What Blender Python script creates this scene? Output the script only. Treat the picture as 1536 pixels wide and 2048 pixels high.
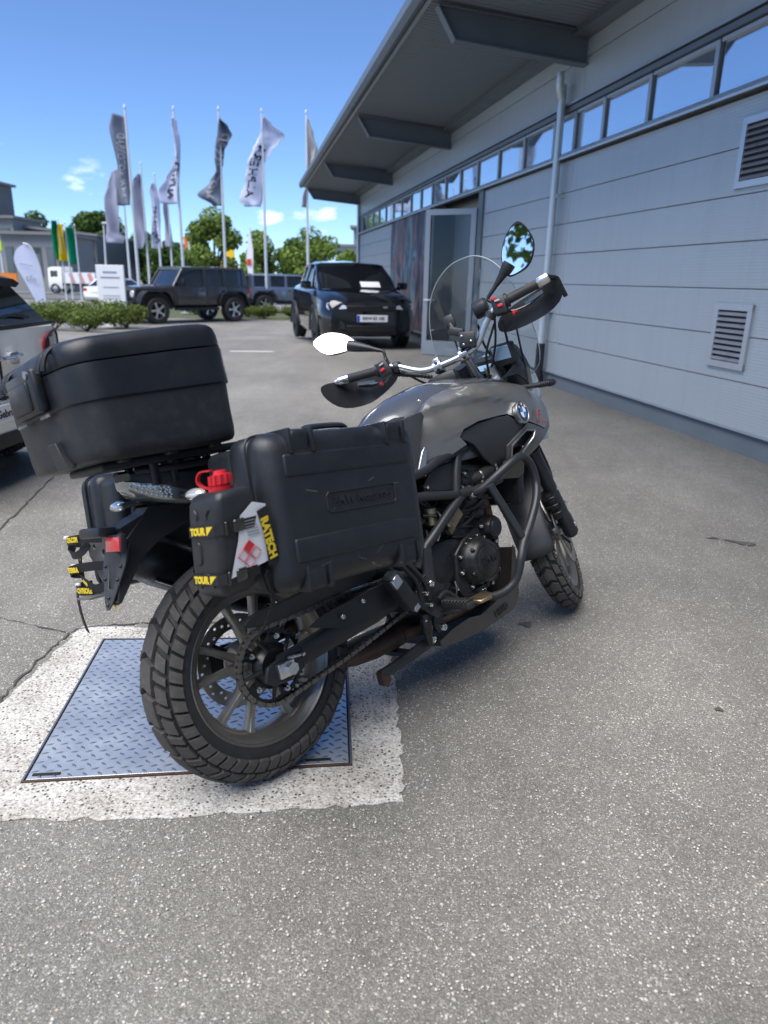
import bpy, bmesh, math, random
from mathutils import Vector, Matrix, noise
from mathutils.geometry import delaunay_2d_cdt

for _o in list(bpy.data.objects):
    bpy.data.objects.remove(_o)
scene = bpy.context.scene
COL = scene.collection
rad = math.radians
PI = math.pi

# ------------------------------------------------------------------ camera
CAM_H = 1.34
_p, _r = rad(18.063), 0.022
_right, _down, _fwd = Vector((1, 0, 0)), Vector((0, -math.sin(_p), -math.cos(_p))), Vector((0, math.cos(_p), -math.sin(_p)))
_rx = _right * math.cos(_r) - _down * math.sin(_r)
_dn = _right * math.sin(_r) + _down * math.cos(_r)
cam_data = bpy.data.cameras.new('camera')
cam = bpy.data.objects.new('camera', cam_data)
COL.objects.link(cam)
m = Matrix.Identity(4)
for i in range(3):
    m[i][0], m[i][1], m[i][2] = _rx[i], -_dn[i], -_fwd[i]
m[2][3] = CAM_H
cam.matrix_world = m
cam_data.sensor_fit = 'VERTICAL'
cam_data.sensor_height = 36.0
cam_data.lens = 1425.0 / 2048.0 * 36.0
cam_data.clip_start = 0.05
cam_data.clip_end = 3000
cam_data.dof.use_dof = True
cam_data.dof.focus_distance = 2.35
cam_data.dof.aperture_fstop = 3.2
scene.camera = cam

# ------------------------------------------------------------------ sky and sun
SUN_EL, SUN_AZ = rad(66), rad(-138)      # azimuth measured from +Y towards +X
world = bpy.data.worlds.new('World')
scene.world = world
world.use_nodes = True
wn = world.node_tree.nodes; wl = world.node_tree.links
wn.clear()
sky = wn.new('ShaderNodeTexSky'); sky.sky_type = 'NISHITA'; sky.sun_disc = False
sky.sun_elevation = SUN_EL; sky.sun_rotation = SUN_AZ
sky.air_density = 0.6; sky.dust_density = 0.25; sky.ozone_density = 9.0; sky.altitude = 0
bg = wn.new('ShaderNodeBackground'); bg.inputs['Strength'].default_value = 0.052
wo = wn.new('ShaderNodeOutputWorld')
tc = wn.new('ShaderNodeTexCoord')
mp = wn.new('ShaderNodeMapping'); mp.inputs['Scale'].default_value = (1.0, 1.0, 2.2)
nz = wn.new('ShaderNodeTexNoise'); nz.inputs['Scale'].default_value = 9.0; nz.inputs['Detail'].default_value = 6; nz.inputs['Roughness'].default_value = 0.55
cr = wn.new('ShaderNodeValToRGB'); cr.color_ramp.elements[0].position = 0.60; cr.color_ramp.elements[1].position = 0.70
sep = wn.new('ShaderNodeSeparateXYZ')
band = wn.new('ShaderNodeMapRange'); band.inputs['From Min'].default_value = 0.15; band.inputs['From Max'].default_value = 0.07
mul = wn.new('ShaderNodeMath'); mul.operation = 'MULTIPLY'
mix = wn.new('ShaderNodeMix'); mix.data_type = 'RGBA'
mix.inputs[7].default_value = (8.0, 8.1, 8.4, 1)
wl.new(tc.outputs['Generated'], mp.inputs['Vector']); wl.new(mp.outputs['Vector'], nz.inputs['Vector'])
wl.new(nz.outputs['Fac'], cr.inputs['Fac']); wl.new(tc.outputs['Generated'], sep.inputs['Vector'])
wl.new(sep.outputs['Z'], band.inputs['Value']); wl.new(cr.outputs['Color'], mul.inputs[0]); wl.new(band.outputs['Result'], mul.inputs[1])
wl.new(mul.outputs['Value'], mix.inputs[0]); wl.new(sky.outputs['Color'], mix.inputs[6]); wl.new(mix.outputs[2], bg.inputs['Color'])
wl.new(bg.outputs['Background'], wo.inputs['Surface'])

sun_data = bpy.data.lights.new('sun', 'SUN')
sun_data.energy = 1.5; sun_data.angle = rad(60); sun_data.color = (1.0, 0.965, 0.92)
sun = bpy.data.objects.new('sun', sun_data); COL.objects.link(sun)
_sd = Vector((math.sin(SUN_AZ) * math.cos(SUN_EL), math.cos(SUN_AZ) * math.cos(SUN_EL), math.sin(SUN_EL)))
sun.rotation_euler = _sd.to_track_quat('Z', 'Y').to_euler()
sun.location = _sd * 60

scene.view_settings.view_transform = 'Standard'
scene.view_settings.look = 'None'
scene.view_settings.exposure = 2.13
scene.view_settings.gamma = 1.0
scene.view_settings.use_curve_mapping = False
scene.cycles.max_bounces = 8
scene.cycles.transparent_max_bounces = 16
scene.cycles.caustics_reflective = False
scene.cycles.caustics_refractive = False

# ------------------------------------------------------------------ materials
MATS = {}
def nodes_of(name):
    mt = bpy.data.materials.new(name); mt.use_nodes = True
    nt = mt.node_tree
    return mt, nt.nodes, nt.links, nt.nodes['Principled BSDF']

def pm(name, col, rough=0.5, metal=0.0, var=0.12, vscale=6.0, bump=0.0, bscale=300.0, rvar=0.08, coat=0.0, spec=0.5, trans=0.0, dust=0.0, ior=1.45):
    """procedural plastic, paint or metal: soft colour wear, uneven gloss, fine grain"""
    mt, n, l, b = nodes_of(name)
    t = n.new('ShaderNodeTexCoord')
    nz = n.new('ShaderNodeTexNoise'); nz.inputs['Scale'].default_value = vscale; nz.inputs['Detail'].default_value = 6; nz.inputs['Roughness'].default_value = 0.6
    l.new(t.outputs['Object'], nz.inputs['Vector'])
    mx = n.new('ShaderNodeMix'); mx.data_type = 'RGBA'
    lo = tuple(max(0, c * (1 - var)) for c in col); hi = tuple(min(1, c * (1 + var)) for c in col)
    mx.inputs[6].default_value = (*lo, 1); mx.inputs[7].default_value = (*hi, 1)
    l.new(nz.outputs['Fac'], mx.inputs[0])
    src = mx.outputs[2]
    if dust > 0:
        dz = n.new('ShaderNodeTexNoise'); dz.inputs['Scale'].default_value = vscale * 3.1; dz.inputs['Detail'].default_value = 8; dz.inputs['Roughness'].default_value = 0.7
        l.new(t.outputs['Object'], dz.inputs['Vector'])
        dr = n.new('ShaderNodeMapRange'); dr.inputs['From Min'].default_value = 0.48; dr.inputs['From Max'].default_value = 0.75; dr.inputs['To Max'].default_value = dust
        l.new(dz.outputs['Fac'], dr.inputs['Value'])
        dm = n.new('ShaderNodeMix'); dm.data_type = 'RGBA'; dm.inputs[7].default_value = (0.16, 0.14, 0.12, 1)
        l.new(dr.outputs['Result'], dm.inputs[0]); l.new(src, dm.inputs[6]); src = dm.outputs[2]
    l.new(src, b.inputs['Base Color'])
    b.inputs['Metallic'].default_value = metal
    b.inputs['Specular IOR Level'].default_value = spec
    b.inputs['IOR'].default_value = ior
    rm = n.new('ShaderNodeMapRange'); rm.inputs['From Min'].default_value = 0.3; rm.inputs['From Max'].default_value = 0.7
    rm.inputs['To Min'].default_value = max(0.01, rough - rvar); rm.inputs['To Max'].default_value = min(1, rough + rvar)
    l.new(nz.outputs['Fac'], rm.inputs['Value']); l.new(rm.outputs['Result'], b.inputs['Roughness'])
    if coat: b.inputs['Coat Weight'].default_value = coat; b.inputs['Coat Roughness'].default_value = 0.06
    if trans: b.inputs['Transmission Weight'].default_value = trans
    if bump > 0:
        bz = n.new('ShaderNodeTexNoise'); bz.inputs['Scale'].default_value = bscale; bz.inputs['Detail'].default_value = 3
        l.new(t.outputs['Object'], bz.inputs['Vector'])
        bp = n.new('ShaderNodeBump'); bp.inputs['Strength'].default_value = bump; bp.inputs['Distance'].default_value = 0.001
        l.new(bz.outputs['Fac'], bp.inputs['Height']); l.new(bp.outputs['Normal'], b.inputs['Normal'])
    MATS[name] = mt
    return mt

def clear_mat(name, tint=(1, 1, 1), rough=0.02, amount=0.12):
    """thin clear sheet: mostly see-through with a glossy reflection that follows the Fresnel angle"""
    mt, n, l, b = nodes_of(name)
    n.remove(b); out = n['Material Output']
    tr = n.new('ShaderNodeBsdfTransparent'); tr.inputs['Color'].default_value = (*tint, 1)
    gl = n.new('ShaderNodeBsdfGlossy'); gl.inputs['Roughness'].default_value = rough
    lw = n.new('ShaderNodeLayerWeight'); lw.inputs['Blend'].default_value = 0.5
    fr = n.new('ShaderNodeMath'); fr.operation = 'POWER'; fr.inputs[1].default_value = 4.0; l.new(lw.outputs['Facing'], fr.inputs[0])
    ad = n.new('ShaderNodeMath'); ad.operation = 'ADD'; ad.inputs[1].default_value = amount
    ad.use_clamp = True
    t = n.new('ShaderNodeTexCoord'); nz = n.new('ShaderNodeTexNoise'); nz.inputs['Scale'].default_value = 9
    ml = n.new('ShaderNodeMath'); ml.operation = 'MULTIPLY'; ml.inputs[1].default_value = 1.0
    l.new(t.outputs['Object'], nz.inputs['Vector'])
    l.new(fr.outputs[0], ad.inputs[0])
    mx = n.new('ShaderNodeMixShader'); l.new(ad.outputs['Value'], mx.inputs['Fac'])
    l.new(tr.outputs['BSDF'], mx.inputs[1]); l.new(gl.outputs['BSDF'], mx.inputs[2]); l.new(mx.outputs['Shader'], out.inputs['Surface'])
    mr = n.new('ShaderNodeMapRange'); mr.inputs['To Min'].default_value = rough; mr.inputs['To Max'].default_value = rough + 0.04
    l.new(nz.outputs['Fac'], mr.inputs['Value']); l.new(mr.outputs['Result'], gl.inputs['Roughness'])
    MATS[name] = mt
    return mt

# ------------------------------------------------------------------ mesh helpers
def B(): return bmesh.new()

def add_box(bm, c, s, rot=None, taper=None):
    """axis box; c centre, s full sizes; rot a 3x3 Matrix; taper=(kx,ky) scales the top face"""
    vs = []
    for z in (-.5, .5):
        for x, y in ((-.5, -.5), (.5, -.5), (.5, .5), (-.5, .5)):
            k = taper if (taper and z > 0) else (1, 1)
            v = Vector((x * s[0] * k[0], y * s[1] * k[1], z * s[2]))
            if rot: v = rot @ v
            vs.append(bm.verts.new(v + Vector(c)))
    for f in ((3, 2, 1, 0), (4, 5, 6, 7), (0, 1, 5, 4), (1, 2, 6, 5), (2, 3, 7, 6), (3, 0, 4, 7)):
        bm.faces.new([vs[i] for i in f])
    return vs

def add_rbox(bm, c, s, r=0.02, seg=3, rot=None, taper=None, shear=None):
    b2 = bmesh.new()
    add_box(b2, (0, 0, 0), s, None, taper)
    bmesh.ops.bevel(b2, geom=list(b2.edges), offset=r, segments=seg, profile=0.5, affect='EDGES')
    if shear:
        for v in b2.verts: v.co = shear(v.co.copy())
    merge(bm, b2, (Matrix.Translation(Vector(c)) @ (rot.to_4x4() if rot else Matrix.Identity(4))))

def merge(bm, b2, mat=None):
    if mat is not None: bmesh.ops.transform(b2, matrix=mat, verts=list(b2.verts))
    mp = {v: bm.verts.new(v.co) for v in b2.verts}
    for f in b2.faces:
        try:
            nf = bm.faces.new([mp[v] for v in f.verts]); nf.material_index = f.material_index
        except ValueError: pass
    b2.free()

def crom(pts, n=6, closed=False):
    """Catmull-Rom through points"""
    P = [Vector(p) for p in pts]; out = []
    N = len(P)
    rng = range(N if closed else N - 1)
    for i in rng:
        p0 = P[(i - 1) % N] if closed or i > 0 else P[0] * 2 - P[1]
        p1, p2 = P[i], P[(i + 1) % N]
        p3 = P[(i + 2) % N] if closed or i < N - 2 else P[-1] * 2 - P[-2]
        for k in range(n):
            t = k / n
            out.append(0.5 * ((2 * p1) + (p2 - p0) * t + (2 * p0 - 5 * p1 + 4 * p2 - p3) * t * t + (3 * p1 - p0 - 3 * p2 + p3) * t ** 3))
    if not closed: out.append(P[-1].copy())
    return out

def add_tube(bm, path, r, n=10, closed=False, cap=True, flat=None, up=None):
    """sweep a circle (or an ellipse with flat=(a,b)) along path"""
    P = [Vector(p) for p in path]; N = len(P)
    rs = r if isinstance(r, (list, tuple)) else [r] * N
    tang = []
    for i in range(N):
        if closed: t = P[(i + 1) % N] - P[i - 1]
        else: t = P[min(i + 1, N - 1)] - P[max(i - 1, 0)]
        tang.append(t.normalized() if t.length > 1e-9 else Vector((0, 0, 1)))
    u = Vector(up) if up else (Vector((0, 0, 1)) if abs(tang[0].z) < 0.9 else Vector((1, 0, 0)))
    rings = []
    u = (u - tang[0] * u.dot(tang[0])).normalized()
    for i in range(N):
        if i:
            q = tang[i - 1].rotation_difference(tang[i]); u = (q @ u)
            u = (u - tang[i] * u.dot(tang[i])).normalized()
        w = tang[i].cross(u)
        fa, fb = flat if flat else (1, 1)
        rings.append([bm.verts.new(P[i] + (u * math.cos(2 * PI * k / n) * fa + w * math.sin(2 * PI * k / n) * fb) * rs[i]) for k in range(n)])
    for i in range(N if closed else N - 1):
        a, b = rings[i], rings[(i + 1) % N]
        for k in range(n): bm.faces.new((a[k], a[(k + 1) % n], b[(k + 1) % n], b[k]))
    if cap and not closed:
        bm.faces.new(rings[0][::-1]); bm.faces.new(rings[-1])

def add_ribbon(bm, path, wdir, w, t=0.0015):
    """flat strap along path; wdir vector or list: direction of its width"""
    P = [Vector(p) for p in path]; N = len(P); rings = []
    for i in range(N):
        tg = (P[min(i + 1, N - 1)] - P[max(i - 1, 0)]).normalized()
        wd = Vector(wdir[i] if isinstance(wdir[0], (tuple, list, Vector)) else wdir)
        wd = (wd - tg * wd.dot(tg)).normalized(); nn = tg.cross(wd).normalized()
        rings.append([bm.verts.new(P[i] + wd * a * w / 2 + nn * b * t / 2) for a, b in ((-1, -1), (1, -1), (1, 1), (-1, 1))])
    for i in range(N - 1):
        for k in range(4): bm.faces.new((rings[i][k], rings[i][(k + 1) % 4], rings[i + 1][(k + 1) % 4], rings[i + 1][k]))
    bm.faces.new(rings[0][::-1]); bm.faces.new(rings[-1])

def add_lathe(bm, prof, c=(0, 0, 0), axis='Y', n=48, closed=False):
    """prof: list of (radius, along-axis)"""
    rings = []
    for k in range(n):
        a = 2 * PI * k / n; ca, sa = math.cos(a), math.sin(a); ring = []
        for r, h in prof:
            v = (r * ca, h, r * sa) if axis == 'Y' else ((r * ca, r * sa, h) if axis == 'Z' else (h, r * ca, r * sa))
            ring.append(bm.verts.new(Vector(v) + Vector(c)))
        rings.append(ring)
    m_ = len(prof)
    for k in range(n):
        a, b = rings[k], rings[(k + 1) % n]
        for i in range(m_ if closed else m_ - 1):
            j = (i + 1) % m_
            bm.faces.new((a[i], a[j], b[j], b[i]))

def add_cyl(bm, p0, p1, r0, r1=None, n=16):
    add_tube(bm, [p0, p1], [r0, r0 if r1 is None else r1], n)

def add_prism(bm, poly, h0, h1, plane='XZ'):
    """extrude polygon; plane XZ -> along Y etc."""
    def v3(p, h):
        return (p[0], h, p[1]) if plane == 'XZ' else ((p[0], p[1], h) if plane == 'XY' else (h, p[0], p[1]))
    a = [bm.verts.new(v3(p, h0)) for p in poly]; b = [bm.verts.new(v3(p, h1)) for p in poly]
    n = len(poly)
    bm.faces.new(a); bm.faces.new(b[::-1])
    for i in range(n): bm.faces.new((a[i], b[i], b[(i + 1) % n], a[(i + 1) % n]))

def circ(c, r, n=12, a0=0):
    return [(c[0] + r * math.cos(a0 + 2 * PI * k / n), c[1] + r * math.sin(a0 + 2 * PI * k / n)) for k in range(n)]

def inpoly(x, y, poly):
    c = False; j = len(poly) - 1
    for i in range(len(poly)):
        xi, yi = poly[i]; xj, yj = poly[j]
        if (yi > y) != (yj > y) and x < (xj - xi) * (y - yi) / (yj - yi) + xi: c = not c
        j = i
    return c

def add_panel(bm, outline, holes=(), f=None, th=0.006, step=0.03, ndir=None, smooth=0):
    """sheet with a 2D outline (and holes), shaped by f(a,b)->Vector, with thickness along ndir (Vector or function)"""
    if smooth: outline = [(p.x, p.y) for p in crom([(a, b, 0) for a, b in outline], smooth, True)]
    pts = []; edges = []
    def loop(pl):
        s = len(pts); out = []
        for i in range(len(pl)):
            a, b = pl[i], pl[(i + 1) % len(pl)]
            k = max(1, int(math.dist(a, b) / step))
            for q in range(k): out.append((a[0] + (b[0] - a[0]) * q / k, a[1] + (b[1] - a[1]) * q / k))
        pts.extend(out)
        edges.extend([(s + i, s + (i + 1) % len(out)) for i in range(len(out))])
        return out
    ol = loop(outline); hl = [loop(h) for h in holes]
    x0 = min(p[0] for p in ol); x1 = max(p[0] for p in ol); y0 = min(p[1] for p in ol); y1 = max(p[1] for p in ol)
    base = list(pts)
    nx, ny = int((x1 - x0) / step) + 1, int((y1 - y0) / step) + 1
    if nx * ny < 6000:
        for i in range(nx + 1):
            for j in range(ny + 1):
                x = x0 + (i + (0.5 if j % 2 else 0)) * step; y = y0 + j * step
                if inpoly(x, y, ol) and not any(inpoly(x, y, h) for h in hl) and min((x - q[0]) ** 2 + (y - q[1]) ** 2 for q in base) > (step * .45) ** 2:
                    pts.append((x, y))
    vo, eo, fo, *_ = delaunay_2d_cdt([Vector(p) for p in pts], edges, [], 0, 1e-6)
    tris = []
    for t in fo:
        cx = sum(vo[i].x for i in t) / 3; cy = sum(vo[i].y for i in t) / 3
        if inpoly(cx, cy, ol) and not any(inpoly(cx, cy, h) for h in hl): tris.append(tuple(t))
    F = f or (lambda a, b: Vector((a, b, 0)))
    V = [Vector(F(v.x, v.y)) for v in vo]
    used = sorted({i for t in tris for i in t})
    nd = ndir
    A = {i: bm.verts.new(V[i]) for i in used}
    C = {}
    for i in used:
        d = nd(vo[i].x, vo[i].y) if callable(nd) else Vector(nd or (0, 0, 1))
        C[i] = bm.verts.new(V[i] - d * th)
    ec = {}
    for t in tris:
        bm.faces.new([A[i] for i in t]); bm.faces.new([C[i] for i in reversed(t)])
        for k in range(3):
            e = (t[k], t[(k + 1) % 3]); ec[tuple(sorted(e))] = ec.get(tuple(sorted(e)), []) + [e]
    for k, v in ec.items():
        if len(v) == 1:
            a, b = v[0]; bm.faces.new((A[b], A[a], C[a], C[b]))

def add_loft(bm, secs, closed=True, cap=True):
    R = [[bm.verts.new(p) for p in s] for s in secs]; n = len(secs[0])
    for i in range(len(R) - 1):
        for k in range(n if closed else n - 1):
            j = (k + 1) % n
            bm.faces.new((R[i][k], R[i][j], R[i + 1][j], R[i + 1][k]))
    if cap and closed:
        bm.faces.new(R[0][::-1]); bm.faces.new(R[-1])

def add_bolt(bm, p, d, r=0.008, h=0.006):
    """button head with a hex socket rim"""
    d = Vector(d).normalized(); p = Vector(p); q = d.to_track_quat('Z', 'Y').to_matrix()
    prof = [(0.0, h * .55), (r * .45, h * .55), (r * .5, h), (r * .8, h * .85), (r, h * .35), (r, -h)]
    b2 = bmesh.new(); add_lathe(b2, prof, axis='Z', n=12)
    merge(bm, b2, Matrix.Translation(p) @ q.to_4x4())

def text_mesh(body, size=0.1, ext=0.001, align='CENTER', bold=0.0, space=1.0):
    cu = bpy.data.curves.new('lettering', 'FONT'); cu.body = body; cu.size = size; cu.extrude = ext; cu.align_x = align; cu.align_y = 'CENTER'
    cu.offset = bold; cu.space_character = space; cu.resolution_u = 2
    ob = bpy.data.objects.new('tmp_text', cu); COL.objects.link(ob)
    dg = bpy.context.evaluated_depsgraph_get(); dg.update()
    me = bpy.data.meshes.new_from_object(ob.evaluated_get(dg))
    bpy.data.objects.remove(ob); bpy.data.curves.remove(cu)
    return me

def add_text(bm, body, size, origin, xdir, ydir, ext=0.001, align='CENTER', bold=0.0, space=1.0, bend=None):
    me = text_mesh(body, size, ext, align, bold, space)
    X = Vector(xdir).normalized(); Y = Vector(ydir); Y = (Y - X * Y.dot(X)).normalized(); Z = X.cross(Y)
    vs = []
    for v in me.vertices:
        p = bend(v.co) if bend else Vector(origin) + X * v.co.x + Y * v.co.y + Z * v.co.z
        vs.append(bm.verts.new(p))
    for f in me.polygons:
        try: bm.faces.new([vs[i] for i in f.vertices])
        except ValueError: pass
    bpy.data.meshes.remove(me)

# ------------------------------------------------------------------ objects
def finish(name, bm, mat, smooth=38, recalc=True):
    if recalc: bmesh.ops.recalc_face_normals(bm, faces=list(bm.faces))
    me = bpy.data.meshes.new(name); bm.to_mesh(me); bm.free()
    mats = mat if isinstance(mat, (list, tuple)) else [mat]
    for q in mats: me.materials.append(MATS[q] if isinstance(q, str) else q)
    if smooth:
        me.shade_smooth()
        me.set_sharp_from_angle(angle=rad(smooth))
    return me

def tag(o, label=None, cat=None, group=None, kind=None):
    if label: o['label'] = label
    if cat: o['category'] = cat
    if group: o['group'] = group
    if kind: o['kind'] = kind
    return o

def obj(name, bm, mat, parent=None, label=None, smooth=38, bev=0.0, off=None, recalc=True, xf=None):
    if xf is not None: bmesh.ops.transform(bm, matrix=xf, verts=list(bm.verts))
    me = finish(name, bm, mat, smooth, recalc)
    o = bpy.data.objects.new(name, me); COL.objects.link(o)
    if parent is not None:
        o.parent = parent
        b = parent.get('_base')
        if b is not None: o.location = (-b[0], -b[1], -b[2])
    if bev > 0:
        md = o.modifiers.new('bevel', 'BEVEL'); md.width = bev; md.segments = 2; md.limit_method = 'ANGLE'; md.angle_limit = rad(35); md.harden_normals = False
    if label: o['label'] = label
    return o

def inst(name, me, parent=None, mat4=None, off=True):
    o = bpy.data.objects.new(name, me); COL.objects.link(o)
    if parent is not None: o.parent = parent
    M4 = mat4 if mat4 is not None else Matrix.Identity(4)
    if parent is not None and parent.get('_base') is not None: M4 = Matrix.Translation(-Vector(parent['_base'])) @ M4
    o.matrix_local = M4
    return o

def thing(name, label, cat, base=(0, 0, 0), frame=None, group=None):
    """Empty at the thing's base; parts are modelled in the coordinates of `frame`"""
    o = bpy.data.objects.new(name, None); COL.objects.link(o); o.empty_display_size = 0.1
    F = frame if frame is not None else Matrix.Identity(4)
    o.matrix_world = F @ Matrix.Translation(Vector(base))
    o['_base'] = list(base)
    return tag(o, label, cat, group)

def struct(name, bm, mat, label=None, **k):
    o = obj(name, bm, mat, None, label, **k); o['kind'] = 'structure'; return o

# far ground falls gently away from the forecourt
def gz(x, y):
    t = min(1, max(0, (y - 15.0) / 10.0)); t = t * t * (3 - 2 * t)
    return -0.33 * t
# ================================================================== ground
def asphalt_mat(name, tone=1.0, chips=1.0, white=0.20, stains=True):
    mt, n, l, b = nodes_of(name)
    t = n.new('ShaderNodeTexCoord')
    def vor(scale, feat='F1', rnd=1.0):
        v = n.new('ShaderNodeTexVoronoi'); v.feature = feat; v.inputs['Scale'].default_value = scale; v.inputs['Randomness'].default_value = rnd
        l.new(t.outputs['Object'], v.inputs['Vector']); return v
    def noi(scale, det=5, ro=0.6):
        v = n.new('ShaderNodeTexNoise'); v.inputs['Scale'].default_value = scale; v.inputs['Detail'].default_value = det; v.inputs['Roughness'].default_value = ro
        l.new(t.outputs['Object'], v.inputs['Vector']); return v
    def ramp(src, stops, inter='LINEAR'):
        r = n.new('ShaderNodeValToRGB'); r.color_ramp.interpolation = inter
        e = r.color_ramp.elements
        e[0].position, e[0].color = stops[0][0], (*stops[0][1], 1); e[1].position, e[1].color = stops[1][0], (*stops[1][1], 1)
        for p, c in stops[2:]:
            q = e.new(p); q.color = (*c, 1)
        l.new(src, r.inputs['Fac']); return r
    def mixc(fac, a, c, mode='MIX'):
        x = n.new('ShaderNodeMix'); x.data_type = 'RGBA'; x.blend_type = mode
        if isinstance(fac, float): x.inputs[0].default_value = fac
        else: l.new(fac, x.inputs[0])
        for s, i in ((a, 6), (c, 7)):
            if isinstance(s, tuple): x.inputs[i].default_value = (*s, 1)
            else: l.new(s, x.inputs[i])
        return x.outputs[2]
    def math_(op, a, bb):
        x = n.new('ShaderNodeMath'); x.operation = op
        for s, i in ((a, 0), (bb, 1)):
            if isinstance(s, (int, float)): x.inputs[i].default_value = s
            else: l.new(s, x.inputs[i])
        return x.outputs[0]
    k = tone
    # coordinates pulled about a little so the stones are not round cells
    dn_ = n.new('ShaderNodeTexNoise'); dn_.inputs['Scale'].default_value = 160; dn_.inputs['Detail'].default_value = 1; l.new(t.outputs['Object'], dn_.inputs['Vector'])
    dm_ = n.new('ShaderNodeVectorMath'); dm_.operation = 'MULTIPLY_ADD'; dm_.inputs[1].default_value = (.006, .006, .006); l.new(dn_.outputs['Color'], dm_.inputs[0]); l.new(t.outputs['Object'], dm_.inputs[2])
    def vor2(scale):
        v = vor(scale); l.new(dm_.outputs[0], v.inputs['Vector']); return v
    v1 = vor2(250); v2 = vor2(118); v3 = vor2(430)
    s1 = n.new('ShaderNodeSeparateColor'); l.new(v1.outputs['Color'], s1.inputs[0])
    s2 = n.new('ShaderNodeSeparateColor'); l.new(v2.outputs['Color'], s2.inputs[0])
    s3 = n.new('ShaderNodeSeparateColor'); l.new(v3.outputs['Color'], s3.inputs[0])
    fine = ramp(s3.outputs[0], [(0, (.112 * k, .107 * k, .097 * k)), (0.7, (.190 * k, .182 * k, .166 * k)), (0.88, (.30 * k, .293 * k, .28 * k)), (1, (.46 * k, .45 * k, .43 * k))])
    small = ramp(s1.outputs[0], [(0, (.107 * k, .102 * k, .093 * k)), (0.6, (.180 * k, .172 * k, .157 * k)), (0.9, (.25 * k, .244 * k, .232 * k)), (1.0, (.40 * k, .39 * k, .37 * k))])
    base = mixc(0.5, small.outputs[0], fine.outputs[0])
    chipm = ramp(s1.outputs[1], [(0.87, (0, 0, 0)), (0.89, (1, 1, 1))]); chipc = ramp(v1.outputs['Distance'], [(0.30, (1, 1, 1)), (0.46, (0, 0, 0))])
    clus = ramp(noi(14, 4, .6).outputs['Fac'], [(0.36, (.25, .25, .25)), (0.60, (1, 1, 1))])
    base = mixc(math_('MULTIPLY', math_('MULTIPLY', chipm.outputs[0], chipc.outputs[0]), clus.outputs[0]), base, (.80 * k, .79 * k, .77 * k))
    # bigger stones, only some of the cells, only their cores
    big = ramp(s2.outputs[1], [(0, (.30, .29, .27)), (0.35, (.46, .45, .43)), (0.72, (.60, .59, .57)), (0.86, (.46, .40, .30)), (0.95, (.36, .28, .21)), (1, (.70, .69, .67))])
    pick = ramp(s2.outputs[0], [(1 - white - .02, (0, 0, 0)), (1 - white, (1, 1, 1))])
    core = ramp(v2.outputs['Distance'], [(0.30, (1, 1, 1)), (0.44, (0, 0, 0))])
    base = mixc(math_('MULTIPLY', pick.outputs[0], core.outputs[0]), base, big.outputs[0])
    dp = ramp(s2.outputs[2], [(0.018, (1, 1, 1)), (0.022, (0, 0, 0))])
    base = mixc(math_('MULTIPLY', dp.outputs[0], core.outputs[0]), base, (.05 * k, .049 * k, .047 * k))
    # broad wear, tyre polish, damp patches
    w1 = ramp(noi(0.45, 6).outputs['Fac'], [(0.3, (.78, .78, .78)), (0.7, (1.18, 1.18, 1.18))])
    base = mixc(1.0, base, w1.outputs[0], 'MULTIPLY')
    w2 = ramp(noi(3.7, 8, .7).outputs['Fac'], [(0.3, (.86, .86, .86)), (0.72, (1.12, 1.12, 1.12))])
    base = mixc(1.0, base, w2.outputs[0], 'MULTIPLY')
    mpw = n.new('ShaderNodeMapping'); mpw.inputs['Scale'].default_value = (1.0, .22, 1); mpw.inputs['Rotation'].default_value = (0, 0, .2); l.new(t.outputs['Object'], mpw.inputs['Vector'])
    nw = noi(1.1, 7, .65); l.new(mpw.outputs['Vector'], nw.inputs['Vector'])
    w3 = ramp(nw.outputs['Fac'], [(0.35, (.85, .83, .79)), (0.62, (1.09, 1.07, 1.02))])
    base = mixc(1.0, base, w3.outputs[0], 'MULTIPLY')
    l.new(base, b.inputs['Base Color'])
    b.inputs['Roughness'].default_value = 0.66
    b.inputs['Specular IOR Level'].default_value = 0.55
    hgt = math_('ADD', math_('MULTIPLY', v1.outputs['Distance'], -0.7), math_('MULTIPLY', v3.outputs['Distance'], -0.4))
    bp = n.new('ShaderNodeBump'); bp.inputs['Strength'].default_value = 0.55 * chips; bp.inputs['Distance'].default_value = 0.004
    l.new(hgt, bp.inputs['Height']); l.new(bp.outputs['Normal'], b.inputs['Normal'])
    MATS[name] = mt
    return mt

asphalt_mat('asphalt', .93, .9, 0.09)
asphalt_mat('road_asphalt', 0.62, .6, .06)

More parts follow.
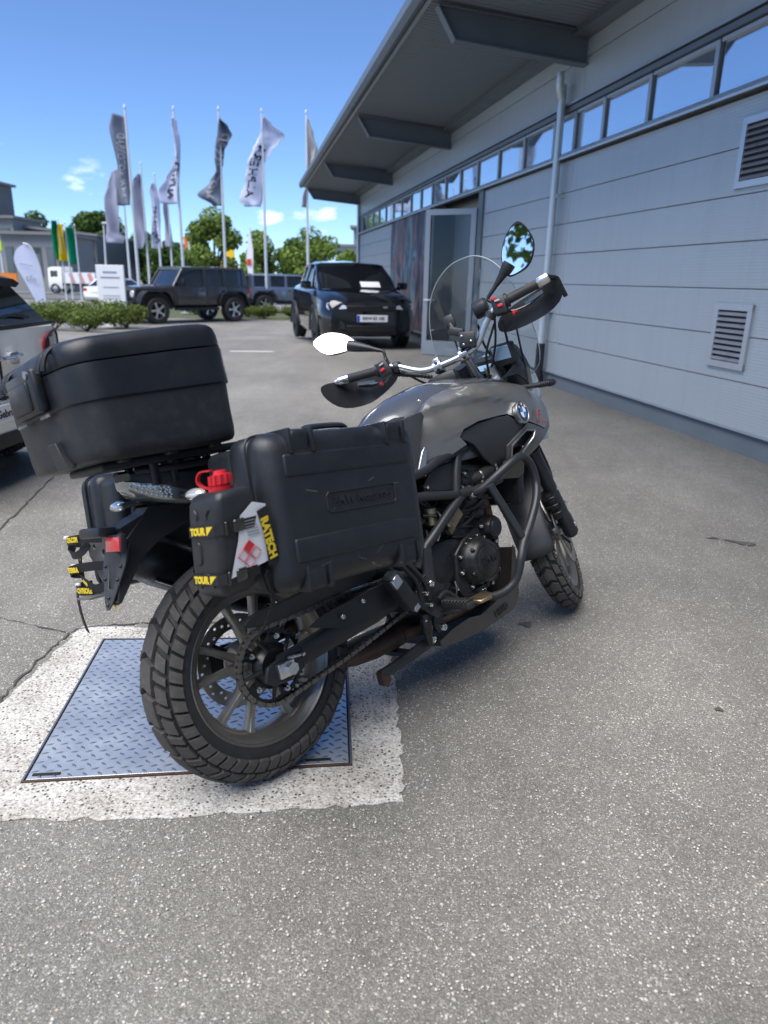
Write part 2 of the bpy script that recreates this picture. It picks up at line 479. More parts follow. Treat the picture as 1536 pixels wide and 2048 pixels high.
def concrete_mat():
    mt, n, l, b = nodes_of('washed_concrete')
    t = n.new('ShaderNodeTexCoord')
    v = n.new('ShaderNodeTexVoronoi'); v.inputs['Scale'].default_value = 95; l.new(t.outputs['Object'], v.inputs['Vector'])
    v2 = n.new('ShaderNodeTexVoronoi'); v2.inputs['Scale'].default_value = 190; l.new(t.outputs['Object'], v2.inputs['Vector'])
    nz = n.new('ShaderNodeTexNoise'); nz.inputs['Scale'].default_value = 5; nz.inputs['Detail'].default_value = 8; nz.inputs['Roughness'].default_value = .7; l.new(t.outputs['Object'], nz.inputs['Vector'])
    sc = n.new('ShaderNodeSeparateColor'); l.new(v.outputs['Color'], sc.inputs[0])
    sc2 = n.new('ShaderNodeSeparateColor'); l.new(v2.outputs['Color'], sc2.inputs[0])
    r = n.new('ShaderNodeValToRGB'); e = r.color_ramp.elements
    e[0].position, e[0].color = 0.0, (.26, .245, .22, 1); e[1].position, e[1].color = 1.0, (.64, .62, .58, 1)
    e.new(.35).color = (.46, .442, .41, 1)
    l.new(sc2.outputs[0], r.inputs['Fac'])
    p = n.new('ShaderNodeValToRGB'); p.color_ramp.elements[0].position = .74; p.color_ramp.elements[1].position = .76; l.new(sc.outputs[0], p.inputs['Fac'])
    c = n.new('ShaderNodeValToRGB'); c.color_ramp.elements[0].position = .30; c.color_ramp.elements[0].color = (1, 1, 1, 1); c.color_ramp.elements[1].position = .40; c.color_ramp.elements[1].color = (0, 0, 0, 1); l.new(v.outputs['Distance'], c.inputs['Fac'])
    mm = n.new('ShaderNodeMath'); mm.operation = 'MULTIPLY'; l.new(p.outputs[0], mm.inputs[0]); l.new(c.outputs[0], mm.inputs[1])
    dk = n.new('ShaderNodeMix'); dk.data_type = 'RGBA'; dk.inputs[7].default_value = (.07, .065, .06, 1); l.new(mm.outputs[0], dk.inputs[0]); l.new(r.outputs[0], dk.inputs[6])
    w = n.new('ShaderNodeValToRGB'); w.color_ramp.elements[0].position = .3; w.color_ramp.elements[0].color = (.62, .60, .57, 1); w.color_ramp.elements[1].position = .62; w.color_ramp.elements[1].color = (1, 1, 1, 1); l.new(nz.outputs['Fac'], w.inputs['Fac'])
    mu = n.new('ShaderNodeMix'); mu.data_type = 'RGBA'; mu.blend_type = 'MULTIPLY'; mu.inputs[0].default_value = 1; l.new(dk.outputs[2], mu.inputs[6]); l.new(w.outputs[0], mu.inputs[7])
    l.new(mu.outputs[2], b.inputs['Base Color']); b.inputs['Roughness'].default_value = .85
    bp = n.new('ShaderNodeBump'); bp.inputs['Strength'].default_value = .5; bp.inputs['Distance'].default_value = .004
    l.new(v.outputs['Distance'], bp.inputs['Height']); l.new(bp.outputs['Normal'], b.inputs['Normal'])
    MATS['washed_concrete'] = mt
concrete_mat()

# the asphalt sheet, out to the horizon
bm = B()
xs = [-900, -300, -120, -60, -30, -15, -8, -4, -2, 0, 2, 4, 8, 15, 30, 60, 120, 300, 900]
ys = [-600, -150, -40, -10, 0, 4, 8, 12, 15] + [15 + i for i in range(1, 11)] + [30, 40, 60, 100, 200, 500, 1500]
G = [[bm.verts.new((x, y, gz(x, y))) for x in xs] for y in ys]
for j in range(len(ys) - 1):
    for i in range(len(xs) - 1): bm.faces.new((G[j][i], G[j][i + 1], G[j + 1][i + 1], G[j + 1][i]))
struct('ground', bm, 'asphalt', 'grey asphalt forecourt with pale stone chippings')

rng = random.Random(4)
def jag(pts, amp, n=14):
    """uneven outline"""
    out = []
    for i in range(len(pts)):
        a, b_ = Vector(pts[i]).to_3d(), Vector(pts[(i + 1) % len(pts)]).to_3d()
        for k in range(n):
            p = a.lerp(b_, k / n); q = p + Vector((rng.uniform(-amp, amp), rng.uniform(-amp, amp), 0))
            out.append((q.x, q.y) if k else (p.x, p.y))
    return out

# washed concrete collar round the steel cover, its edge worn
bm = B()
outer = jag([(-1.19, 2.545), (-1.235, 1.98), (-1.12, 1.47), (-0.46, 1.515), (0.07, 1.585), (0.055, 2.06), (0.03, 2.55)], 0.009, 18)
hole = [(-1.068, 2.446), (-0.983, 1.622), (-0.075, 1.728), (-0.135, 2.51)]
add_panel(bm, outer, [hole], lambda a, c: Vector((a, c, 0.004)), 0.003, 0.08, Vector((0, 0, 1)))
collar = struct('concrete_collar', bm, 'washed_concrete', 'pale exposed-aggregate concrete collar around the steel cover')

pm('galv_plate', (.58, .62, .66), .36, .72, .12, 7, .12, 260, .10, dust=.22)
pm('steel_lug', (.115, .14, .175), .5, .4, .15, 30)
pm('rusty_steel', (.10, .06, .04), .75, .3, .5, 25)
pm('black_gap', (.012, .012, .012), .8, 0, .1)
cover = thing('manhole_cover', 'galvanised checker-plate steel cover set in the ground under the rear wheel', 'manhole cover', (-.56, 2.07, 0))
P0, P1, P2, P3 = Vector((-1.057, 2.434, 0)), Vector((-.973, 1.635, 0)), Vector((-.087, 1.741, 0)), Vector((-.145, 2.49, 0))
def pq(u, v, z=0.0):
    return P1.lerp(P2, u).lerp(P0.lerp(P3, u), v) + Vector((0, 0, z))
bm = B()
add_prism(bm, [(p.x, p.y) for p in (pq(0, 0), pq(1, 0), pq(1, 1), pq(0, 1))], -0.01, 0.0065, 'XY')
obj('plate', bm, 'galv_plate', cover, bev=.001)
bm = B()   # raised almond lugs, alternately at right angles
nu, nv = 22, 39
for i in range(nu):
    for j in range(nv):
        u, v = (i + (.28 if j % 2 else .78)) / nu, (j + .5) / nv
        c = pq(u, v, .0065); a = rad(30) if j % 2 else rad(-42)
        L, W_, Hh = (.0150 if j % 2 else .0125), .0038, .0018
        ca, sa = math.cos(a), math.sin(a)
        prof = [(-L, 0), (-L * .45, -W_), (L * .45, -W_), (L, 0), (L * .45, W_), (-L * .45, W_)]
        ring = [bm.verts.new((c.x + x * ca - y * sa, c.y + x * sa + y * ca, c.z)) for x, y in prof]
        top = [bm.verts.new((c.x + x * .55 * ca - y * .45 * sa, c.y + x * .55 * sa + y * .45 * ca, c.z + Hh)) for x, y in prof]
        bm.faces.new(top)
        for k in range(6): bm.faces.new((ring[k], ring[(k + 1) % 6], top[(k + 1) % 6], top[k]))
lug = obj('tread_lugs', bm, 'steel_lug', cover, smooth=25); lug['kind'] = 'stuff'
for nm, a, b_ in (('frame_bar', (0, 0), (1, 0)), ('frame_bar', (1, 0), (1, 1)), ('frame_bar', (1, 1), (0, 1)), ('frame_bar', (0, 1), (0, 0))):
    A, Bq = pq(*a), pq(*b_); d = (Bq - A).normalized(); nn = Vector((d.y, -d.x, 0))
    bm = B(); add_prism(bm, [tuple((A + nn * .005 - d * .004).xy), tuple((Bq + nn * .005 + d * .004).xy), tuple((Bq + nn * .0105 + d * .010).xy), tuple((A + nn * .0105 - d * .010).xy)], -.01, .0075, 'XY')
    obj(nm, bm, 'rusty_steel' if a == (0, 0) else 'steel_lug', cover)
bm = B(); add_prism(bm, [tuple((pq(0, 0) + Vector((-.006, -.006, 0))).xy), tuple((pq(1, 0) + Vector((.006, -.006, 0))).xy), tuple((pq(1, 1) + Vector((.006, .006, 0))).xy), tuple((pq(0, 1) + Vector((-.006, .006, 0))).xy)], -.012, .0045, 'XY')
obj('joint', bm, 'black_gap', cover)
for u in (.055, .90):   # lifting slots at the near edge
    bm = B(); c = pq(u, .022, .0075); add_box(bm, c, (.075, .010, .003), Matrix.Rotation(math.atan2(.106, .886), 3, 'Z'))
    obj('lifting_slot', bm, 'black_gap', cover)

# cracks and oil spots on the asphalt
pm('tar_crack', (.06, .057, .055), .9, 0, .3, 30)
pm('oil_spot', (.075, .072, .07), .7, 0, .3, 20)
def crack(pts, w):
    bm = B(); P = []
    for i in range(len(pts) - 1):
        a, b_ = Vector((*pts[i], 0)), Vector((*pts[i + 1], 0))
        for k in range(12): P.append(a.lerp(b_, k / 12) + Vector((rng.uniform(-.008, .008), rng.uniform(-.008, .008), 0)))
    P.append(Vector((*pts[-1], 0)))
    L, R = [], []
    for i, p in enumerate(P):
        t = (P[min(i + 1, len(P) - 1)] - P[max(i - 1, 0)]).normalized(); nn = Vector((-t.y, t.x, 0)); ww = w * rng.uniform(.3, 1.2)
        L.append(bm.verts.new((p + nn * ww).to_tuple()[:2] + (gz(p.x, p.y) + .0042,))); R.append(bm.verts.new((p - nn * ww).to_tuple()[:2] + (gz(p.x, p.y) + .0042,)))
    for i in range(len(P) - 1): bm.faces.new((L[i], R[i], R[i + 1], L[i + 1]))
    o = struct('pavement_crack', bm, 'tar_crack'); return o
crack([(-2.02, 3.2), (-2.09, 3.644), (-2.188, 4.193), (-2.344, 5.053), (-2.6, 6.2)], .006)
crack([(-1.10, 1.62), (-1.235, 1.793), (-1.245, 2.03), (-1.24, 2.326), (-1.21, 2.53), (-.93, 2.60), (-.2, 2.62)], .005)
crack([(-1.24, 2.5), (-1.6, 2.62), (-2.2, 2.6)], .003)
def spot(x, y, rx, ry, a=0):
    bm = B(); vs = []
    for k in range(26):
        th = 2 * PI * k / 26; r = 1 + .28 * math.sin(3 * th + x * 9) + rng.uniform(-.16, .16)
        px, py = rx * r * math.cos(th), ry * r * math.sin(th)
        vs.append(bm.verts.new((x + px * math.cos(a) - py * math.sin(a), y + px * math.sin(a) + py * math.cos(a), .0045)))
    bm.faces.new(vs); struct('oil_stain', bm, 'oil_spot')
for s in ((.595, 2.65, .026, .022), (1.975, 3.69, .075, .030, -.5), (1.845, 3.76, .03, .014), (1.129, 2.06, .012, .012), (.62, 4.8, .04, .016), (1.15, 4.4, .035, .012), (-.57, 6.3, .07, .02)):
    spot(*s)
# painted bay line on the far forecourt
pm('road_paint', (.75, .75, .73), .7, 0, .15, 8)
bm = B()
for (x0, y0, x1, y1, w) in ((-2.95, 13.6, -2.15, 13.72, .05),):
    d = Vector((x1 - x0, y1 - y0, 0)).normalized(); nn = Vector((-d.y, d.x, 0)) * w
    vs = [Vector((x0, y0, .005)) - nn, Vector((x1, y1, .005)) - nn, Vector((x1, y1, .005)) + nn, Vector((x0, y0, .005)) + nn]
    bm.faces.new([bm.verts.new(v) for v in vs])
struct('bay_line', bm, 'road_paint')

# loose grit lying on the asphalt, nearest the camera
pm('grit_pale', (.55, .52, .47), .8, 0, .35, 60)
bm = B()
for i in range(2600):
    y = 1.05 + 3.6 * rng.random() ** 1.6; x = rng.uniform(-.55, .62) * (y + .45)
    if -1.08 < x < -.07 and 1.64 < y < 2.49 and rng.random() < .93: continue
    r = rng.uniform(.0012, .0034); z = .004 + r * .3
    q = [Vector((math.cos(a) * r * rng.uniform(.7, 1.3), math.sin(a) * r * rng.uniform(.7, 1.3), 0)) for a in (0, 1.3, 2.5, 3.7, 5)]
    tp = bm.verts.new((x, y, z + r * .8)); rg = [bm.verts.new((x + v.x, y + v.y, z - r * .3)) for v in q]
    for k in range(5): bm.faces.new((rg[k], rg[(k + 1) % 5], tp))
grit = obj('loose_grit', bm, 'grit_pale', smooth=0); tag(grit, 'loose pale grit scattered over the asphalt', 'grit', kind='stuff')

# ================================================================== dealership building
BAZ = rad(-10.95)
BU = Vector((math.sin(BAZ), math.cos(BAZ), 0)); BN = Vector((-BU.y, BU.x, 0)); BW0 = Vector((2.19, 9.93, 0))
BF = Matrix(((BU.x, BN.x, 0, BW0.x), (BU.y, BN.y, 0, BW0.y), (0, 0, 1, 0), (0, 0, 0, 1)))     # frame: x along wall (away), y outwards, z up
bld = thing('showroom_building', 'grey metal-clad dealership hall with ribbed canopy roof and ribbon windows', 'building', (4, 0, 0), BF)
def rib_panel_mat(name, col):
    mt, n, l, b = nodes_of(name)
    t = n.new('ShaderNodeTexCoord'); sp = n.new('ShaderNodeSeparateXYZ'); l.new(t.outputs['Object'], sp.inputs[0])
    m1 = n.new('ShaderNodeMath'); m1.operation = 'MULTIPLY'; m1.inputs[1].default_value = 2 * PI / .026; l.new(sp.outputs['Z'], m1.inputs[0])
    m2 = n.new('ShaderNodeMath'); m2.operation = 'SINE'; l.new(m1.outputs[0], m2.inputs[0])
    bp = n.new('ShaderNodeBump'); bp.inputs['Strength'].default_value = .22; bp.inputs['Distance'].default_value = .0015; l.new(m2.outputs[0], bp.inputs['Height'])
    nz = n.new('ShaderNodeTexNoise'); nz.inputs['Scale'].default_value = 1.3; nz.inputs['Detail'].default_value = 7; l.new(t.outputs['Object'], nz.inputs['Vector'])
    mx = n.new('ShaderNodeMix'); mx.data_type = 'RGBA'; mx.inputs[6].default_value = (*[c * .93 for c in col], 1); mx.inputs[7].default_value = (*[c * 1.06 for c in col], 1)
    l.new(nz.outputs['Fac'], mx.inputs[0])
    ms_ = n.new('ShaderNodeMapping'); ms_.inputs['Scale'].default_value = (7, 7, .25); l.new(t.outputs['Object'], ms_.inputs['Vector'])
    ns_ = n.new('ShaderNodeTexNoise'); ns_.inputs['Scale'].default_value = 1.0; ns_.inputs['Detail'].default_value = 8; ns_.inputs['Roughness'].default_value = .7; l.new(ms_.outputs['Vector'], ns_.inputs['Vector'])
    rs_ = n.new('ShaderNodeMapRange'); rs_.inputs['From Min'].default_value = .5; rs_.inputs['From Max'].default_value = .8; rs_.inputs['To Max'].default_value = .35; l.new(ns_.outputs['Fac'], rs_.inputs['Value'])
    m3 = n.new('ShaderNodeMix'); m3.data_type = 'RGBA'; m3.inputs[7].default_value = (col[0] * .72, col[1] * .70, col[2] * .66, 1); l.new(rs_.outputs['Result'], m3.inputs[0]); l.new(mx.outputs[2], m3.inputs[6])
    l.new(m3.outputs[2], b.inputs['Base Color'])
    b.inputs['Roughness'].default_value = .42; b.inputs['Metallic'].default_value = .25
    l.new(bp.outputs['Normal'], b.inputs['Normal']); MATS[name] = mt
rib_panel_mat('cladding', (.44, .48, .505))
pm('trim_grey', (.42, .46, .50), .38, .5, .08, 4)
pm('alu_sill', (.55, .57, .58), .35, .7, .1, 5)
pm('canopy_grey', (.22, .26, .305), .5, .15, .08, 3)
pm('beam_grey', (.15, .18, .21), .45, .2, .08, 3)
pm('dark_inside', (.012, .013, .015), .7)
pm('plinth_grey', (.15, .175, .195), .7, .1, .18, 3, dust=.2)
pm('window_glass', (.62, .70, .78), .03, .85, .05, 2, rvar=.01)
pm('louvre_alu', (.50, .52, .55), .35, .6, .08, 6)
pm('pipe_zinc', (.58, .63, .65), .36, .45, .12, 8)
pm('pipe_black', (.02, .022, .026), .5)
S0, S1 = -16.0, 17.15
DO0, DO1 = 3.2, 6.6         # doorway
lines = [.20, .584, .952, 1.329, 1.70, 2.063, 2.43, 2.80]
joints = [S0, -11.9, -6.1, -.25, DO0, DO1, 11.3, S1]
for i in range(len(joints) - 1):
    a, c = joints[i], joints[i + 1]
    if a == DO0: continue
    for k in range(len(lines) - 1):
        bm = B(); add_box(bm, ((a + c) / 2, -.03, (lines[k] + lines[k + 1]) / 2), (c - a - .010, .06, lines[k + 1] - lines[k] - .006))
        obj('wall_panel', bm, 'cladding', bld, bev=.004)
    bm = B(); add_box(bm, ((a + c) / 2, -.05, -.15), (c - a - .002, .06, .68)); obj('plinth', bm, 'plinth_grey', bld)
    bm = B(); add_box(bm, ((a + c) / 2, -.01, .197), (c - a - .004, .055, .022)); obj('drip_rail', bm, 'trim_grey', bld)
bm = B(); add_box(bm, ((S0 + DO0) / 2, -.075, 1.4), (DO0 - S0, .03, 2.9)); add_box(bm, ((S1 + DO1) / 2, -.075, 1.4), (S1 - DO1, .03, 2.9)); obj('backing', bm, 'beam_grey', bld)
for c in (-6.1, -.25, 11.3):
    bm = B(); add_box(bm, (c, -.035, 1.5), (.03, .045, 2.6)); obj('joint_cover', bm, 'trim_grey', bld)
# sill
x = S0
while x < S1 - .01:
    e = min(S1, x + 3.0); bm = B(); add_box(bm, ((x + e) / 2, .02, 2.845), (e - x - .005, .16, .03)); add_box(bm, ((x + e) / 2, .094, 2.835), (e - x - .005, .012, .05))
    obj('window_sill', bm, 'alu_sill', bld); x = e
# ribbon windows: deep frame, panes set back
mull = [-16.0, -14.6, -13.5, -12.1, -11.0, -9.6, -8.5, -7.1, -6.05, -4.95, -4.0, -3.0, -1.92, -.95, -.2, .43, 1.5, 2.6, 3.7, 4.75, 5.8, 6.9, 7.95, 9.0, 10.1, 11.2, 12.3, 13.4, 14.5, 15.6, 16.4]
for i in range(len(mull) - 1):
    a, c = mull[i], mull[i + 1]
    w = bpy.data.objects.new('window', None); COL.objects.link(w); w.parent = bld; w.location = (-4, 0, 0); w.empty_display_size = .1
    bm = B(); add_box(bm, ((a + c) / 2, -.042, 3.10), (c - a - .05, .012, .47)); obj('pane', bm, 'window_glass', w)
    bm = B()
    add_box(bm, (a + .035, -.030, 3.10), (.055, .050, .47)); add_box(bm, ((a + c) / 2, -.030, 2.885), (c - a - .02, .048, .045)); add_box(bm, ((a + c) / 2, -.030, 3.325), (c - a - .02, .048, .035))
    obj('frame', bm, 'trim_grey', w, bev=.003)
    bm = B(); add_box(bm, (a + .25, .0, 2.885), (.035, .02, .02)); obj('catch', bm, 'dark_inside', w)
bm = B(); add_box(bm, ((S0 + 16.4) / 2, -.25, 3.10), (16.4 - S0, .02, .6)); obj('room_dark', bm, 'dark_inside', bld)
bm = B(); add_box(bm, (16.78, -.04, 3.1), (.74, .07, .5)); obj('end_panel', bm, 'beam_grey', bld)
# header trims and upper cladding
bm = B(); add_box(bm, ((S0 + S1) / 2, -.03, 3.375), (S1 - S0, .12, .05)); obj('header_rail', bm, 'beam_grey', bld)
bm = B(); add_box(bm, ((S0 + S1) / 2, .012, 3.437), (S1 - S0, .05, .028)); obj('header_trim', bm, 'trim_grey', bld)
ub = [S0, -12.0, -6.15, -.34, 5.53, 11.36, S1]
for i in range(len(ub) - 1):
    for z0, z1 in ((3.455, 3.86), (3.865, 4.26)):
        bm = B(); add_box(bm, ((ub[i] + ub[i + 1]) / 2, -.025, (z0 + z1) / 2), (ub[i + 1] - ub[i] - .008, .05, z1 - z0 - .004)); obj('upper_panel', bm, 'cladding', bld, bev=.003)
bm = B(); add_box(bm, ((S0 + S1) / 2, -.08, 3.85), (S1 - S0, .05, .9)); obj('upper_backing', bm, 'dark_inside', bld)
# canopy: slopes upwards to the eave
EO, ZR, ZE = 2.02, 4.13, 4.30         # eave offset, soffit height at wall and at eave
bm = B()
nrib = int((S1 + .25 - S0) / .09)
prof = []
x = S0
rib = []
while x < S1 + .25:
    rib += [(x, 0), (x + .045, 0), (x + .055, .022), (x + .08, .022)]; x += .09
lo0 = [bm.verts.new((a, -.3, ZR - .03 + d)) for a, d in rib]; lo1 = [bm.verts.new((a, EO - .06, ZE + d)) for a, d in rib]
for i in range(len(rib) - 1): bm.faces.new((lo0[i], lo0[i + 1], lo1[i + 1], lo1[i]))
obj('soffit_sheet', bm, 'canopy_grey', bld, smooth=20)
bm = B()
vs = [(S0, EO + .03, ZE + .14), (S1 + .3, EO + .03, ZE + .14), (S1 + .3, -9, ZR + .55), (S0, -9, ZR + .55)]
t4 = [bm.verts.new(v) for v in vs]; b4 = [bm.verts.new((v[0], v[1], v[2] - .10)) for v in vs]
bm.faces.new(t4); bm.faces.new(b4[::-1])
for k in range(4): bm.faces.new((t4[k], t4[(k + 1) % 4], b4[(k + 1) % 4], b4[k]))
obj('roof', bm, 'canopy_grey', bld)
bm = B(); add_prism(bm, [(EO - .05, ZE - .03), (EO + .0, ZE - .045), (EO + .055, ZE + .02), (EO + .055, ZE + .13), (EO + .03, ZE + .155), (EO - .05, ZE + .155)], S0, S1 + .3, 'YZ'); obj('gutter', bm, 'beam_grey', bld, bev=.006)
bm = B(); add_box(bm, ((S0 + S1) / 2, EO - .10, ZE - .012), (S1 - S0 + .3, .05, .05)); obj('eave_rail', bm, 'trim_grey', bld)
bm = B(); add_box(bm, ((S0 + S1) / 2, .10, ZR - .02), (S1 - S0, .16, .10)); add_box(bm, ((S0 + S1) / 2, .10, ZR - .075), (S1 - S0, .22, .015)); obj('wall_purlin', bm, 'beam_grey', bld)
for s in (-12.0, -6.15, -.34, 5.53, 11.36, 17.1):
    bm = B()
    pts = [(-.02, 3.78), (1.60, 3.915), (1.80, 4.20), (1.80, 4.235), (-.02, 4.10)]
    add_prism(bm, pts, s - .012, s + .012, 'YZ')                                       # web
    add_prism(bm, [(-.02, 3.765), (1.61, 3.90), (1.61, 3.918), (-.02, 3.783)], s - .075, s + .075, 'YZ')   # flanges
    add_prism(bm, [(-.02, 4.09), (1.82, 4.225), (1.82, 4.243), (-.02, 4.108)], s - .075, s + .075, 'YZ')
    add_prism(bm, [(1.60, 3.905), (1.615, 3.90), (1.83, 4.225), (1.815, 4.23)], s - .075, s + .075, 'YZ')
    obj('canopy_beam', bm, 'beam_grey', bld, bev=.003)
# far gable edge
bm = B(); add_box(bm, (S1 + .02, -2.5, 1.9), (.06, 5.05, 4.6)); obj('gable_wall', bm, 'cladding', bld)
bm = B(); add_tube(bm, [(S1 - .02, .06, .0), (S1 - .02, .06, 3.8)], .045, 10); obj('corner_post', bm, 'pipe_zinc', bld)
# downpipe with its offset swan-neck and black standpipe
def downpipe(s, mat1='pipe_zinc'):
    dp = obj('downpipe', (lambda q: (add_tube(q, crom([(s - .04, .16, 3.78), (s - .04, .16, 3.70), (s - .035, .15, 3.60), (s + .0, .10, 3.50), (s + .005, .095, 3.42), (s + .005, .095, .50)], 5), .048, 14), add_lathe(q, [(.052, .06), (.054, 0), (.052, -.06)], (s + .005, .095, 3.38), 'Z', 14), add_lathe(q, [(.050, .03), (.055, 0), (.050, -.03)], (s + .005, .095, .90), 'Z', 14), q)[-1])(B()), mat1, bld)
    bm = B(); add_tube(bm, [(s + .005, .095, .56), (s + .005, .095, .0)], .058, 14); add_tube(bm, [(s + .005, .095, .14), (s + .005, .095, -.1)], .072, 14); obj('standpipe', bm, 'pipe_black', dp)
    for z in (1.0, 2.4): bm = B(); add_box(bm, (s - .06, .045, z), (.05, .09, .05)); obj('bracket', bm, 'pipe_zinc', dp)
downpipe(0.04)
# louvre vents
for (s0, s1, z0, z1) in ((-4.02, -3.53, .68, 1.21), (-4.3, -3.52, 2.11, 2.64)):
    v = obj('louvre_vent', (lambda q: ([add_box(q, ((s0 + s1) / 2, .012, z), (s1 - s0, .03, .055)) for z in (z0 + .0275, z1 - .0275)], [add_box(q, (s, .0125, (z0 + z1) / 2), (.055, .028, z1 - z0)) for s in (s0 + .0275, s1 - .0275)], q)[-1])(B()), 'louvre_alu', bld, bev=.002)
    bm = B(); add_box(bm, ((s0 + s1) / 2, .002, (z0 + z1) / 2), (s1 - s0 - .1, .006, z1 - z0 - .1)); obj('vent_back', bm, 'dark_inside', v)
    for k in range(9):
        z = z0 + .075 + k * (z1 - z0 - .13) / 8.6
        bm = B(); add_box(bm, ((s0 + s1) / 2, .016, z), (s1 - s0 - .112, .034, .004), Matrix.Rotation(rad(-48), 3, 'X')); obj('slat', bm, 'louvre_alu', v)
# doorway: recess, header, door leaf standing open towards the camera
bm = B(); add_box(bm, ((DO0 + DO1) / 2, -.45, 1.35), (DO1 - DO0, .04, 3.1)); obj('door_recess', bm, 'cladding', bld)
bm = B(); add_box(bm, (DO0 + .12, -.18, 1.35), (.24, .42, 3.0)); obj('door_jamb', bm, 'beam_grey', bld)
bm = B(); add_box(bm, (DO1 - .05, -.18, 1.35), (.10, .42, 3.0)); obj('door_jamb', bm, 'beam_grey', bld)
clear_mat('door_glass', (.66, .69, .70), .02, .02)
pm('door_frame', (.30, .32, .34), .4, .5, .06, 4)
hinge = Vector((DO0 + .30, .02, 0)); ang = rad(50)      # leaf direction measured from the wall
dd = Vector((math.cos(ang), math.sin(ang), 0)); dn = Vector((-dd.y, dd.x, 0))
DF = Matrix(((dd.x, dn.x, 0, hinge.x - 4), (dd.y, dn.y, 0, hinge.y), (0, 0, 1, 0), (0, 0, 0, 1)))
leaf = bpy.data.objects.new('open_door', None); COL.objects.link(leaf); leaf.parent = bld; leaf.matrix_local = DF; leaf.empty_display_size = .1
leaf['label'] = 'tall glazed metal door standing open'
LW, LH = .98, 2.55
bm = B(); add_box(bm, (.05, 0, LH / 2 + .05), (.10, .06, LH - .1)); add_box(bm, (LW - .05, 0, LH / 2 + .05), (.10, .06, LH - .1)); add_box(bm, (LW / 2, 0, LH - .05), (LW, .058, .10)); add_box(bm, (LW / 2, 0, .14), (LW, .058, .26))
obj('frame', bm, 'door_frame', leaf, bev=.003)
bm = B(); add_box(bm, (LW / 2, 0, LH / 2 + .08), (LW - .2, .010, LH - .36)); obj('glass', bm, 'door_glass', leaf)
bm = B(); add_tube(bm, [(LW - .06, .03, 1.0), (LW - .06, .09, 1.0), (LW - .18, .09, 1.0)], .012, 8); add_tube(bm, [(LW - .06, -.03, 1.0), (LW - .06, -.09, 1.0), (LW - .18, -.09, 1.0)], .012, 8); obj('handle', bm, 'pipe_zinc', leaf)

# big printed wall banner between doorway and corner (abstract motif, out of focus in the photo)
def banner_mat():
    mt, n, l, b = nodes_of('banner_print')
    t = n.new('ShaderNodeTexCoord')
    mp = n.new('ShaderNodeMapping'); mp.inputs['Scale'].default_value = (1.6, 1, .55); l.new(t.outputs['Object'], mp.inputs['Vector'])
    nz = n.new('ShaderNodeTexNoise'); nz.inputs['Scale'].default_value = 1.4; nz.inputs['Detail'].default_value = 3; nz.inputs['Distortion'].default_value = 1.1; l.new(mp.outputs['Vector'], nz.inputs['Vector'])
    r = n.new('ShaderNodeValToRGB'); e = r.color_ramp.elements
    e[0].position, e[0].color = .30, (.02, .025, .05, 1); e[1].position, e[1].color = .75, (.30, .34, .42, 1)
    for p, c in ((.40, (.03, .035, .07)), (.46, (.16, .10, .11)), (.52, (.24, .17, .18)), (.57, (.05, .06, .10)), (.62, (.10, .35, .42)), (.67, (.32, .22, .20))):
        e.new(p).color = (*c, 1)
    l.new(nz.outputs['Fac'], r.inputs['Fac']); l.new(r.outputs[0], b.inputs['Base Color']); b.inputs['Roughness'].default_value = .55
    MATS['banner_print'] = mt
banner_mat()
bn = thing('wall_banner', 'large dark printed banner on the cladding beside the open door', 'banner', (9, 0, .15), BF)
bm = B(); add_box(bm, (8.98, .035, 1.52), (4.3, .02, 2.66)); obj('sheet', bm, 'banner_print', bn)
bm = B()
for z in (.18, 2.87): add_box(bm, (8.98, .035, z), (4.36, .035, .035))
obj('rail', bm, 'trim_grey', bn)
# ================================================================== motorcycle
BK = Matrix.Translation((-.28625, 1.6951, .006)) @ Matrix.Rotation(rad(46.09), 4, 'Z') @ Matrix.Rotation(rad(-17.27), 4, 'X')
_ax = Vector((-math.sin(rad(26)), 0, math.cos(rad(26)))); _ao = Vector((1.657, 0, 0))
STEER = Matrix.Translation(_ao) @ Matrix.Rotation(rad(29), 4, _ax) @ Matrix.Translation(-_ao)
pm('black_plastic', (.017, .0185, .0215), .42, 0, .2, 8, .25, 900, .08, dust=.05)
pm('case_black', (.0105, .0125, .0160), .36, 0, .25, 7, .30, 1100, .10, dust=.045)
pm('frame_black', (.022, .0245, .028), .40, .1, .15, 10, .1, 600)
pm('engine_black', (.014, .0145, .016), .33, .2, .3, 22, .2, 500, .10, dust=.12)
pm('tyre_rubber', (.018, .0182, .0195), .60, 0, .25, 14, .2, 500, .08, dust=.10)
pm('tread_rubber', (.056, .052, .048), .80, 0, .30, 26, .3, 700, .05, dust=.35)
pm('wheel_bronze', (.25, .235, .21), .34, .75, .12, 12, .06, 900, dust=.15)
pm('tank_silver', (.235, .23, .22), .30, .70, .05, 3, .05, 1500, .04, coat=.6)
pm('tank_dark', (.10, .105, .11), .24, .5, .05, 3, 0, 100, .04, coat=.8)
pm('charcoal_panel', (.036, .038, .042), .46, .05, .12, 8, .3, 900)
pm('shroud_grey', (.15, .148, .145), .36, .5, .06, 5, coat=.3)
pm('bare_alu', (.62, .62, .60), .28, 1, .08, 20)
pm('satin_alu', (.50, .51, .51), .33, 1, .06, 10)
pm('bolt_steel', (.60, .59, .56), .25, 1, .1, 60)
pm('chain_steel', (.20, .18, .155), .42, .8, .4, 60, dust=.3)
pm('disc_steel', (.30, .28, .26), .34, 1, .15, 20)
pm('pipe_rust', (.085, .056, .042), .55, .55, .45, 16)
pm('brass_worn', (.30, .24, .15), .4, .8, .3, 30)
pm('skid_alu', (.095, .088, .08), .42, .6, .2, 12)
pm('seat_vinyl', (.020, .0205, .023), .55, 0, .15, 12, .5, 700)
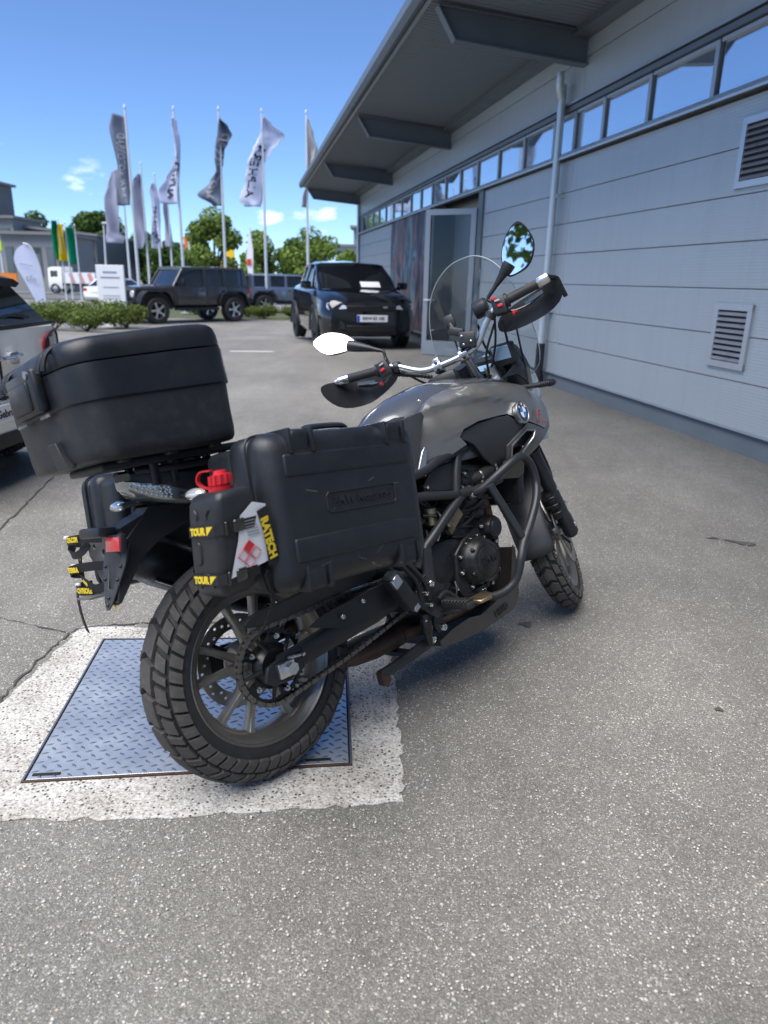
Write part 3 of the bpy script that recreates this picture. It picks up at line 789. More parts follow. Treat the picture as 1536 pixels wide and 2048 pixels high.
pm('red_plastic', (.55, .02, .03), .35, 0, .1, 20)
pm('red_lens', (.55, .012, .015), .18, 0, .15, 60, coat=1)
pm('yellow_print', (.75, .55, .03), .6, 0, .1, 60)
pm('strap_black', (.012, .012, .013), .7, 0, .2, 80, .6, 900)
pm('paper_white', (.72, .74, .76), .5, 0, .06, 20)
pm('print_red', (.60, .03, .04), .5, 0, .05)
pm('print_grey', (.30, .31, .33), .6, 0, .1)
pm('badge_blue', (.02, .18, .62), .25, 0, .05, coat=1)
pm('badge_white', (.85, .86, .87), .25, 0, .03, coat=1)
pm('badge_black', (.01, .01, .011), .25, 0, .05, coat=1)
pm('mirror_glass', (.92, .93, .93), .012, 1, .01, 2, rvar=.004)
pm('screen_blue', (.30, .45, .58), .25, 0, .08, 3)
pm('chrome', (.75, .76, .76), .08, 1, .03, 10, rvar=.03)
pm('lens_clear', (.80, .82, .84), .12, .55, .25, 90, coat=1)
pm('smoke_lens', (.36, .37, .35), .14, .55, .12, 20, coat=1)
clear_mat('clear_screen', (.93, .95, .95), .02, .045)
pm('screen_edge', (.62, .70, .72), .25, 0, .1, 10, trans=.4)

bike = thing('motorcycle', 'dark silver adventure motorcycle with crash bars leaning on its side stand', 'motorcycle', (0.75, 0, 0), BK)
def bp(name, bm, mat, parent=None, **k): return obj(name, bm, mat, parent or bike, **k)

# ---- tyres and wheels
def tyre_s(c, rc, br, ay):
    def f(th, s, h):
        ph = s * rad(84); r = rc + (br + h) * math.cos(ph); y = (ay + h) * math.sin(ph)
        return Vector((c[0] + r * math.cos(th), c[1] + y, c[2] + r * math.sin(th)))
    return f
def tread(bm, f, N, blocks, h, off=.5):
    pit = 2 * PI / N
    for i in range(N):
        for (s0, s1, t0, t1, sk, hh) in blocks:
            for sg in ((1,) if s0 < 0 else (1, -1)):
                o = off if sg < 0 else 0
                def pt(u, v, z, inset=0.0):
                    s = s0 + (s1 - s0) * (inset + (1 - 2 * inset) * v); t = t0 + (t1 - t0) * (inset + (1 - 2 * inset) * u)
                    return f((i + o + t + sk * abs(s)) * pit, sg * s, z)
                nu, nv = 2, 3 if (s1 - s0) < .4 else 5
                T = [[bm.verts.new(pt(a / nu, b / nv, h * hh, .05)) for b in range(nv + 1)] for a in range(nu + 1)]
                D = [[bm.verts.new(pt(a / nu, b / nv, -.002)) if a in (0, nu) or b in (0, nv) else None for b in range(nv + 1)] for a in range(nu + 1)]
                for a in range(nu):
                    for b in range(nv): bm.faces.new((T[a][b], T[a + 1][b], T[a + 1][b + 1], T[a][b + 1]))
                for a in range(nu):
                    for b in (0, nv): bm.faces.new((T[a][b], T[a + 1][b], D[a + 1][b], D[a][b]))
                for b in range(nv):
                    for a in (0, nu): bm.faces.new((T[a][b], T[a][b + 1], D[a][b + 1], D[a][b]))
def wheel(c, rc, br, ay, rim_r, rim_w, N, blocks, h, xf, nm, vspokes, hub_w, phase=0.0):
    w = bpy.data.objects.new(nm, None); COL.objects.link(w); w.parent = bike; w.location = (-.75, 0, 0); w.empty_display_size = .1
    bm = B(); prof = [(rim_r - .008, -rim_w), (rim_r + .004, -rim_w - .006)]
    prof += [(rc + br * math.cos(rad(p)), ay * math.sin(rad(p))) for p in range(-104, 105, 8)]
    prof += [(rim_r + .004, rim_w + .006), (rim_r - .008, rim_w)]
    add_lathe(bm, prof, c, 'Y', 72)
    # moulded bead ring and faint sidewall ribs
    for sg in (-1, 1): add_tube(bm, [(c[0] + (rim_r + .010) * math.cos(2 * PI * k / 60), c[1] + sg * (rim_w + .006), c[2] + (rim_r + .010) * math.sin(2 * PI * k / 60)) for k in range(60)], .0035, 6, True)
    ty = obj('tyre', bm, 'tyre_rubber', w, xf=xf)
    bm = B(); tread(bm, tyre_s(c, rc, br, ay), N, blocks, h); obj('tread', bm, 'tread_rubber', ty, smooth=25, xf=xf)
    bm = B(); R = rim_r; W_ = rim_w
    add_lathe(bm, [(R + .006, -W_ - .003), (R - .001, -W_ - .006), (R - .012, -W_ + .004), (R - .026, -W_ + .012), (R - .036, -W_ * .35), (R - .038, 0), (R - .036, W_ * .35), (R - .026, W_ - .012), (R - .012, W_ - .004), (R - .001, W_ + .006), (R + .006, W_ + .003), (R - .006, W_ - .006), (R - .018, 0), (R - .006, -W_ + .006)], c, 'Y', 72, True)
    rim = obj('rim', bm, 'wheel_bronze', w, smooth=50, xf=xf)
    bm = B(); add_lathe(bm, [(.012, -hub_w), (.042, -hub_w), (.046, -hub_w + .01), (.040, -hub_w * .4), (.038, 0), (.044, hub_w * .5), (.058, hub_w - .012), (.058, hub_w), (.012, hub_w)], c, 'Y', 32, True); obj('hub', bm, 'wheel_bronze', w, xf=xf)
    for k in range(5):
        for d in (-1, 1):
            a0 = phase + 2 * PI * k / 5 + d * rad(9); a1 = phase + 2 * PI * k / 5 + d * rad(vspokes)
            p0 = Vector((c[0] + .036 * math.cos(a0), c[1] - .010, c[2] + .036 * math.sin(a0))); p1 = Vector((c[0] + (R - .030) * math.cos(a1), c[1], c[2] + (R - .030) * math.sin(a1)))
            dr = (p1 - p0).normalized(); side = dr.cross(Vector((0, 1, 0))).normalized(); secs = []
            for q, (hw, hy) in zip((0, .25, .6, .9, 1), ((.015, .026), (.0115, .022), (.0090, .017), (.0105, .018), (.018, .024))):
                p = p0.lerp(p1, q)
                secs.append([p + side * hw * x + Vector((0, 1, 0)) * hy * y for x, y in ((-1, -.55), (-.55, -1), (.55, -1), (1, -.55), (1, .55), (.55, 1), (-.55, 1), (-1, .55))])
            bm = B(); add_loft(bm, secs); obj('spoke', bm, 'wheel_bronze', w, smooth=50, xf=xf)
    return w
blk_r = [(-.30, .30, .04, .93, .9, 1.0), (.36, .62, .02, .50, .9, 1.0), (.34, .64, .60, .86, .9, 1.18), (.68, .99, -.02, .40, .55, 1.0), (.68, .99, .50, .90, .55, .95)]
RW = wheel((0, 0, .325), .243, .070, .062, .222, .050, 23, blk_r, .012, None, 'rear_wheel', 15, .062, rad(20))
blk_f = [(-.27, .27, .05, .80, 1.1, 1.0), (.31, .62, .10, .82, .9, 1.0), (.67, .99, .02, .55, .5, 1.0), (.67, .99, .66, .92, .5, .9)]
FW = wheel((1.562, 0, .33), .264, .056, .047, .247, .038, 31, blk_f, .010, STEER, 'front_wheel', 14, .05, rad(5))

# ---- brake discs with drilled holes
def disc(c, ro, ri, y, xf, parent, nh=34):
    bm = B(); holes = []
    for k in range(nh):
        a = 2 * PI * k / nh; rr = ri + (ro - ri) * (.3, .5, .72)[k % 3]
        holes.append(circ((c[0] + rr * math.cos(a), c[2] + rr * math.sin(a)), .0046, 8))
    holes.append(circ((c[0], c[2]), ri, 48))
    add_panel(bm, circ((c[0], c[2]), ro, 72), holes, lambda a, b: Vector((a, y, b)), .0045, .05, Vector((0, 1, 0)))
    d = obj('brake_disc', bm, 'disc_steel', parent, smooth=30, xf=xf)
    bm = B()
    for k in range(6):
        a = 2 * PI * k / 6 + .3; add_cyl(bm, (c[0] + .05 * math.cos(a), y * .8, c[2] + .05 * math.sin(a)), (c[0] + (ri + .004) * math.cos(a), y - .002, c[2] + (ri + .004) * math.sin(a)), .008, .006, 8)
    obj('carrier', bm, 'engine_black', d, xf=xf)
disc((0, 0, .325), .1325, .092, .078, None, RW)
for sg in (-1, 1): disc((1.562, 0, .33), .150, .108, sg * .068, STEER, FW)
bm = B(); add_rbox(bm, (.105, .088, .400), (.11, .055, .065), .012, 2, Matrix.Rotation(rad(-35), 3, 'Y')); bp('rear_caliper', bm, 'engine_black')

# ---- sprocket, carrier and chain
SY = -.090
bm = B()
pts = []
for k in range(42):
    for f_, r in ((0, .100), (.25, .1085), (.5, .1085), (.75, .100)):
        a = 2 * PI * (k + f_) / 42; pts.append((r * math.cos(a), .325 + r * math.sin(a)))
holes = []
for k in range(5):
    a = 2 * PI * k / 5 + .63
    holes.append([(math.cos(a + d) * r, .325 + math.sin(a + d) * r) for d, r in ((-.42, .064), (-.2, .064), (0, .064), (.2, .064), (.42, .064), (.44, .090), (.22, .092), (0, .092), (-.22, .092), (-.44, .090))])
add_panel(bm, pts, holes, lambda a, b: Vector((a, SY, b)), .007, .03, Vector((0, -1, 0)))
spk = bp('rear_sprocket', bm, 'engine_black', smooth=25)
bm = B(); add_lathe(bm, [(.02, -.112), (.045, -.110), (.056, -.098), (.062, -.085), (.058, -.06), (.02, -.06)], (0, 0, .325), 'Y', 40); obj('cush_carrier', bm, 'engine_black', spk)
bm = B()
for k in range(5):
    a = 2 * PI * k / 5 + .63 + PI / 5; add_cyl(bm, (.078 * math.cos(a), -.085, .325 + .078 * math.sin(a)), (.078 * math.cos(a), -.104, .325 + .078 * math.sin(a)), .0085, None, 6)
    add_cyl(bm, (.078 * math.cos(a), -.10, .325 + .078 * math.sin(a)), (.078 * math.cos(a), -.112, .325 + .078 * math.sin(a)), .0045, None, 8)
obj('sprocket_nut', bm, 'bolt_steel', spk)
bm = B()
for k in range(5):
    a = 2 * PI * k / 5 + .63; add_tube(bm, [(.045 * math.cos(a), -.108, .325 + .045 * math.sin(a)), (.092 * math.cos(a + .1), -.094, .325 + .092 * math.sin(a + .1))], [.007, .005], 8)
obj('carrier_rib', bm, 'engine_black', spk)
C1, r1, C2, r2 = Vector((0, .325)), .1062, Vector((.635, .385)), .046
dv = C2 - C1; D = dv.length; phi = math.atan2(dv.y, dv.x); be = math.acos((r1 - r2) / D)
path = []
at_, ab_ = phi + be, phi - be
def arc(c, r, a0, a1, n):
    return [(c.x + r * math.cos(a0 + (a1 - a0) * k / n), c.y + r * math.sin(a0 + (a1 - a0) * k / n)) for k in range(n + 1)]
path += arc(C1, r1, at_, ab_ + 2 * PI, 60)
lo_a = Vector(path[-1]); lo_b = Vector((C2.x + r2 * math.cos(ab_), C2.y + r2 * math.sin(ab_)))
for k in range(1, 40):
    t = k / 40; p = lo_a.lerp(lo_b, t); path.append((p.x, p.y - .012 * math.sin(PI * t)))
path += arc(C2, r2, ab_, at_, 20)
path.append(path[0])
cum = [0]
for i in range(1, len(path)): cum.append(cum[-1] + math.dist(path[i], path[i - 1]))
nl = round(cum[-1] / .015875); nl -= nl % 2; pitch = cum[-1] / nl
def onpath(s):
    s %= cum[-1]; import bisect
    i = min(len(path) - 2, max(0, bisect.bisect(cum, s) - 1)); t = (s - cum[i]) / max(1e-9, cum[i + 1] - cum[i])
    return Vector((path[i][0] + (path[i + 1][0] - path[i][0]) * t, path[i][1] + (path[i + 1][1] - path[i][1]) * t))
bm = B()
for k in range(nl):
    a, b_ = onpath(k * pitch), onpath((k + 1) * pitch); d = (b_ - a).normalized(); nn = Vector((-d.y, d.x))
    w = .0048 if k % 2 else .0090
    ol = []
    for c, sg in ((a, -1), (b_, 1)):
        for q in range(6):
            th = PI / 2 + PI * q / 5 if sg < 0 else -PI / 2 + PI * q / 5
            ol.append(c + d * math.cos(th) * .0068 + nn * math.sin(th) * .0068)
    ol = [(p.x, p.y) for p in ol]
    mid = (a + b_) / 2
    ol.insert(6, tuple(mid - nn * .0048)); ol.append(tuple(mid + nn * .0048))
    for sg in (-1, 1):
        y0 = SY + sg * w; add_prism(bm, ol, y0 - .0012, y0 + .0012, 'XZ')
    add_cyl(bm, (a.x, SY - .0118, a.y), (a.x, SY + .0118, a.y), .0036, None, 8)
    add_cyl(bm, (a.x, SY - .0040, a.y), (a.x, SY + .0040, a.y), .0052, None, 8)
bp('chain', bm, 'chain_steel', smooth=30)

# ---- swingarm, axle blocks, chain guard
def arm(sg):
    bm = B(); secs = []
    for x, y, z, w, h in ((.60, .085, .395, .034, .085), (.50, .105, .385, .034, .080), (.36, .128, .366, .034, .074), (.20, .134, .350, .034, .066), (.08, .136, .336, .034, .060), (-.005, .136, .328, .030, .055)):
        secs.append([(x, sg * (y + a * w / 2), z + b * h / 2) for a, b in ((-1, -.7), (-.6, -1), (.6, -1), (1, -.7), (1, .7), (.6, 1), (-.6, 1), (-1, .7))])
    add_loft(bm, secs); return bm
for sg in (-1, 1): bp('swingarm', arm(sg), 'frame_black', smooth=45)
bm = B(); add_cyl(bm, (.60, -.10, .395), (.60, .10, .395), .035, None, 16); add_rbox(bm, (.46, 0, .385), (.09, .24, .06), .015, 2); bp('swingarm_bridge', bm, 'frame_black')
for sg in (-1, 1):
    bm = B(); add_prism(bm, [(-.075, .31), (-.06, .345), (.0, .362), (.06, .355), (.055, .305), (.0, .288), (-.05, .292)], sg * .150, sg * .163, 'XZ')
    ab = bp('axle_plate', bm, 'frame_black', bev=.003)
    bm = B(); add_rbox(bm, (-.01, sg * .168, .325), (.052, .018, .042), .004, 2); add_cyl(bm, (0, sg * .165, .325), (0, sg * .190, .325), .0175, None, 6); obj('axle_nut', bm, 'bare_alu', ab)
    bm = B(); add_cyl(bm, (.0, sg * .170, .352), (.045, sg * .170, .346), .005, None, 8); add_bolt(bm, (.05, sg * .170, .345), (1, 0, 0), .007); obj('adjuster', bm, 'bolt_steel', ab)
bm = B(); add_panel(bm, [(-.065, .452), (-.055, .478), (.10, .492), (.30, .508), (.40, .50), (.38, .455), (.22, .452), (.05, .440)], [], lambda a, b: Vector((a, -.122 - .012 * math.sin((b - .44) * 20), b)), .022, .04, Vector((0, -1, 0)), 3)
bp('chain_guard', bm, 'black_plastic', bev=.002)
bm = B(); add_panel(bm, [(.10, .40), (.16, .42), (.40, .44), (.55, .43), (.55, .36), (.40, .36), (.20, .365)], [], lambda a, b: Vector((a, -.155, b)), .006, .05, Vector((0, -1, 0))); bp('arm_guard', bm, 'black_plastic')
bm = B()
for p in ((.30, -.162, .415), (.215, -.162, .395), (.47, -.162, .405)): add_bolt(bm, p, (0, -1, 0), .008)
bp('guard_bolt', bm, 'bolt_steel')
# rear inner fender
bm = B(); secs = []
for k in range(15):
    a = rad(20 + k * 5.4); secs.append([(.365 * math.cos(a) - .0, y, .325 + (.365 - .6 * y * y) * math.sin(a)) for y in (-.085, -.06, -.03, 0, .03, .06, .085)])
top = [[bm.verts.new(p) for p in s] for s in secs]
for i in range(14):
    for j in range(6): bm.faces.new((top[i][j], top[i + 1][j], top[i + 1][j + 1], top[i][j + 1]))
o = bp('rear_fender', bm, 'black_plastic'); md = o.modifiers.new('s', 'SOLIDIFY'); md.thickness = .004

# ---- engine
bm = B(); add_rbox(bm, (.80, 0, .375), (.44, .25, .20), .035, 3); add_rbox(bm, (.70, -.06, .42), (.22, .16, .16), .03, 2); add_rbox(bm, (.80, 0, .27), (.36, .20, .08), .025, 2)
eng = bp('engine', bm, 'engine_black')
RC = Matrix.Rotation(rad(12), 3, 'Y')
bm = B(); add_rbox(bm, (.875, 0, .545), (.20, .26, .20), .02, 2, RC)
for k in range(5): add_rbox(bm, (.865 + k * .012, -.003, .475 + k * .032), (.205, .272, .008), .002, 1, RC)
obj('cylinder_block', bm, 'engine_black', eng)
bm = B(); add_rbox(bm, (.915, 0, .68), (.21, .30, .09), .02, 2, RC); obj('cylinder_head', bm, 'engine_black', eng)
bm = B(); add_lathe(bm, [(.0, -.203), (.050, -.203), (.056, -.198), (.060, -.200), (.070, -.196), (.077, -.184), (.082, -.168), (.088, -.160), (.089, -.11), (.0, -.11)], (.855, 0, .390), 'Y', 56)
for k in range(6):
    a = rad(20 + 60 * k); p = Vector((.855 + .074 * math.cos(a), -.188, .390 + .074 * math.sin(a))); add_rbox(bm, p, (.012, .012, .026), .003, 1, Matrix.Rotation(-a + PI / 2, 3, 'Y'))
cc = obj('clutch_cover', bm, 'engine_black', eng, smooth=45)
bm = B(); add_text(bm, 'BMW', .034, (.856, -.2045, .394), (1, 0, 0), (0, 0, 1), .0018, bold=.0006, space=1.1); obj('lettering', bm, 'engine_black', cc, smooth=0)
bm = B(); add_lathe(bm, [(0, -.182), (.026, -.182), (.029, -.178), (.036, -.176), (.042, -.165), (.046, -.12), (0, -.12)], (.955, 0, .487), 'Y', 36); obj('pump_cover', bm, 'engine_black', eng, smooth=45)
bm = B(); add_prism(bm, [(.73, .33), (.75, .44), (.80, .475), (.88, .50), (.99, .52), (1.0, .44), (.96, .30), (.86, .275), (.76, .285)], -.118, -.150, 'XZ'); obj('side_cover', bm, 'engine_black', eng, bev=.008)
bm = B()
for p in ((.863, -.152, .696), (.840, -.152, .652), (.899, -.155, .502), (.872, -.152, .475), (.834, -.152, .471), (.809, -.152, .461), (.765, -.152, .425), (.760, -.152, .371), (.800, -.152, .312), (.908, -.152, .297), (.734, -.140, .324), (.965, -.155, .433), (.955, -.153, .335)):
    add_cyl(bm, (p[0], p[1] + .02, p[2]), (p[0], p[1] - .002, p[2]), .010, None, 10)
obj('bolt_boss', bm, 'engine_black', eng)
bm = B()
for p in ((.863, -.155, .696), (.840, -.155, .652), (.899, -.158, .502), (.872, -.156, .475), (.834, -.155, .471), (.809, -.155, .461), (.765, -.155, .425), (.760, -.155, .371), (.800, -.155, .312), (.908, -.155, .297), (.734, -.143, .324), (.965, -.158, .433), (.955, -.156, .335)):
    add_bolt(bm, p, (0, -1, 0), .0072, .006)
obj('cover_bolt', bm, 'bolt_steel', eng)
# sprocket cover: open spoked ring
bm = B()
add_lathe(bm, [(.052, -.128), (.070, -.132), (.074, -.125), (.074, -.10), (.052, -.10)], (.668, 0, .395), 'Y', 36, True)
add_lathe(bm, [(0, -.136), (.020, -.136), (.023, -.13), (.023, -.10), (0, -.10)], (.668, 0, .395), 'Y', 20)
for k in range(7):
    a = 2 * PI * k / 7; add_tube(bm, [(.668 + .02 * math.cos(a), -.122, .395 + .02 * math.sin(a)), (.668 + .056 * math.cos(a), -.122, .395 + .056 * math.sin(a))], .005, 6)
obj('sprocket_cover', bm, 'engine_black', eng)
# hoses, wires and small fittings filling the gaps
bm = B()
add_tube(bm, crom([(.893, -.145, .668), (.93, -.155, .670), (.985, -.155, .682), (1.04, -.145, .690), (1.10, -.12, .69)], 5), .022, 14)
hz_ = bp('radiator_hose', bm, 'tyre_rubber')
bm = B()
for x, z in ((.935, .671), (1.02, .687)): add_lathe(bm, [(.0235, -.006), (.026, 0), (.0235, .006)], (x, -.155, z), 'X', 16)
obj('hose_clamp', bm, 'bolt_steel', hz_)
bm = B()
add_lathe(bm, [(0, -.165), (.022, -.163), (.034, -.152), (.038, -.13), (0, -.13)], (.885, 0, .672), 'Y', 20)
for k in range(7):
    a = 2 * PI * k / 7; add_box(bm, (.885 + .022 * math.cos(a), -.160, .672 + .022 * math.sin(a)), (.026, .01, .004), Matrix.Rotation(-a, 3, 'Y'))
bp('water_pump', bm, 'engine_black')
bm = B(); rr = random.Random(9)
for k in range(16):
    a = Vector((rr.uniform(.62, .80), rr.uniform(-.13, -.04), rr.uniform(.44, .70))); c = Vector((rr.uniform(.60, 1.02), rr.uniform(-.13, -.05), rr.uniform(.46, .70)))
    mid = (a + c) / 2 + Vector((rr.uniform(-.05, .05), rr.uniform(-.03, .0), rr.uniform(-.06, .06)))
    add_tube(bm, crom([a, mid, c], 6), rr.uniform(.003, .006), 6)
bp('wiring', bm, 'tyre_rubber')
bm = B(); add_rbox(bm, (.775, -.148, .555), (.085, .020, .040), .004, 1, Matrix.Rotation(rad(-33), 3, 'Y'))
for k in range(4): add_box(bm, (.735 + .006 * k, -.150, .520 + .004 * k), (.004, .024, .018), Matrix.Rotation(rad(-33), 3, 'Y'))
bp('regulator', bm, 'brass_worn')
bm = B(); add_lathe(bm, [(0, .61), (.020, .61), (.020, .592), (.016, .590), (.016, .555), (0, .555)], (.695, -.125, 0), 'Z', 16); bp('brake_reservoir', bm, 'brass_worn')
bm = B(); add_tube(bm, crom([(.705, -.125, .60), (.725, -.135, .585), (.72, -.14, .545), (.69, -.135, .50)], 5), .004, 8); bp('reservoir_hose', bm, 'satin_alu')
bm = B(); add_rbox(bm, (.66, 0, .60), (.24, .17, .22), .03, 2); add_rbox(bm, (.62, 0, .46), (.16, .19, .12), .02, 2); bp('airbox', bm, 'engine_black')

# ---- trellis frame
bm = B()
add_tube(bm, crom([(.20, -.12, .70), (.45, -.145, .715), (.640, -.165, .737), (.731, -.165, .760), (.833, -.165, .779), (.90, -.16, .795), (1.0, -.12, .86), (1.12, -.05, .93)], 5), .0175, 14)
add_tube(bm, [(.838, -.165, .770), (.813, -.165, .711), (.793, -.165, .640), (.785, -.165, .60)], .0155, 14)
add_tube(bm, [(.25, -.12, .66), (.55, -.155, .667), (.637, -.165, .659), (.790, -.165, .634)], .0155, 14)
add_tube(bm, [(.86, -.17, .640), (.813, -.168, .628), (.736, -.165, .583), (.662, -.165, .538), (.610, -.16, .505), (.575, -.14, .44)], .0165, 14)
add_tube(bm, [(.797, -.17, .636), (.86, -.185, .632), (.932, -.20, .641), (.985, -.21, .650)], .0150, 14)
bp('frame_tube', bm, 'frame_black', smooth=60)
bm = B()
add_tube(bm, crom([(.20, .12, .70), (.45, .145, .715), (.640, .165, .737), (.833, .165, .779), (1.0, .12, .86), (1.12, .05, .93)], 5), .0175, 12)
add_tube(bm, [(.86, .17, .640), (.736, .165, .583), (.610, .16, .505), (.575, .14, .44)], .0165, 12)
add_tube(bm, [(.838, .165, .770), (.793, .165, .640)], .0155, 12)
bp('frame_tube', bm, 'frame_black', smooth=60)
bm = B(); add_cyl(bm, (1.21, 0, .917), (1.135, 0, 1.072), .032, None, 16); bp('steering_head', bm, 'frame_black')
bm = B(); add_panel(bm, [(.655, .690), (.660, .672), (.796, .652), (.819, .738), (.812, .743), (.740, .738), (.69, .722)], [], lambda a, b: Vector((a, -.152 - .008 * max(0, min(1, (a - .70) * 12)), b)), .010, .03, Vector((0, -1, 0))); bp('battery_cover', bm, 'black_plastic', bev=.002)
bm = B(); add_bolt(bm, (.668, -.154, .684), (0, -1, 0), .008); bp('cover_screw', bm, 'bolt_steel')

# ---- crash bar
CB = [(.851, -.170, .622), (.867, -.220, .637), (.911, -.270, .679), (.963, -.290, .706), (1.020, -.290, .714), (1.062, -.290, .680), (1.078, -.290, .617), (1.044, -.300, .555), (.986, -.300, .485), (.930, -.300, .430), (.898, -.300, .380), (.882, -.280, .319), (.850, -.250, .284), (.826, -.200, .272), (.834, -.155, .290)]
bm = B(); add_tube(bm, crom(CB, 6), .0145, 14); add_tube(bm, [(.862, -.255, .645), (.935, -.294, .452)], .0140, 14)
cbr = bp('crash_bar', bm, 'frame_black', smooth=60)
bm = B(); add_cyl(bm, (.851, -.165, .622), (.851, -.186, .622), .020, None, 14); add_cyl(bm, (.834, -.14, .290), (.834, -.168, .290), .018, None, 14); obj('mount_boss', bm, 'frame_black', cbr)
bm = B(); add_bolt(bm, (.851, -.187, .622), (0, -1, 0), .0135, .009); add_bolt(bm, (.834, -.169, .290), (0, -1, 0), .0115, .009); obj('mount_bolt', bm, 'bolt_steel', cbr)
bm = B(); CBL = [(x, -y, z) for x, y, z in CB]; add_tube(bm, crom(CBL, 5), .0145, 12); bp('crash_bar', bm, 'frame_black', smooth=60)

# ---- rider foot rest, brake pedal, brackets
bm = B()
add_panel(bm, [(.555, .425), (.588, .395), (.632, .368), (.612, .307), (.585, .278), (.572, .275), (.505, .332), (.498, .378)], [], lambda a, b: Vector((a, -.182, b)), .012, .05, Vector((0, -1, 0)))
ftb = bp('footrest_bracket', bm, 'black_plastic', bev=.002)
bm = B(); add_tube(bm, [(.596, -.172, .50), (.580, -.176, .432), (.570, -.178, .395)], [.014, .018, .022], 8); add_tube(bm, [(.510, -.165, .47), (.545, -.17, .40)], [.010, .014], 8)
add_prism(bm, [(.60, .32), (.632, .31), (.635, .222), (.60, .215), (.585, .245)], -.150, -.140, 'XZ'); obj('bracket_arm', bm, 'frame_black', ftb)
bm = B()
for p, r in (((.565, -.190, .392), .013), ((.535, -.190, .368), .008), ((.544, -.190, .329), .008), ((.618, -.158, .230), .013), ((.584, -.135, .198), .013)): add_bolt(bm, p, (0, -1, 0), r, .008)
obj('bracket_bolt', bm, 'bolt_steel', ftb)
bm = B(); add_rbox(bm, (.605, -.248, .312), (.038, .115, .022), .006, 2)
for k in range(8): add_rbox(bm, (.605, -.200 - k * .0135, .325), (.042, .006, .012), .002, 1)
bp('footrest', bm, 'tyre_rubber')
bm = B(); add_tube(bm, crom([(.60, -.165, .285), (.66, -.18, .272), (.70, -.20, .275), (.735, -.225, .280)], 5), .008, 8); bpd = bp('brake_pedal', bm, 'frame_black')
bm = B(); add_rbox(bm, (.738, -.232, .290), (.062, .052, .012), .003, 1)
for k in range(5): add_box(bm, (.714 + k * .012, -.232, .299), (.004, .05, .008))
obj('pedal_pad', bm, 'brass_worn', bpd)
bm = B(); add_tube(bm, crom([(.575, -.20, .338), (.605, -.195, .348), (.630, -.190, .345), (.66, -.185, .325), (.684, -.18, .31)], 4), .007, 8); add_tube(bm, crom([(.66, -.17, .26), (.675, -.175, .30), (.690, -.18, .335), (.70, -.17, .36)], 4), .0035, 6); bp('heel_guard', bm, 'frame_black')
# folded pillion foot rest with bright end blocks
bm = B(); add_rbox(bm, (.415, -.205, .412), (.045, .045, .135), .006, 2, Matrix.Rotation(rad(-30), 3, 'Y')); plf = bp('pillion_footrest', bm, 'black_plastic')
bm = B(); add_rbox(bm, (.388, -.222, .448), (.036, .016, .036), .003, 1, Matrix.Rotation(rad(-30), 3, 'Y')); add_rbox(bm, (.450, -.218, .352), (.026, .020, .022), .003, 1, Matrix.Rotation(rad(-30), 3, 'Y')); obj('end_block', bm, 'satin_alu', plf)
bm = B()
for q in ((.40, .475), (.45, .47), (.485, .46)): add_tube(bm, crom([(q[0] - .06, -.165, q[1] + .12), (q[0] - .02, -.185, q[1] + .04), (q[0] + .05, -.19, q[1] - .05), (q[0] + .07, -.18, q[1] - .12)], 5), .007, 8)
bp('cable', bm, 'tyre_rubber')
bm = B(); add_lathe(bm, [(0, .30), (.013, .30), (.013, .285), (.018, .28), (.018, .25), (.014, .235), (.010, .20), (0, .20)], (.535, -.165, 0), 'Z', 14); bp('brake_switch', bm, 'engine_black')

# ---- exhaust, stands, skid plate
bm = B()
add_tube(bm, crom([(1.00, -.06, .62), (1.06, -.06, .56), (1.075, -.05, .42), (1.04, -.05, .27), (.95, -.06, .225), (.80, -.075, .222), (.66, -.075, .222), (.52, -.06, .225)], 6), .021, 14)
add_tube(bm, crom([(1.00, .06, .62), (1.06, .06, .56), (1.075, .05, .42), (1.04, .05, .27), (.95, .04, .225), (.80, .03, .222), (.52, .03, .225)], 6), .021, 14)
exh = bp('exhaust_header', bm, 'pipe_rust')
bm = B(); secs = []
for x, r in ((.60, .030), (.56, .045), (.50, .052), (.40, .052), (.33, .044), (.28, .028)):
    secs.append([(x, -.01 + 1.35 * r * math.cos(2 * PI * k / 20), .225 + .80 * r * math.sin(2 * PI * k / 20)) for k in range(20)])
add_loft(bm, secs); obj('collector', bm, 'pipe_rust', exh)
bm = B(); add_tube(bm, crom([(.30, .02, .235), (.26, .08, .27), (.22, .15, .36), (.18, .185, .44)], 6), .026, 14); obj('link_pipe', bm, 'pipe_rust', exh)
a_, b_ = Vector((.20, .180, .45)), Vector((-.185, .185, .690)); dv = (b_ - a_)
bm = B(); add_tube(bm, [a_ + dv * t for t in (0, .08, .2, .5, .85, .94, .985, .985, .96)], [.040, .062, .070, .072, .072, .066, .052, .030, .028], 28, flat=(1.0, .86)); sil = bp('silencer', bm, 'engine_black')
bm = B(); q = [a_ + dv * t + Vector((-.012, -.012, -.062)) for t in (.45, .6, .75, .9)]; add_ribbon(bm, q, (0, 1, 0), .075, .004); obj('heat_shield', bm, 'satin_alu', sil)
bm = B(); add_tube(bm, [(.60, -.12, .195), (.50, -.115, .178), (.40, -.11, .165), (.36, -.105, .162)], [.018, .018, .016, .014], 12); add_tube(bm, [(.60, .12, .195), (.36, .105, .162)], .016, 12); add_tube(bm, [(.50, -.115, .178), (.50, .115, .178)], .014, 10)
cst = bp('centre_stand', bm, 'frame_black')
bm = B(); add_prism(bm, [(.352, .168), (.385, .172), (.388, .135), (.372, .118), (.355, .128)], -.118, -.092, 'XZ'); obj('stand_foot', bm, 'pipe_rust', cst)
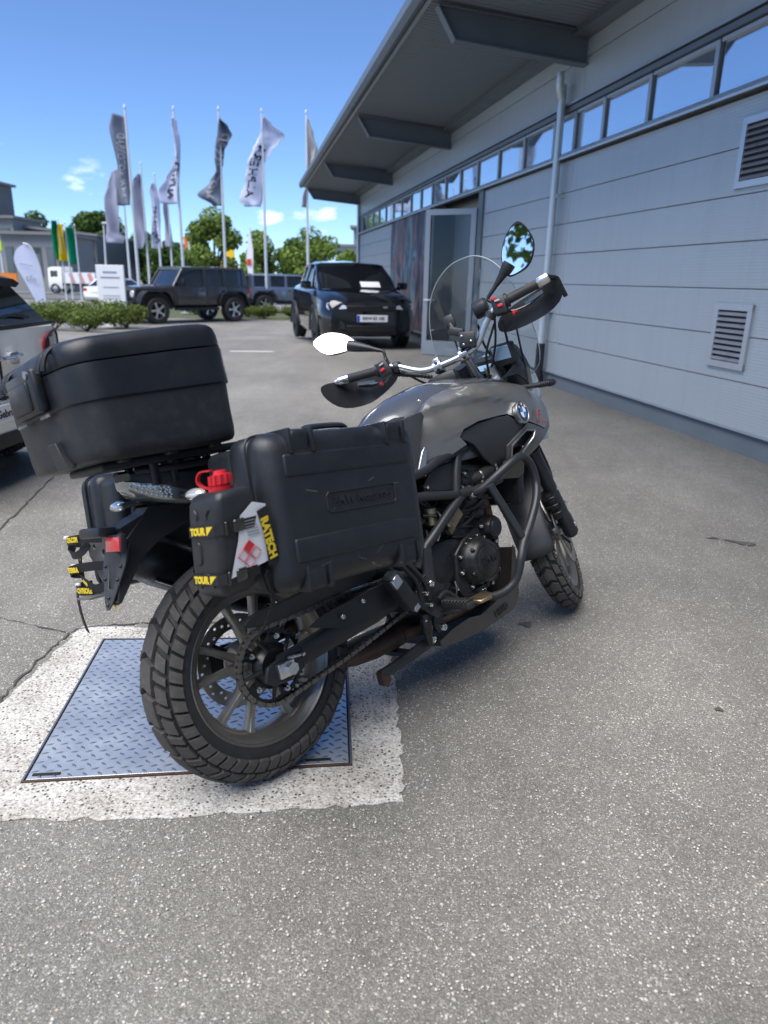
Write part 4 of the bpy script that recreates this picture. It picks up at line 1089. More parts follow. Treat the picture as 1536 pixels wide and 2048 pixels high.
bm = B(); add_tube(bm, crom([(.66, .13, .24), (.70, .22, .12), (.76, .285, -.072)], 5), [.014] * 11, 12); add_rbox(bm, (.77, .285, -.078), (.085, .055, .010), .003, 1, Matrix.Rotation(rad(17), 3, 'X')); bp('side_stand', bm, 'frame_black')
bm = B()
sk = [(.60, .188), (.66, .205), (.758, .215), (.825, .205), (.904, .222), (.956, .243), (1.03, .262), (1.075, .330), (1.105, .385), (1.118, .372), (1.105, .300), (1.07, .190), (1.00, .168), (.90, .158), (.78, .152), (.66, .158), (.60, .172)]
for sg in (-1, 1): add_panel(bm, sk, [], lambda a, b, s=sg: Vector((a, s * (.150 - .25 * max(0, a - 1.0)), b)), .004, .04, Vector((0, sg, 0)))
secs = [(.60, .170, .148), (.78, .150, .150), (.95, .162, .150), (1.03, .178, .143), (1.08, .205, .130), (1.11, .30, .123), (1.12, .375, .12)]
g = [[bm.verts.new((x, sg * w, z)) for sg in (-1, 0, 1)] for x, z, w in secs]
for i in range(len(g) - 1):
    for j in range(2): bm.faces.new((g[i][j], g[i][j + 1], g[i + 1][j + 1], g[i + 1][j]))
skd = bp('skid_plate', bm, 'skid_alu', smooth=30)
bm = B(); add_text(bm, 'HEED', .033, (.935, -.1515, .189), (.98, 0, .17), (-.17, 0, .98), .0012, bold=.0008); obj('lettering', bm, 'badge_black', skd, smooth=0)

# ---- tank, side panels, shrouds
TX = [.50, .56, .66, .76, .88, 1.0, 1.12, 1.24, 1.36, 1.46, 1.54, 1.60]
TZ = [.86, .912, .968, 1.003, 1.028, 1.035, 1.03, 1.02, .985, .93, .86, .80]
TW = [.07, .10, .145, .175, .205, .22, .225, .218, .19, .14, .08, .03]
def itp(x, Y):
    if x <= TX[0]: return Y[0]
    for i in range(len(TX) - 1):
        if x <= TX[i + 1]:
            t = (x - TX[i]) / (TX[i + 1] - TX[i]); return Y[i] + (Y[i + 1] - Y[i]) * (t * t * (3 - 2 * t) * .35 + t * .65)
    return Y[-1]
def tankY(x, z):
    zt, w = itp(x, TZ), itp(x, TW); zm = zt - .155
    if z >= zt: return 0.0
    if z > zm: return w * (1 - ((z - zm) / (zt - zm)) ** 2.6) ** .6
    return w * (1 - .22 * ((zm - z) / .18) ** 2)
def side(off, sg=-1, sculpt=None):
    return lambda a, b: Vector((a, sg * (max(.02, tankY(a, b)) + off + (sculpt(a, b) if sculpt else 0)), b))
bm = B(); secs = []
for k in range(27):
    x = .52 + k * .0365; zt = itp(x, TZ); ring = []
    zs = [max(.74, zt - .30) + (zt - max(.74, zt - .30)) * (1 - (1 - t / 12) ** 2.2) for t in range(13)]
    ring = [(x, -tankY(x, z) * (.89 if z < zt - .06 else .89 + .11 * min(1, (z - zt + .06) / .05)), z) for z in zs] + [(x, tankY(x, z) * .92, z) for z in zs[-2::-1]]
    secs.append(ring)
add_loft(bm, secs, closed=True)
tank = bp('fuel_tank', bm, 'tank_dark', smooth=60)
def crease(x, z):     # the lens-shaped hollow pressed into the flank, sharp above and soft below
    zc = .925 - .16 * (x - .90) ** 2 / .06 * .25 - .03 * (x - .90); u = (x - .92) / .26
    up, dn = .018, .058
    v = (z - zc) / (up if z > zc else dn); e = max(0, 1 - u * u)
    hollow = -.018 * math.sqrt(e) * max(0, 1 - abs(v) ** 1.3)
    v2 = (z - .842 - .22 * (x - .80)) / .012; v3 = (z - .985 + .25 * (x - 1.0) ** 2) / .02
    return hollow + .006 * math.exp(-v2 * v2) * max(0, 1 - ((x - .83) / .15) ** 2)
silver = [(.655, .742), (.657, .805), (.672, .861), (.701, .912), (.749, .950), (.804, .972), (.863, .986), (.951, .993), (1.100, .988), (1.221, .966), (1.307, .930), (1.385, .890), (1.392, .832), (1.322, .785), (1.181, .828), (1.068, .866), (.993, .866), (.906, .861), (.838, .844), (.824, .820), (.850, .792), (.767, .762)]
dark = [(.840, .838), (.910, .855), (.997, .860), (1.072, .860), (1.176, .807), (1.076, .752), (1.088, .701), (1.033, .680), (.947, .732), (.891, .786), (.832, .815)]
armp = [(1.180, .822), (1.322, .782), (1.390, .830), (1.380, .790), (1.263, .722), (1.198, .690), (1.150, .715), (1.217, .765), (1.225, .785), (1.169, .793), (1.086, .752), (1.097, .698), (1.076, .690), (1.060, .756)]
for sg in (-1, 1):
    bm = B(); add_panel(bm, silver, [], side(.010, sg, crease), .012, .013 if sg < 0 else .035, Vector((0, sg, 0))); bp('tank_side_panel', bm, 'tank_silver', smooth=60, bev=.0015)
    bm = B(); add_panel(bm, dark, [], side(.004, sg), .010, .022, Vector((0, sg, 0))); bp('intake_cover', bm, 'charcoal_panel', smooth=60, bev=.002)
    bm = B(); add_panel(bm, armp, [], side(.010, sg), .014, .025, Vector((0, sg, 0))); bp('shroud_arm', bm, 'shroud_grey', smooth=60, bev=.002)
    bm = B(); add_tube(bm, [Vector(side(.012, sg)(a, b)) for a, b in ((1.097, .70), (1.084, .752), (1.168, .797), (1.228, .789), (1.219, .763), (1.155, .714))], .004, 8); bp('outlet_trim', bm, 'satin_alu')
    bm = B(); add_panel(bm, [(1.047, .705), (1.165, .695), (1.178, .640), (1.150, .628), (1.020, .645)], [], lambda a, b, s=sg: Vector((a, s * (.20 - .6 * max(0, .68 - b)), b)), .008, .04, Vector((0, sg, 0))); bp('lower_shroud', bm, 'skid_alu', bev=.002)
bm = B(); add_rbox(bm, (1.175, 0, .66), (.035, .34, .26), .008, 2, Matrix.Rotation(rad(14), 3, 'Y')); rdt = bp('radiator', bm, 'engine_black')
bm = B(); add_bolt(bm, (.72, -.145, .962), (-.2, -1, .5), .006, .003); bp('tank_screw', bm, 'bolt_steel')
# roundel badge
rc_ = Vector((1.143, -.2365, .861)); nrm = Vector((.10, -1, .10)).normalized(); RQ = nrm.to_track_quat('Z', 'Y').to_matrix()
def onbadge(bmx): 
    bmesh.ops.transform(bmx, matrix=Matrix.Translation(rc_) @ RQ.to_4x4(), verts=list(bmx.verts)); return bmx
bm = B(); add_lathe(bm, [(.0395, -.012), (.0415, .0), (.0405, .006), (.036, .008), (.034, .006)], axis='Z', n=40); bdg = bp('roundel', onbadge(bm), 'satin_alu')
bm = B(); add_lathe(bm, [(0, .006), (.0345, .006)], axis='Z', n=40); obj('badge_ring', onbadge(bm), 'badge_black', bdg)
for k in range(4):
    bm = B(); vs = [bm.verts.new((0, 0, .0068))] + [bm.verts.new((.0205 * math.cos(PI / 2 * k + PI / 2 * q / 8), .0205 * math.sin(PI / 2 * k + PI / 2 * q / 8), .0068)) for q in range(9)]; bm.faces.new(vs); obj('badge_quarter', onbadge(bm), 'badge_white' if k % 2 == 0 else 'badge_blue', bdg)
bm = B()
for ch, a in (('B', 135), ('M', 90), ('W', 45)):
    aa = rad(a); add_text(bm, ch, .0115, (.0275 * math.cos(aa), .0275 * math.sin(aa), .0068), (math.sin(aa), -math.cos(aa), 0), (math.cos(aa), math.sin(aa), 0), .0004, bold=.0003)
obj('lettering', onbadge(bm), 'badge_white', bdg, smooth=0)
pm('outline_red', (.42, .06, .05), .5)
bm = B(); o_ = side(.0185)(1.245, .838); add_text(bm, 'F', .056, (o_.x, o_.y - .004, o_.z), (.97, .0, -.2), (.2, 0, .97), .0008, bold=.0); bp('lettering', bm, 'outline_red', smooth=0)
bm = B(); add_text(bm, 'F', .049, (o_.x + .001, o_.y - .0045, o_.z), (.97, .0, -.2), (.2, 0, .97), .0009, bold=-.0016); bp('lettering', bm, 'charcoal_panel', smooth=0)
bm = B(); o_ = side(.0185)(1.285, .812); add_text(bm, '700 GS', .014, (o_.x, o_.y - .004, o_.z), (.97, .15, -.2), (.2, 0, .97), .0008); bp('lettering', bm, 'outline_red', smooth=0)
# dark trim between seat and tank
bm = B(); add_panel(bm, [(.62, .735), (.655, .742), (.657, .805), (.672, .861), (.700, .910), (.690, .925), (.64, .915), (.58, .90), (.50, .86), (.52, .78)], [], lambda a, b: Vector((a, -(.10 + .07 * min(1, max(0, (a - .50) / .17))), b)), .02, .03, Vector((0, -1, 0))); bp('seat_trim', bm, 'charcoal_panel', bev=.003)
bm = B(); add_prism(bm, [(.62, .742), (.655, .80), (.672, .815), (.678, .80), (.652, .72)], -.176, -.168, 'XZ'); bp('panel_tongue', bm, 'satin_alu', bev=.002)

# ---- seat and tail
bm = B(); secs = []
for x, z, w, d in ((.74, .945, .075, .05), (.70, .938, .105, .08), (.62, .915, .125, .09), (.52, .875, .145, .08), (.40, .850, .155, .07), (.28, .860, .150, .07), (.20, .895, .140, .09), (.05, .905, .125, .09), (-.04, .90, .11, .07)):
    secs.append([(x, w * y, z + d * q) for y, q in ((-1, -1), (-1.03, -.5), (-.95, -.12), (-.75, 0), (-.3, .04), (0, .05), (.3, .04), (.75, 0), (.95, -.12), (1.03, -.5), (1, -1))])
add_loft(bm, secs); bp('seat', bm, 'seat_vinyl', smooth=60)
bm = B(); secs = []
for x, zc, w, h in ((.45, .76, .135, .12), (.20, .80, .125, .11), (.0, .835, .11, .09), (-.12, .855, .09, .075), (-.21, .880, .060, .045), (-.25, .892, .045, .02)):
    secs.append([(x, w * a, zc + h / 2 * b) for a, b in ((-1, -.6), (-.8, -1), (.8, -1), (1, -.6), (1, .6), (.8, 1), (-.8, 1), (-1, .6))])
add_loft(bm, secs); tail = bp('tail_fairing', bm, 'black_plastic', smooth=50)
bm = B(); secs = []
for x, z0, z1, w in ((-.258, .868, .884, .030), (-.235, .842, .880, .050), (-.19, .820, .868, .068), (-.14, .804, .852, .082), (-.095, .796, .842, .090)):
    secs.append([(x, w * a, z0 + (z1 - z0) * b) for a, b in ((-1, .15), (-.85, 0), (.85, 0), (1, .15), (1, .85), (.85, 1), (-.85, 1), (-1, .85))])
add_loft(bm, secs); tl = bp('tail_light', bm, 'smoke_lens', smooth=50)
bm = B()
def tl_at(x):
    S = ((-.258, .868, .884, .030), (-.235, .842, .880, .050), (-.19, .820, .868, .068), (-.14, .804, .852, .082))
    for k in range(3):
        if x <= S[k + 1][0]:
            t = (x - S[k][0]) / (S[k + 1][0] - S[k][0]); return [S[k][q] + (S[k + 1][q] - S[k][q]) * t for q in (1, 2, 3)]
    return S[-1][1:]
for i in range(9):
    x = -.250 + i * .0100; z0, z1, w = tl_at(x); n_ = 2 + min(3, i // 2)
    for j in range(n_):
        z = z0 + (z1 - z0) * (.18 + .64 * (j + .5) / n_)
        for sg in (-1, 1): b2 = bmesh.new(); bmesh.ops.create_icosphere(b2, subdivisions=1, radius=.0042); merge(bm, b2, Matrix.Translation((x + (.003 if j % 2 else 0), sg * (w - .001), z)))
obj('led_reflector', bm, 'lens_clear', tl, smooth=20)
# rear indicators on stalks
for sg, c in ((-1, (-.195, -.238, .822)), (1, (-.195, .185, .822))):
    bm = B(); add_tube(bm, [(-.15, sg * .09, .825), (c[0], c[1] - sg * .035, c[2])], .008, 10); ind = bp('rear_indicator', bm, 'tyre_rubber')
    bm = B(); b2 = bmesh.new(); bmesh.ops.create_uvsphere(b2, u_segments=16, v_segments=10, radius=1); merge(bm, b2, Matrix.Translation(c) @ Matrix.Diagonal((.020, .036, .015, 1))); obj('lens', bm, 'lens_clear', ind)
# plate hanger: side cheeks, sloping plate with cut-out, reflector and lamp
bm = B(); add_prism(bm, [(-.285, .752), (-.215, .812), (-.10, .800), (-.075, .775), (-.09, .765), (-.21, .722), (-.262, .690), (-.335, .600), (-.347, .596), (-.318, .70), (-.300, .74)], -.036, .036, 'XZ'); hg = bp('plate_hanger', bm, 'black_plastic', bev=.003)
def pf(a, b):   # a across, b down
    return Vector((-.302 - .058 * b / .15, a, .738 - b))
bm = B(); add_panel(bm, [(-.068, 0), (.068, 0), (.064, .05), (.024, .135), (.006, .152), (-.006, .152), (-.024, .135), (-.064, .05)], [[(-.024, .018), (.024, .018), (.026, .06), (.015, .105), (-.015, .105), (-.026, .06)]], pf, .007, .03, Vector((-.93, 0, -.36))); obj('plate_tab', bm, 'charcoal_panel', hg, bev=.002)
bm = B()
for a, b in ((-.044, .050), (.044, .050), (-.036, .080), (.036, .080), (0, .122), (0, .138)): add_bolt(bm, pf(a, b) + Vector((-.002, 0, -.001)), (-.93, 0, -.36), .005, .003)
obj('tab_screw', bm, 'engine_black', hg)
bm = B(); add_rbox(bm, (-.318, -.040, .742), (.016, .086, .042), .003, 2, Matrix.Rotation(rad(12), 3, 'Y')); rf = obj('reflector_case', bm, 'black_plastic', hg)
bm = B(); add_rbox(bm, (-.3265, -.040, .7415), (.006, .078, .035), .002, 2, Matrix.Rotation(rad(12), 3, 'Y')); obj('red_reflector', bm, 'red_lens', hg, label='red rear reflector')
bm = B(); add_rbox(bm, (-.318, .055, .772), (.050, .125, .026), .008, 2, Matrix.Rotation(rad(10), 3, 'Y')); add_prism(bm, [(-.30, .775), (-.22, .80), (-.20, .775), (-.29, .748)], -.034, .06, 'XZ'); obj('plate_lamp', bm, 'black_plastic', hg)
# luggage rack
bm = B()
add_rbox(bm, (-.165, -.035, .922), (.37, .20, .018), .006, 2)
for x in (-.30, -.18, -.06): add_rbox(bm, (x, -.035, .932), (.03, .24, .014), .004, 1)
rk = bp('luggage_rack', bm, 'black_plastic')
bm = B()
for x in (-.20, -.15, -.05, .0):
    for y in (-.075, .06): add_cyl(bm, (x, y, .86), (x, y, .918), .011, None, 12)
for y in (-.09, .09): add_tube(bm, crom([(.18, y * 1.3, .90), (.05, y, .898), (-.12, y, .896), (-.24, y * .6, .902)], 5), .010, 10)
obj('rack_post', bm, 'frame_black', rk)
for sg in (-1, 1):
    bm = B(); add_tube(bm, crom([(.22, sg * .15, .84), (.18, sg * .235, .86), (0, sg * .24, .865), (-.12, sg * .235, .83), (-.12, sg * .235, .66), (.0, sg * .24, .635), (.18, sg * .235, .64), (.30, sg * .20, .62), (.45, sg * .165, .50)], 5), .010, 10); bp('pannier_rail', bm, 'frame_black')

# ---- fork, front fender, calliper
fdir = Vector((-.438, 0, .899))
def fk(y, s): return Vector((1.562, y, .33)) + fdir * s
for sg in (-1, 1):
    y = sg * .100
    bm = B(); add_tube(bm, [fk(y, -.045), fk(y, -.03), fk(y, .05), fk(y, .06), fk(y, .38), fk(y, .395), fk(y, .40)], [.024, .032, .032, .029, .030, .032, .026], 20); fl = bp('fork_leg', bm, 'frame_black', xf=STEER)
    bm = B(); add_tube(bm, [fk(y, .39), fk(y, .76)], .0215, 20); obj('stanchion', bm, 'chrome', fl, xf=STEER)
    bm = B(); add_tube(bm, [fk(y, .44), fk(y, .46), fk(y, .49)], [.033, .035, .028], 16); obj('dust_seal', bm, 'tyre_rubber', fl, xf=STEER)
    bm = B(); add_tube(bm, [fk(y, .752), fk(y, .79), fk(y, .792), fk(y, .784)], [.029, .029, .024, .021], 24); obj('fork_cap', bm, 'satin_alu', fl, xf=STEER)
    bm = B(); add_lathe(bm, [(0, 0), (.020, 0), (.020, -.002)], axis='Z', n=20); bmesh.ops.transform(bm, matrix=Matrix.Translation(fk(y, .7865)) @ fdir.to_track_quat('Z', 'Y').to_matrix().to_4x4(), verts=list(bm.verts)); obj('cap_face', bm, 'badge_black', fl, xf=STEER)
    # calliper
    bm = B(); add_rbox(bm, (1.475, sg * .078, .445), (.075, .05, .125), .014, 2, Matrix.Rotation(rad(-24), 3, 'Y')); add_rbox(bm, (1.50, sg * .105, .45), (.05, .03, .06), .008, 2, Matrix.Rotation(rad(-24), 3, 'Y'))
    for k in range(3): add_rbox(bm, (1.466 - k * .016, sg * .088, .415 + k * .034), (.06, .05, .012), .003, 1, Matrix.Rotation(rad(-24), 3, 'Y'))
    cal = bp('front_caliper', bm, 'engine_black', xf=STEER)
    bm = B(); add_bolt(bm, (1.492, sg * .121, .470), (0, sg, 0), .010); add_bolt(bm, (1.512, sg * .121, .432), (0, sg, 0), .010); add_tube(bm, crom([(1.485, sg * .115, .485), (1.47, sg * .125, .50), (1.475, sg * .12, .52)], 4), .006, 8); obj('banjo_bolt', bm, 'bolt_steel', cal, xf=STEER)
    bm = B(); add_tube(bm, crom([(1.475, sg * .12, .52), (1.45, sg * .13, .62), (1.38, sg * .12, .80), (1.28, sg * .08, .98)], 6), .005, 8); bp('brake_hose', bm, 'tyre_rubber', xf=STEER)
bm = B(); add_cyl(bm, (1.562, -.135, .33), (1.562, .135, .33), .014, None, 14); bp('front_axle', bm, 'bolt_steel', xf=STEER)
bm = B(); secs = []
for k in range(22):
    a = rad(52 + k * 6.4); wd = .078 if k < 14 else .078 - .0015 * (k - 14); R_ = .362 + .012 * max(0, (k - 14) / 8)
    secs.append([(1.562 + (R_ - 4.2 * y * y * (wd / .078)) * math.cos(a), y * wd / .078, .33 + (R_ - 4.2 * y * y) * math.sin(a)) for y in (-.078, -.068, -.05, -.025, 0, .025, .05, .068, .078)])
tv = [[bm.verts.new(p) for p in s] for s in secs]
for i in range(len(tv) - 1):
    for j in range(8): bm.faces.new((tv[i][j], tv[i + 1][j], tv[i + 1][j + 1], tv[i][j + 1]))
o = bp('front_fender', bm, 'charcoal_panel', xf=STEER, smooth=60); md = o.modifiers.new('s', 'SOLIDIFY'); md.thickness = .005
bm = B()
for sg in (-1, 1): add_panel(bm, [(1.38, .52), (1.40, .64), (1.46, .69), (1.56, .68), (1.52, .56)], [], lambda a, b, s=sg: Vector((a, s * .074, b)), .006, .05, Vector((0, sg, 0)))
bp('fender_stay', bm, 'charcoal_panel', xf=STEER)
# triple clamps and risers
bm = B(); c0 = fk(0, .735)
add_rbox(bm, c0 + Vector((-.02, 0, .0)), (.075, .25, .026), .010, 2, Matrix.Rotation(rad(-26), 3, 'Y'))
for sg in (-1, 1): add_tube(bm, [fk(sg * .1, .715), fk(sg * .1, .752)], .036, 20)
add_tube(bm, [fk(0, .715) + Vector((-.055, 0, -.02)), fk(0, .765) + Vector((-.055, 0, -.02))], .028, 18)
tc_ = bp('top_yoke', bm, 'satin_alu', xf=STEER, smooth=45)
bm = B(); add_rbox(bm, fk(0, .54), (.07, .25, .03), .010, 2, Matrix.Rotation(rad(-26), 3, 'Y')); bp('bottom_yoke', bm, 'frame_black', xf=STEER)
for sg in (-1, 1):
    bm = B(); y = sg * .053
    add_tube(bm, [(1.155, y, 1.0), (1.10, y, 1.05), (1.062, y, 1.082)], [.019, .016, .017], 12); add_tube(bm, [(1.05, y - .016, 1.0925), (1.05, y + .016, 1.0925)], .024, 18)
    add_rbox(bm, (1.048, y, 1.113), (.022, .026, .022), .004, 2)
    rs = bp('bar_riser', bm, 'satin_alu', xf=STEER, smooth=45)
    bm = B(); add_bolt(bm, (1.028, y, 1.105), (-1, 0, .3), .006, .004); add_bolt(bm, (1.028, y, 1.078), (-1, 0, -.2), .006, .004); obj('riser_bolt', bm, 'engine_black', rs, xf=STEER)
bm = B(); add_lathe(bm, [(0, .006), (.012, .006), (.022, .004), (.024, -.01), (0, -.01)], axis='Z', n=24); bmesh.ops.transform(bm, matrix=Matrix.Translation((1.02, .03, 1.012)), verts=list(bm.verts)); bp('ignition_lock', bm, 'engine_black', xf=STEER)
bm = B(); add_rbox(bm, (1.05, .05, 1.035), (.09, .11, .05), .014, 2); bp('yoke_cover', bm, 'black_plastic', xf=STEER)

# ---- handlebar and controls
BAR = [(1.05, .452, 1.209), (1.05, .412, 1.204), (1.05, .298, 1.181), (1.05, .235, 1.173), (1.05, .198, 1.159), (1.05, .123, 1.108), (1.05, .054, 1.0935), (1.05, -.051, 1.0915), (1.05, -.112, 1.108), (1.05, -.163, 1.160), (1.05, -.210, 1.192), (1.05, -.258, 1.202), (1.05, -.371, 1.206), (1.05, -.423, 1.210)]
bm = B(); add_tube(bm, crom(BAR, 6), .0125, 16); bp('handlebar', bm, 'satin_alu', xf=STEER, smooth=60)
def barp(y):
    B_ = sorted(BAR, key=lambda p: p[1])
    for i in range(len(B_) - 1):
        if B_[i][1] <= y <= B_[i + 1][1]:
            t = (y - B_[i][1]) / (B_[i + 1][1] - B_[i][1]); return Vector(B_[i]).lerp(Vector(B_[i + 1]), t)
    return Vector(B_[0] if y < 0 else B_[-1])
for sg in (-1, 1):
    y0, y1, y2 = (sg * .275, sg * .395, sg * .445) if sg > 0 else (-.262, -.380, -.423)
    bm = B(); add_tube(bm, [barp(y0) + (barp(y1) - barp(y0)) * t for t in (0, .02, .06, .08, .5, .95, 1)], [.021, .021, .021, .0172, .0168, .0172, .0165], 20); gp = bp('grip', bm, 'tyre_rubber', xf=STEER)
    for k in range(16):
        pass
    bm = B(); d = (barp(y2) - barp(y1)).normalized(); e = barp(y1); add_tube(bm, [e, e + d * .003, e + d * .042, e + d * .045], [.017, .0185, .0185, .016], 24); obj('bar_end', bm, 'bare_alu', gp, xf=STEER)
    bm = B(); add_tube(bm, [e + d * .0455, e + d * .047], [.0125, .011], 20); obj('end_screw', bm, 'engine_black', gp, xf=STEER)
    # switch cube, clamps, mirror boss
    ys = sg * .245 if sg > 0 else -.235
    bm = B(); q = Matrix.Rotation(rad(-sg * 10 if sg > 0 else 8), 3, 'X')
    add_rbox(bm, barp(ys) + Vector((-.004, 0, -.004)), (.048, .050, .062), .008, 2, q); add_tube(bm, [barp(ys + sg * .025), barp(ys + sg * .034)], .026, 18)
    sw = bp('switch_cube', bm, 'black_plastic', xf=STEER)
    bm = B(); add_rbox(bm, barp(ys) + Vector((-.030, sg * .004, -.008)), (.010, .020, .012), .003, 1, q); add_rbox(bm, barp(ys) + Vector((-.028, -sg * .010, .024)), (.012, .014, .014), .003, 1) if sg < 0 else None
    obj('red_button', bm, 'red_plastic', sw, xf=STEER)
    bm = B(); add_rbox(bm, barp(ys) + Vector((-.030, 0, .012)), (.010, .020, .008), .002, 1, q); obj('switch_toggle', bm, 'print_grey', sw, xf=STEER)
    bm = B(); add_tube(bm, [barp(ys - sg * .036), barp(ys - sg * .052)], .020, 16); add_rbox(bm, barp(ys - sg * .044) + Vector((.012, 0, .004)), (.05, .026, .03), .006, 2); obj('lever_clamp', bm, 'black_plastic', sw, xf=STEER)
    # lever with adjuster
    lp = [barp(ys) + Vector((.035, 0, -.010)), barp(ys) + Vector((.055, sg * .03, -.030)), barp(sg * .33) + Vector((.060, 0, -.040)), barp(sg * .385) + Vector((.050, 0, -.030))]
    bm = B(); add_tube(bm, crom(lp, 6), .0075, 10, flat=(1.25, .6)); lv = bp('lever', bm, 'badge_black', xf=STEER)
    bm = B(); add_ribbon(bm, [barp(sg * .315) + Vector((.045, 0, -.030)), barp(sg * .385) + Vector((.043, 0, -.023))], (0, 0, 1), .013, .006); obj('lever_blade', bm, 'satin_alu', lv, xf=STEER)
    bm = B(); add_cyl(bm, barp(ys) + Vector((-.01, sg * .035, -.050)), barp(ys) + Vector((.02, sg * .048, -.040)), .0035, None, 12); add_cyl(bm, barp(ys) + Vector((.0, sg * .034, -.054)), barp(ys) + Vector((.0, sg * .034, -.040)), .0045, None, 10); obj('lever_adjuster', bm, 'red_plastic', lv, xf=STEER)
# hand guards
for sg, ol in ((1, [(.470, 1.212), (.495, 1.200), (.491, 1.151), (.455, 1.102), (.377, 1.092), (.287, 1.112), (.235, 1.140), (.24, 1.172), (.30, 1.182), (.38, 1.195), (.43, 1.205)]), (-1, [(-.430, 1.214), (-.446, 1.205), (-.452, 1.160), (-.425, 1.124), (-.325, 1.108), (-.225, 1.112), (-.19, 1.135), (-.21, 1.175), (-.28, 1.195), (-.36, 1.205), (-.41, 1.212)])):
    yc = sg * .35
    bm = B(); add_panel(bm, ol, [], lambda a, b: Vector((1.135 - 3.6 * max(0, abs(a) - .36) ** 1.6 - .25 * (1.16 - b) * 0, a, b)), .004, .02, Vector((1, 0, 0)), 3); bp('hand_guard', bm, 'black_plastic', xf=STEER, smooth=60)
    e = barp(sg * .43); bm = B(); add_tube(bm, crom([e, e + Vector((.03, sg * .022, -.01)), (1.10, sg * (.485 if sg > 0 else .447), 1.18), (1.125, sg * .45, 1.14)], 4), .009, 8); bp('guard_mount', bm, 'black_plastic', xf=STEER)
# mirrors
for sg, ol, st in ((-1, [(-.390, 1.440), (-.412, 1.410), (-.418, 1.363), (-.400, 1.325), (-.370, 1.297), (-.325, 1.288), (-.296, 1.296), (-.294, 1.335), (-.307, 1.375), (-.345, 1.420)], [(-.235, 1.212), (-.215, 1.225), (-.200, 1.245), (-.235, 1.270), (-.275, 1.296), (-.315, 1.325)]), (1, [(.492, 1.397), (.470, 1.412), (.427, 1.413), (.370, 1.380), (.338, 1.335), (.345, 1.312), (.408, 1.318), (.450, 1.330), (.480, 1.362)], [(.245, 1.180), (.240, 1.215), (.238, 1.243), (.262, 1.262), (.297, 1.286), (.36, 1.325)])):
    cy = sum(p[0] for p in ol) / len(ol); cz = sum(p[1] for p in ol) / len(ol)
    big = [(cy + (y - cy) * 1.07, cz + (z - cz) * 1.07) for y, z in ol]
    tl_ = lambda a, b, d=0.0: Vector((1.098 + d + (-.16 if sg < 0 else .30) * (b - cz) + (0 if sg < 0 else -.30) * (a - cy), a, b))
    bm = B(); add_panel(bm, big, [], lambda a, b: tl_(a, b, -.001), -.001, .02, Vector((1, 0, 0)), 3)
    b2 = bmesh.new(); add_panel(b2, big, [], lambda a, b: tl_(a, b, .001 + .030 * max(0, 1 - ((a - cy) ** 2 + (b - cz) ** 2) / .0062)), .0015, .02, Vector((1, 0, 0)), 3); merge(bm, b2)
    mr = bp('mirror', bm, 'black_plastic', xf=STEER, smooth=60)
    bm = B(); add_panel(bm, ol, [], lambda a, b: tl_(a, b, -.0035), .001, .05, Vector((1, 0, 0)), 3); obj('mirror_glass', bm, 'mirror_glass', mr, smooth=0, xf=STEER)
    bm = B(); add_tube(bm, crom([(1.085, y, z) for y, z in st], 5), [.012, .012, .0115, .011, .010, .0075, .0065, .006, .006, .006, .0062, .0065, .007, .0075, .008, .0085, .009, .0105, .012, .0135, .015, .017, .019, .021, .022, .022][:len(crom(st and [(0, y, z) for y, z in st], 5))], 12); obj('mirror_stalk', bm, 'black_plastic', mr, xf=STEER)
# cables from the bar
bm = B()
for pts in ([(1.07, -.20, 1.17), (1.14, -.16, 1.10), (1.20, -.10, 1.02), (1.22, -.06, .94)], [(1.07, -.19, 1.15), (1.10, -.12, 1.07), (1.16, -.09, 1.0), (1.2, -.05, .93)], [(1.07, .20, 1.15), (1.12, .15, 1.08), (1.2, .09, 1.02), (1.25, .05, .95)], [(1.08, -.22, 1.15), (1.18, -.19, 1.06), (1.26, -.14, 1.0), (1.28, -.10, .92)], [(1.10, -.13, 1.18), (1.20, -.11, 1.12), (1.27, -.12, 1.02), (1.27, -.12, .95)]):
    add_tube(bm, crom(pts, 6), .0045, 8, )
bp('control_cable', bm, 'tyre_rubber', xf=STEER)
bm = B()
cabl = crom([(1.06, .235, 1.150), (1.08, .19, 1.125), (1.09, .14, 1.10), (1.10, .10, 1.075)], 8); add_tube(bm, cabl, [.010 if i % 2 else .0075 for i in range(len(cabl))], 8); bp('cable_boot', bm, 'tyre_rubber', xf=STEER)
bm = B(); add_lathe(bm, [(0, .026), (.030, .026), (.032, .022), (.033, -.02), (.028, -.026), (0, -.026)], axis='Y', n=24); bmesh.ops.transform(bm, matrix=Matrix.Translation((1.085, -.165, 1.225)), verts=list(bm.verts)); bp('brake_fluid_pot', bm, 'black_plastic', xf=STEER)
# phone cradle and power socket clamped to the bar
bm = B(); add_rbox(bm, (1.025, -.088, 1.130), (.03, .060, .058), .006, 2, Matrix.Rotation(rad(20), 3, 'X')); add_rbox(bm, (1.03, -.060, 1.175), (.03, .055, .03), .006, 2, Matrix.Rotation(rad(35), 3, 'X')); add_tube(bm, [(1.04, -.055, 1.17), (1.05, -.045, 1.215)], .011, 12); add_rbox(bm, (1.06, -.045, 1.225), (.022, .04, .05), .006, 2)
crd = bp('device_mount', bm, 'black_plastic', xf=STEER)
bm = B()
for p in ((1.008, -.075, 1.148), (1.008, -.10, 1.118), (1.012, -.07, 1.118)): add_bolt(bm, p, (-1, 0, 0), .005, .003)
obj('mount_screw', bm, 'bolt_steel', crd, xf=STEER)
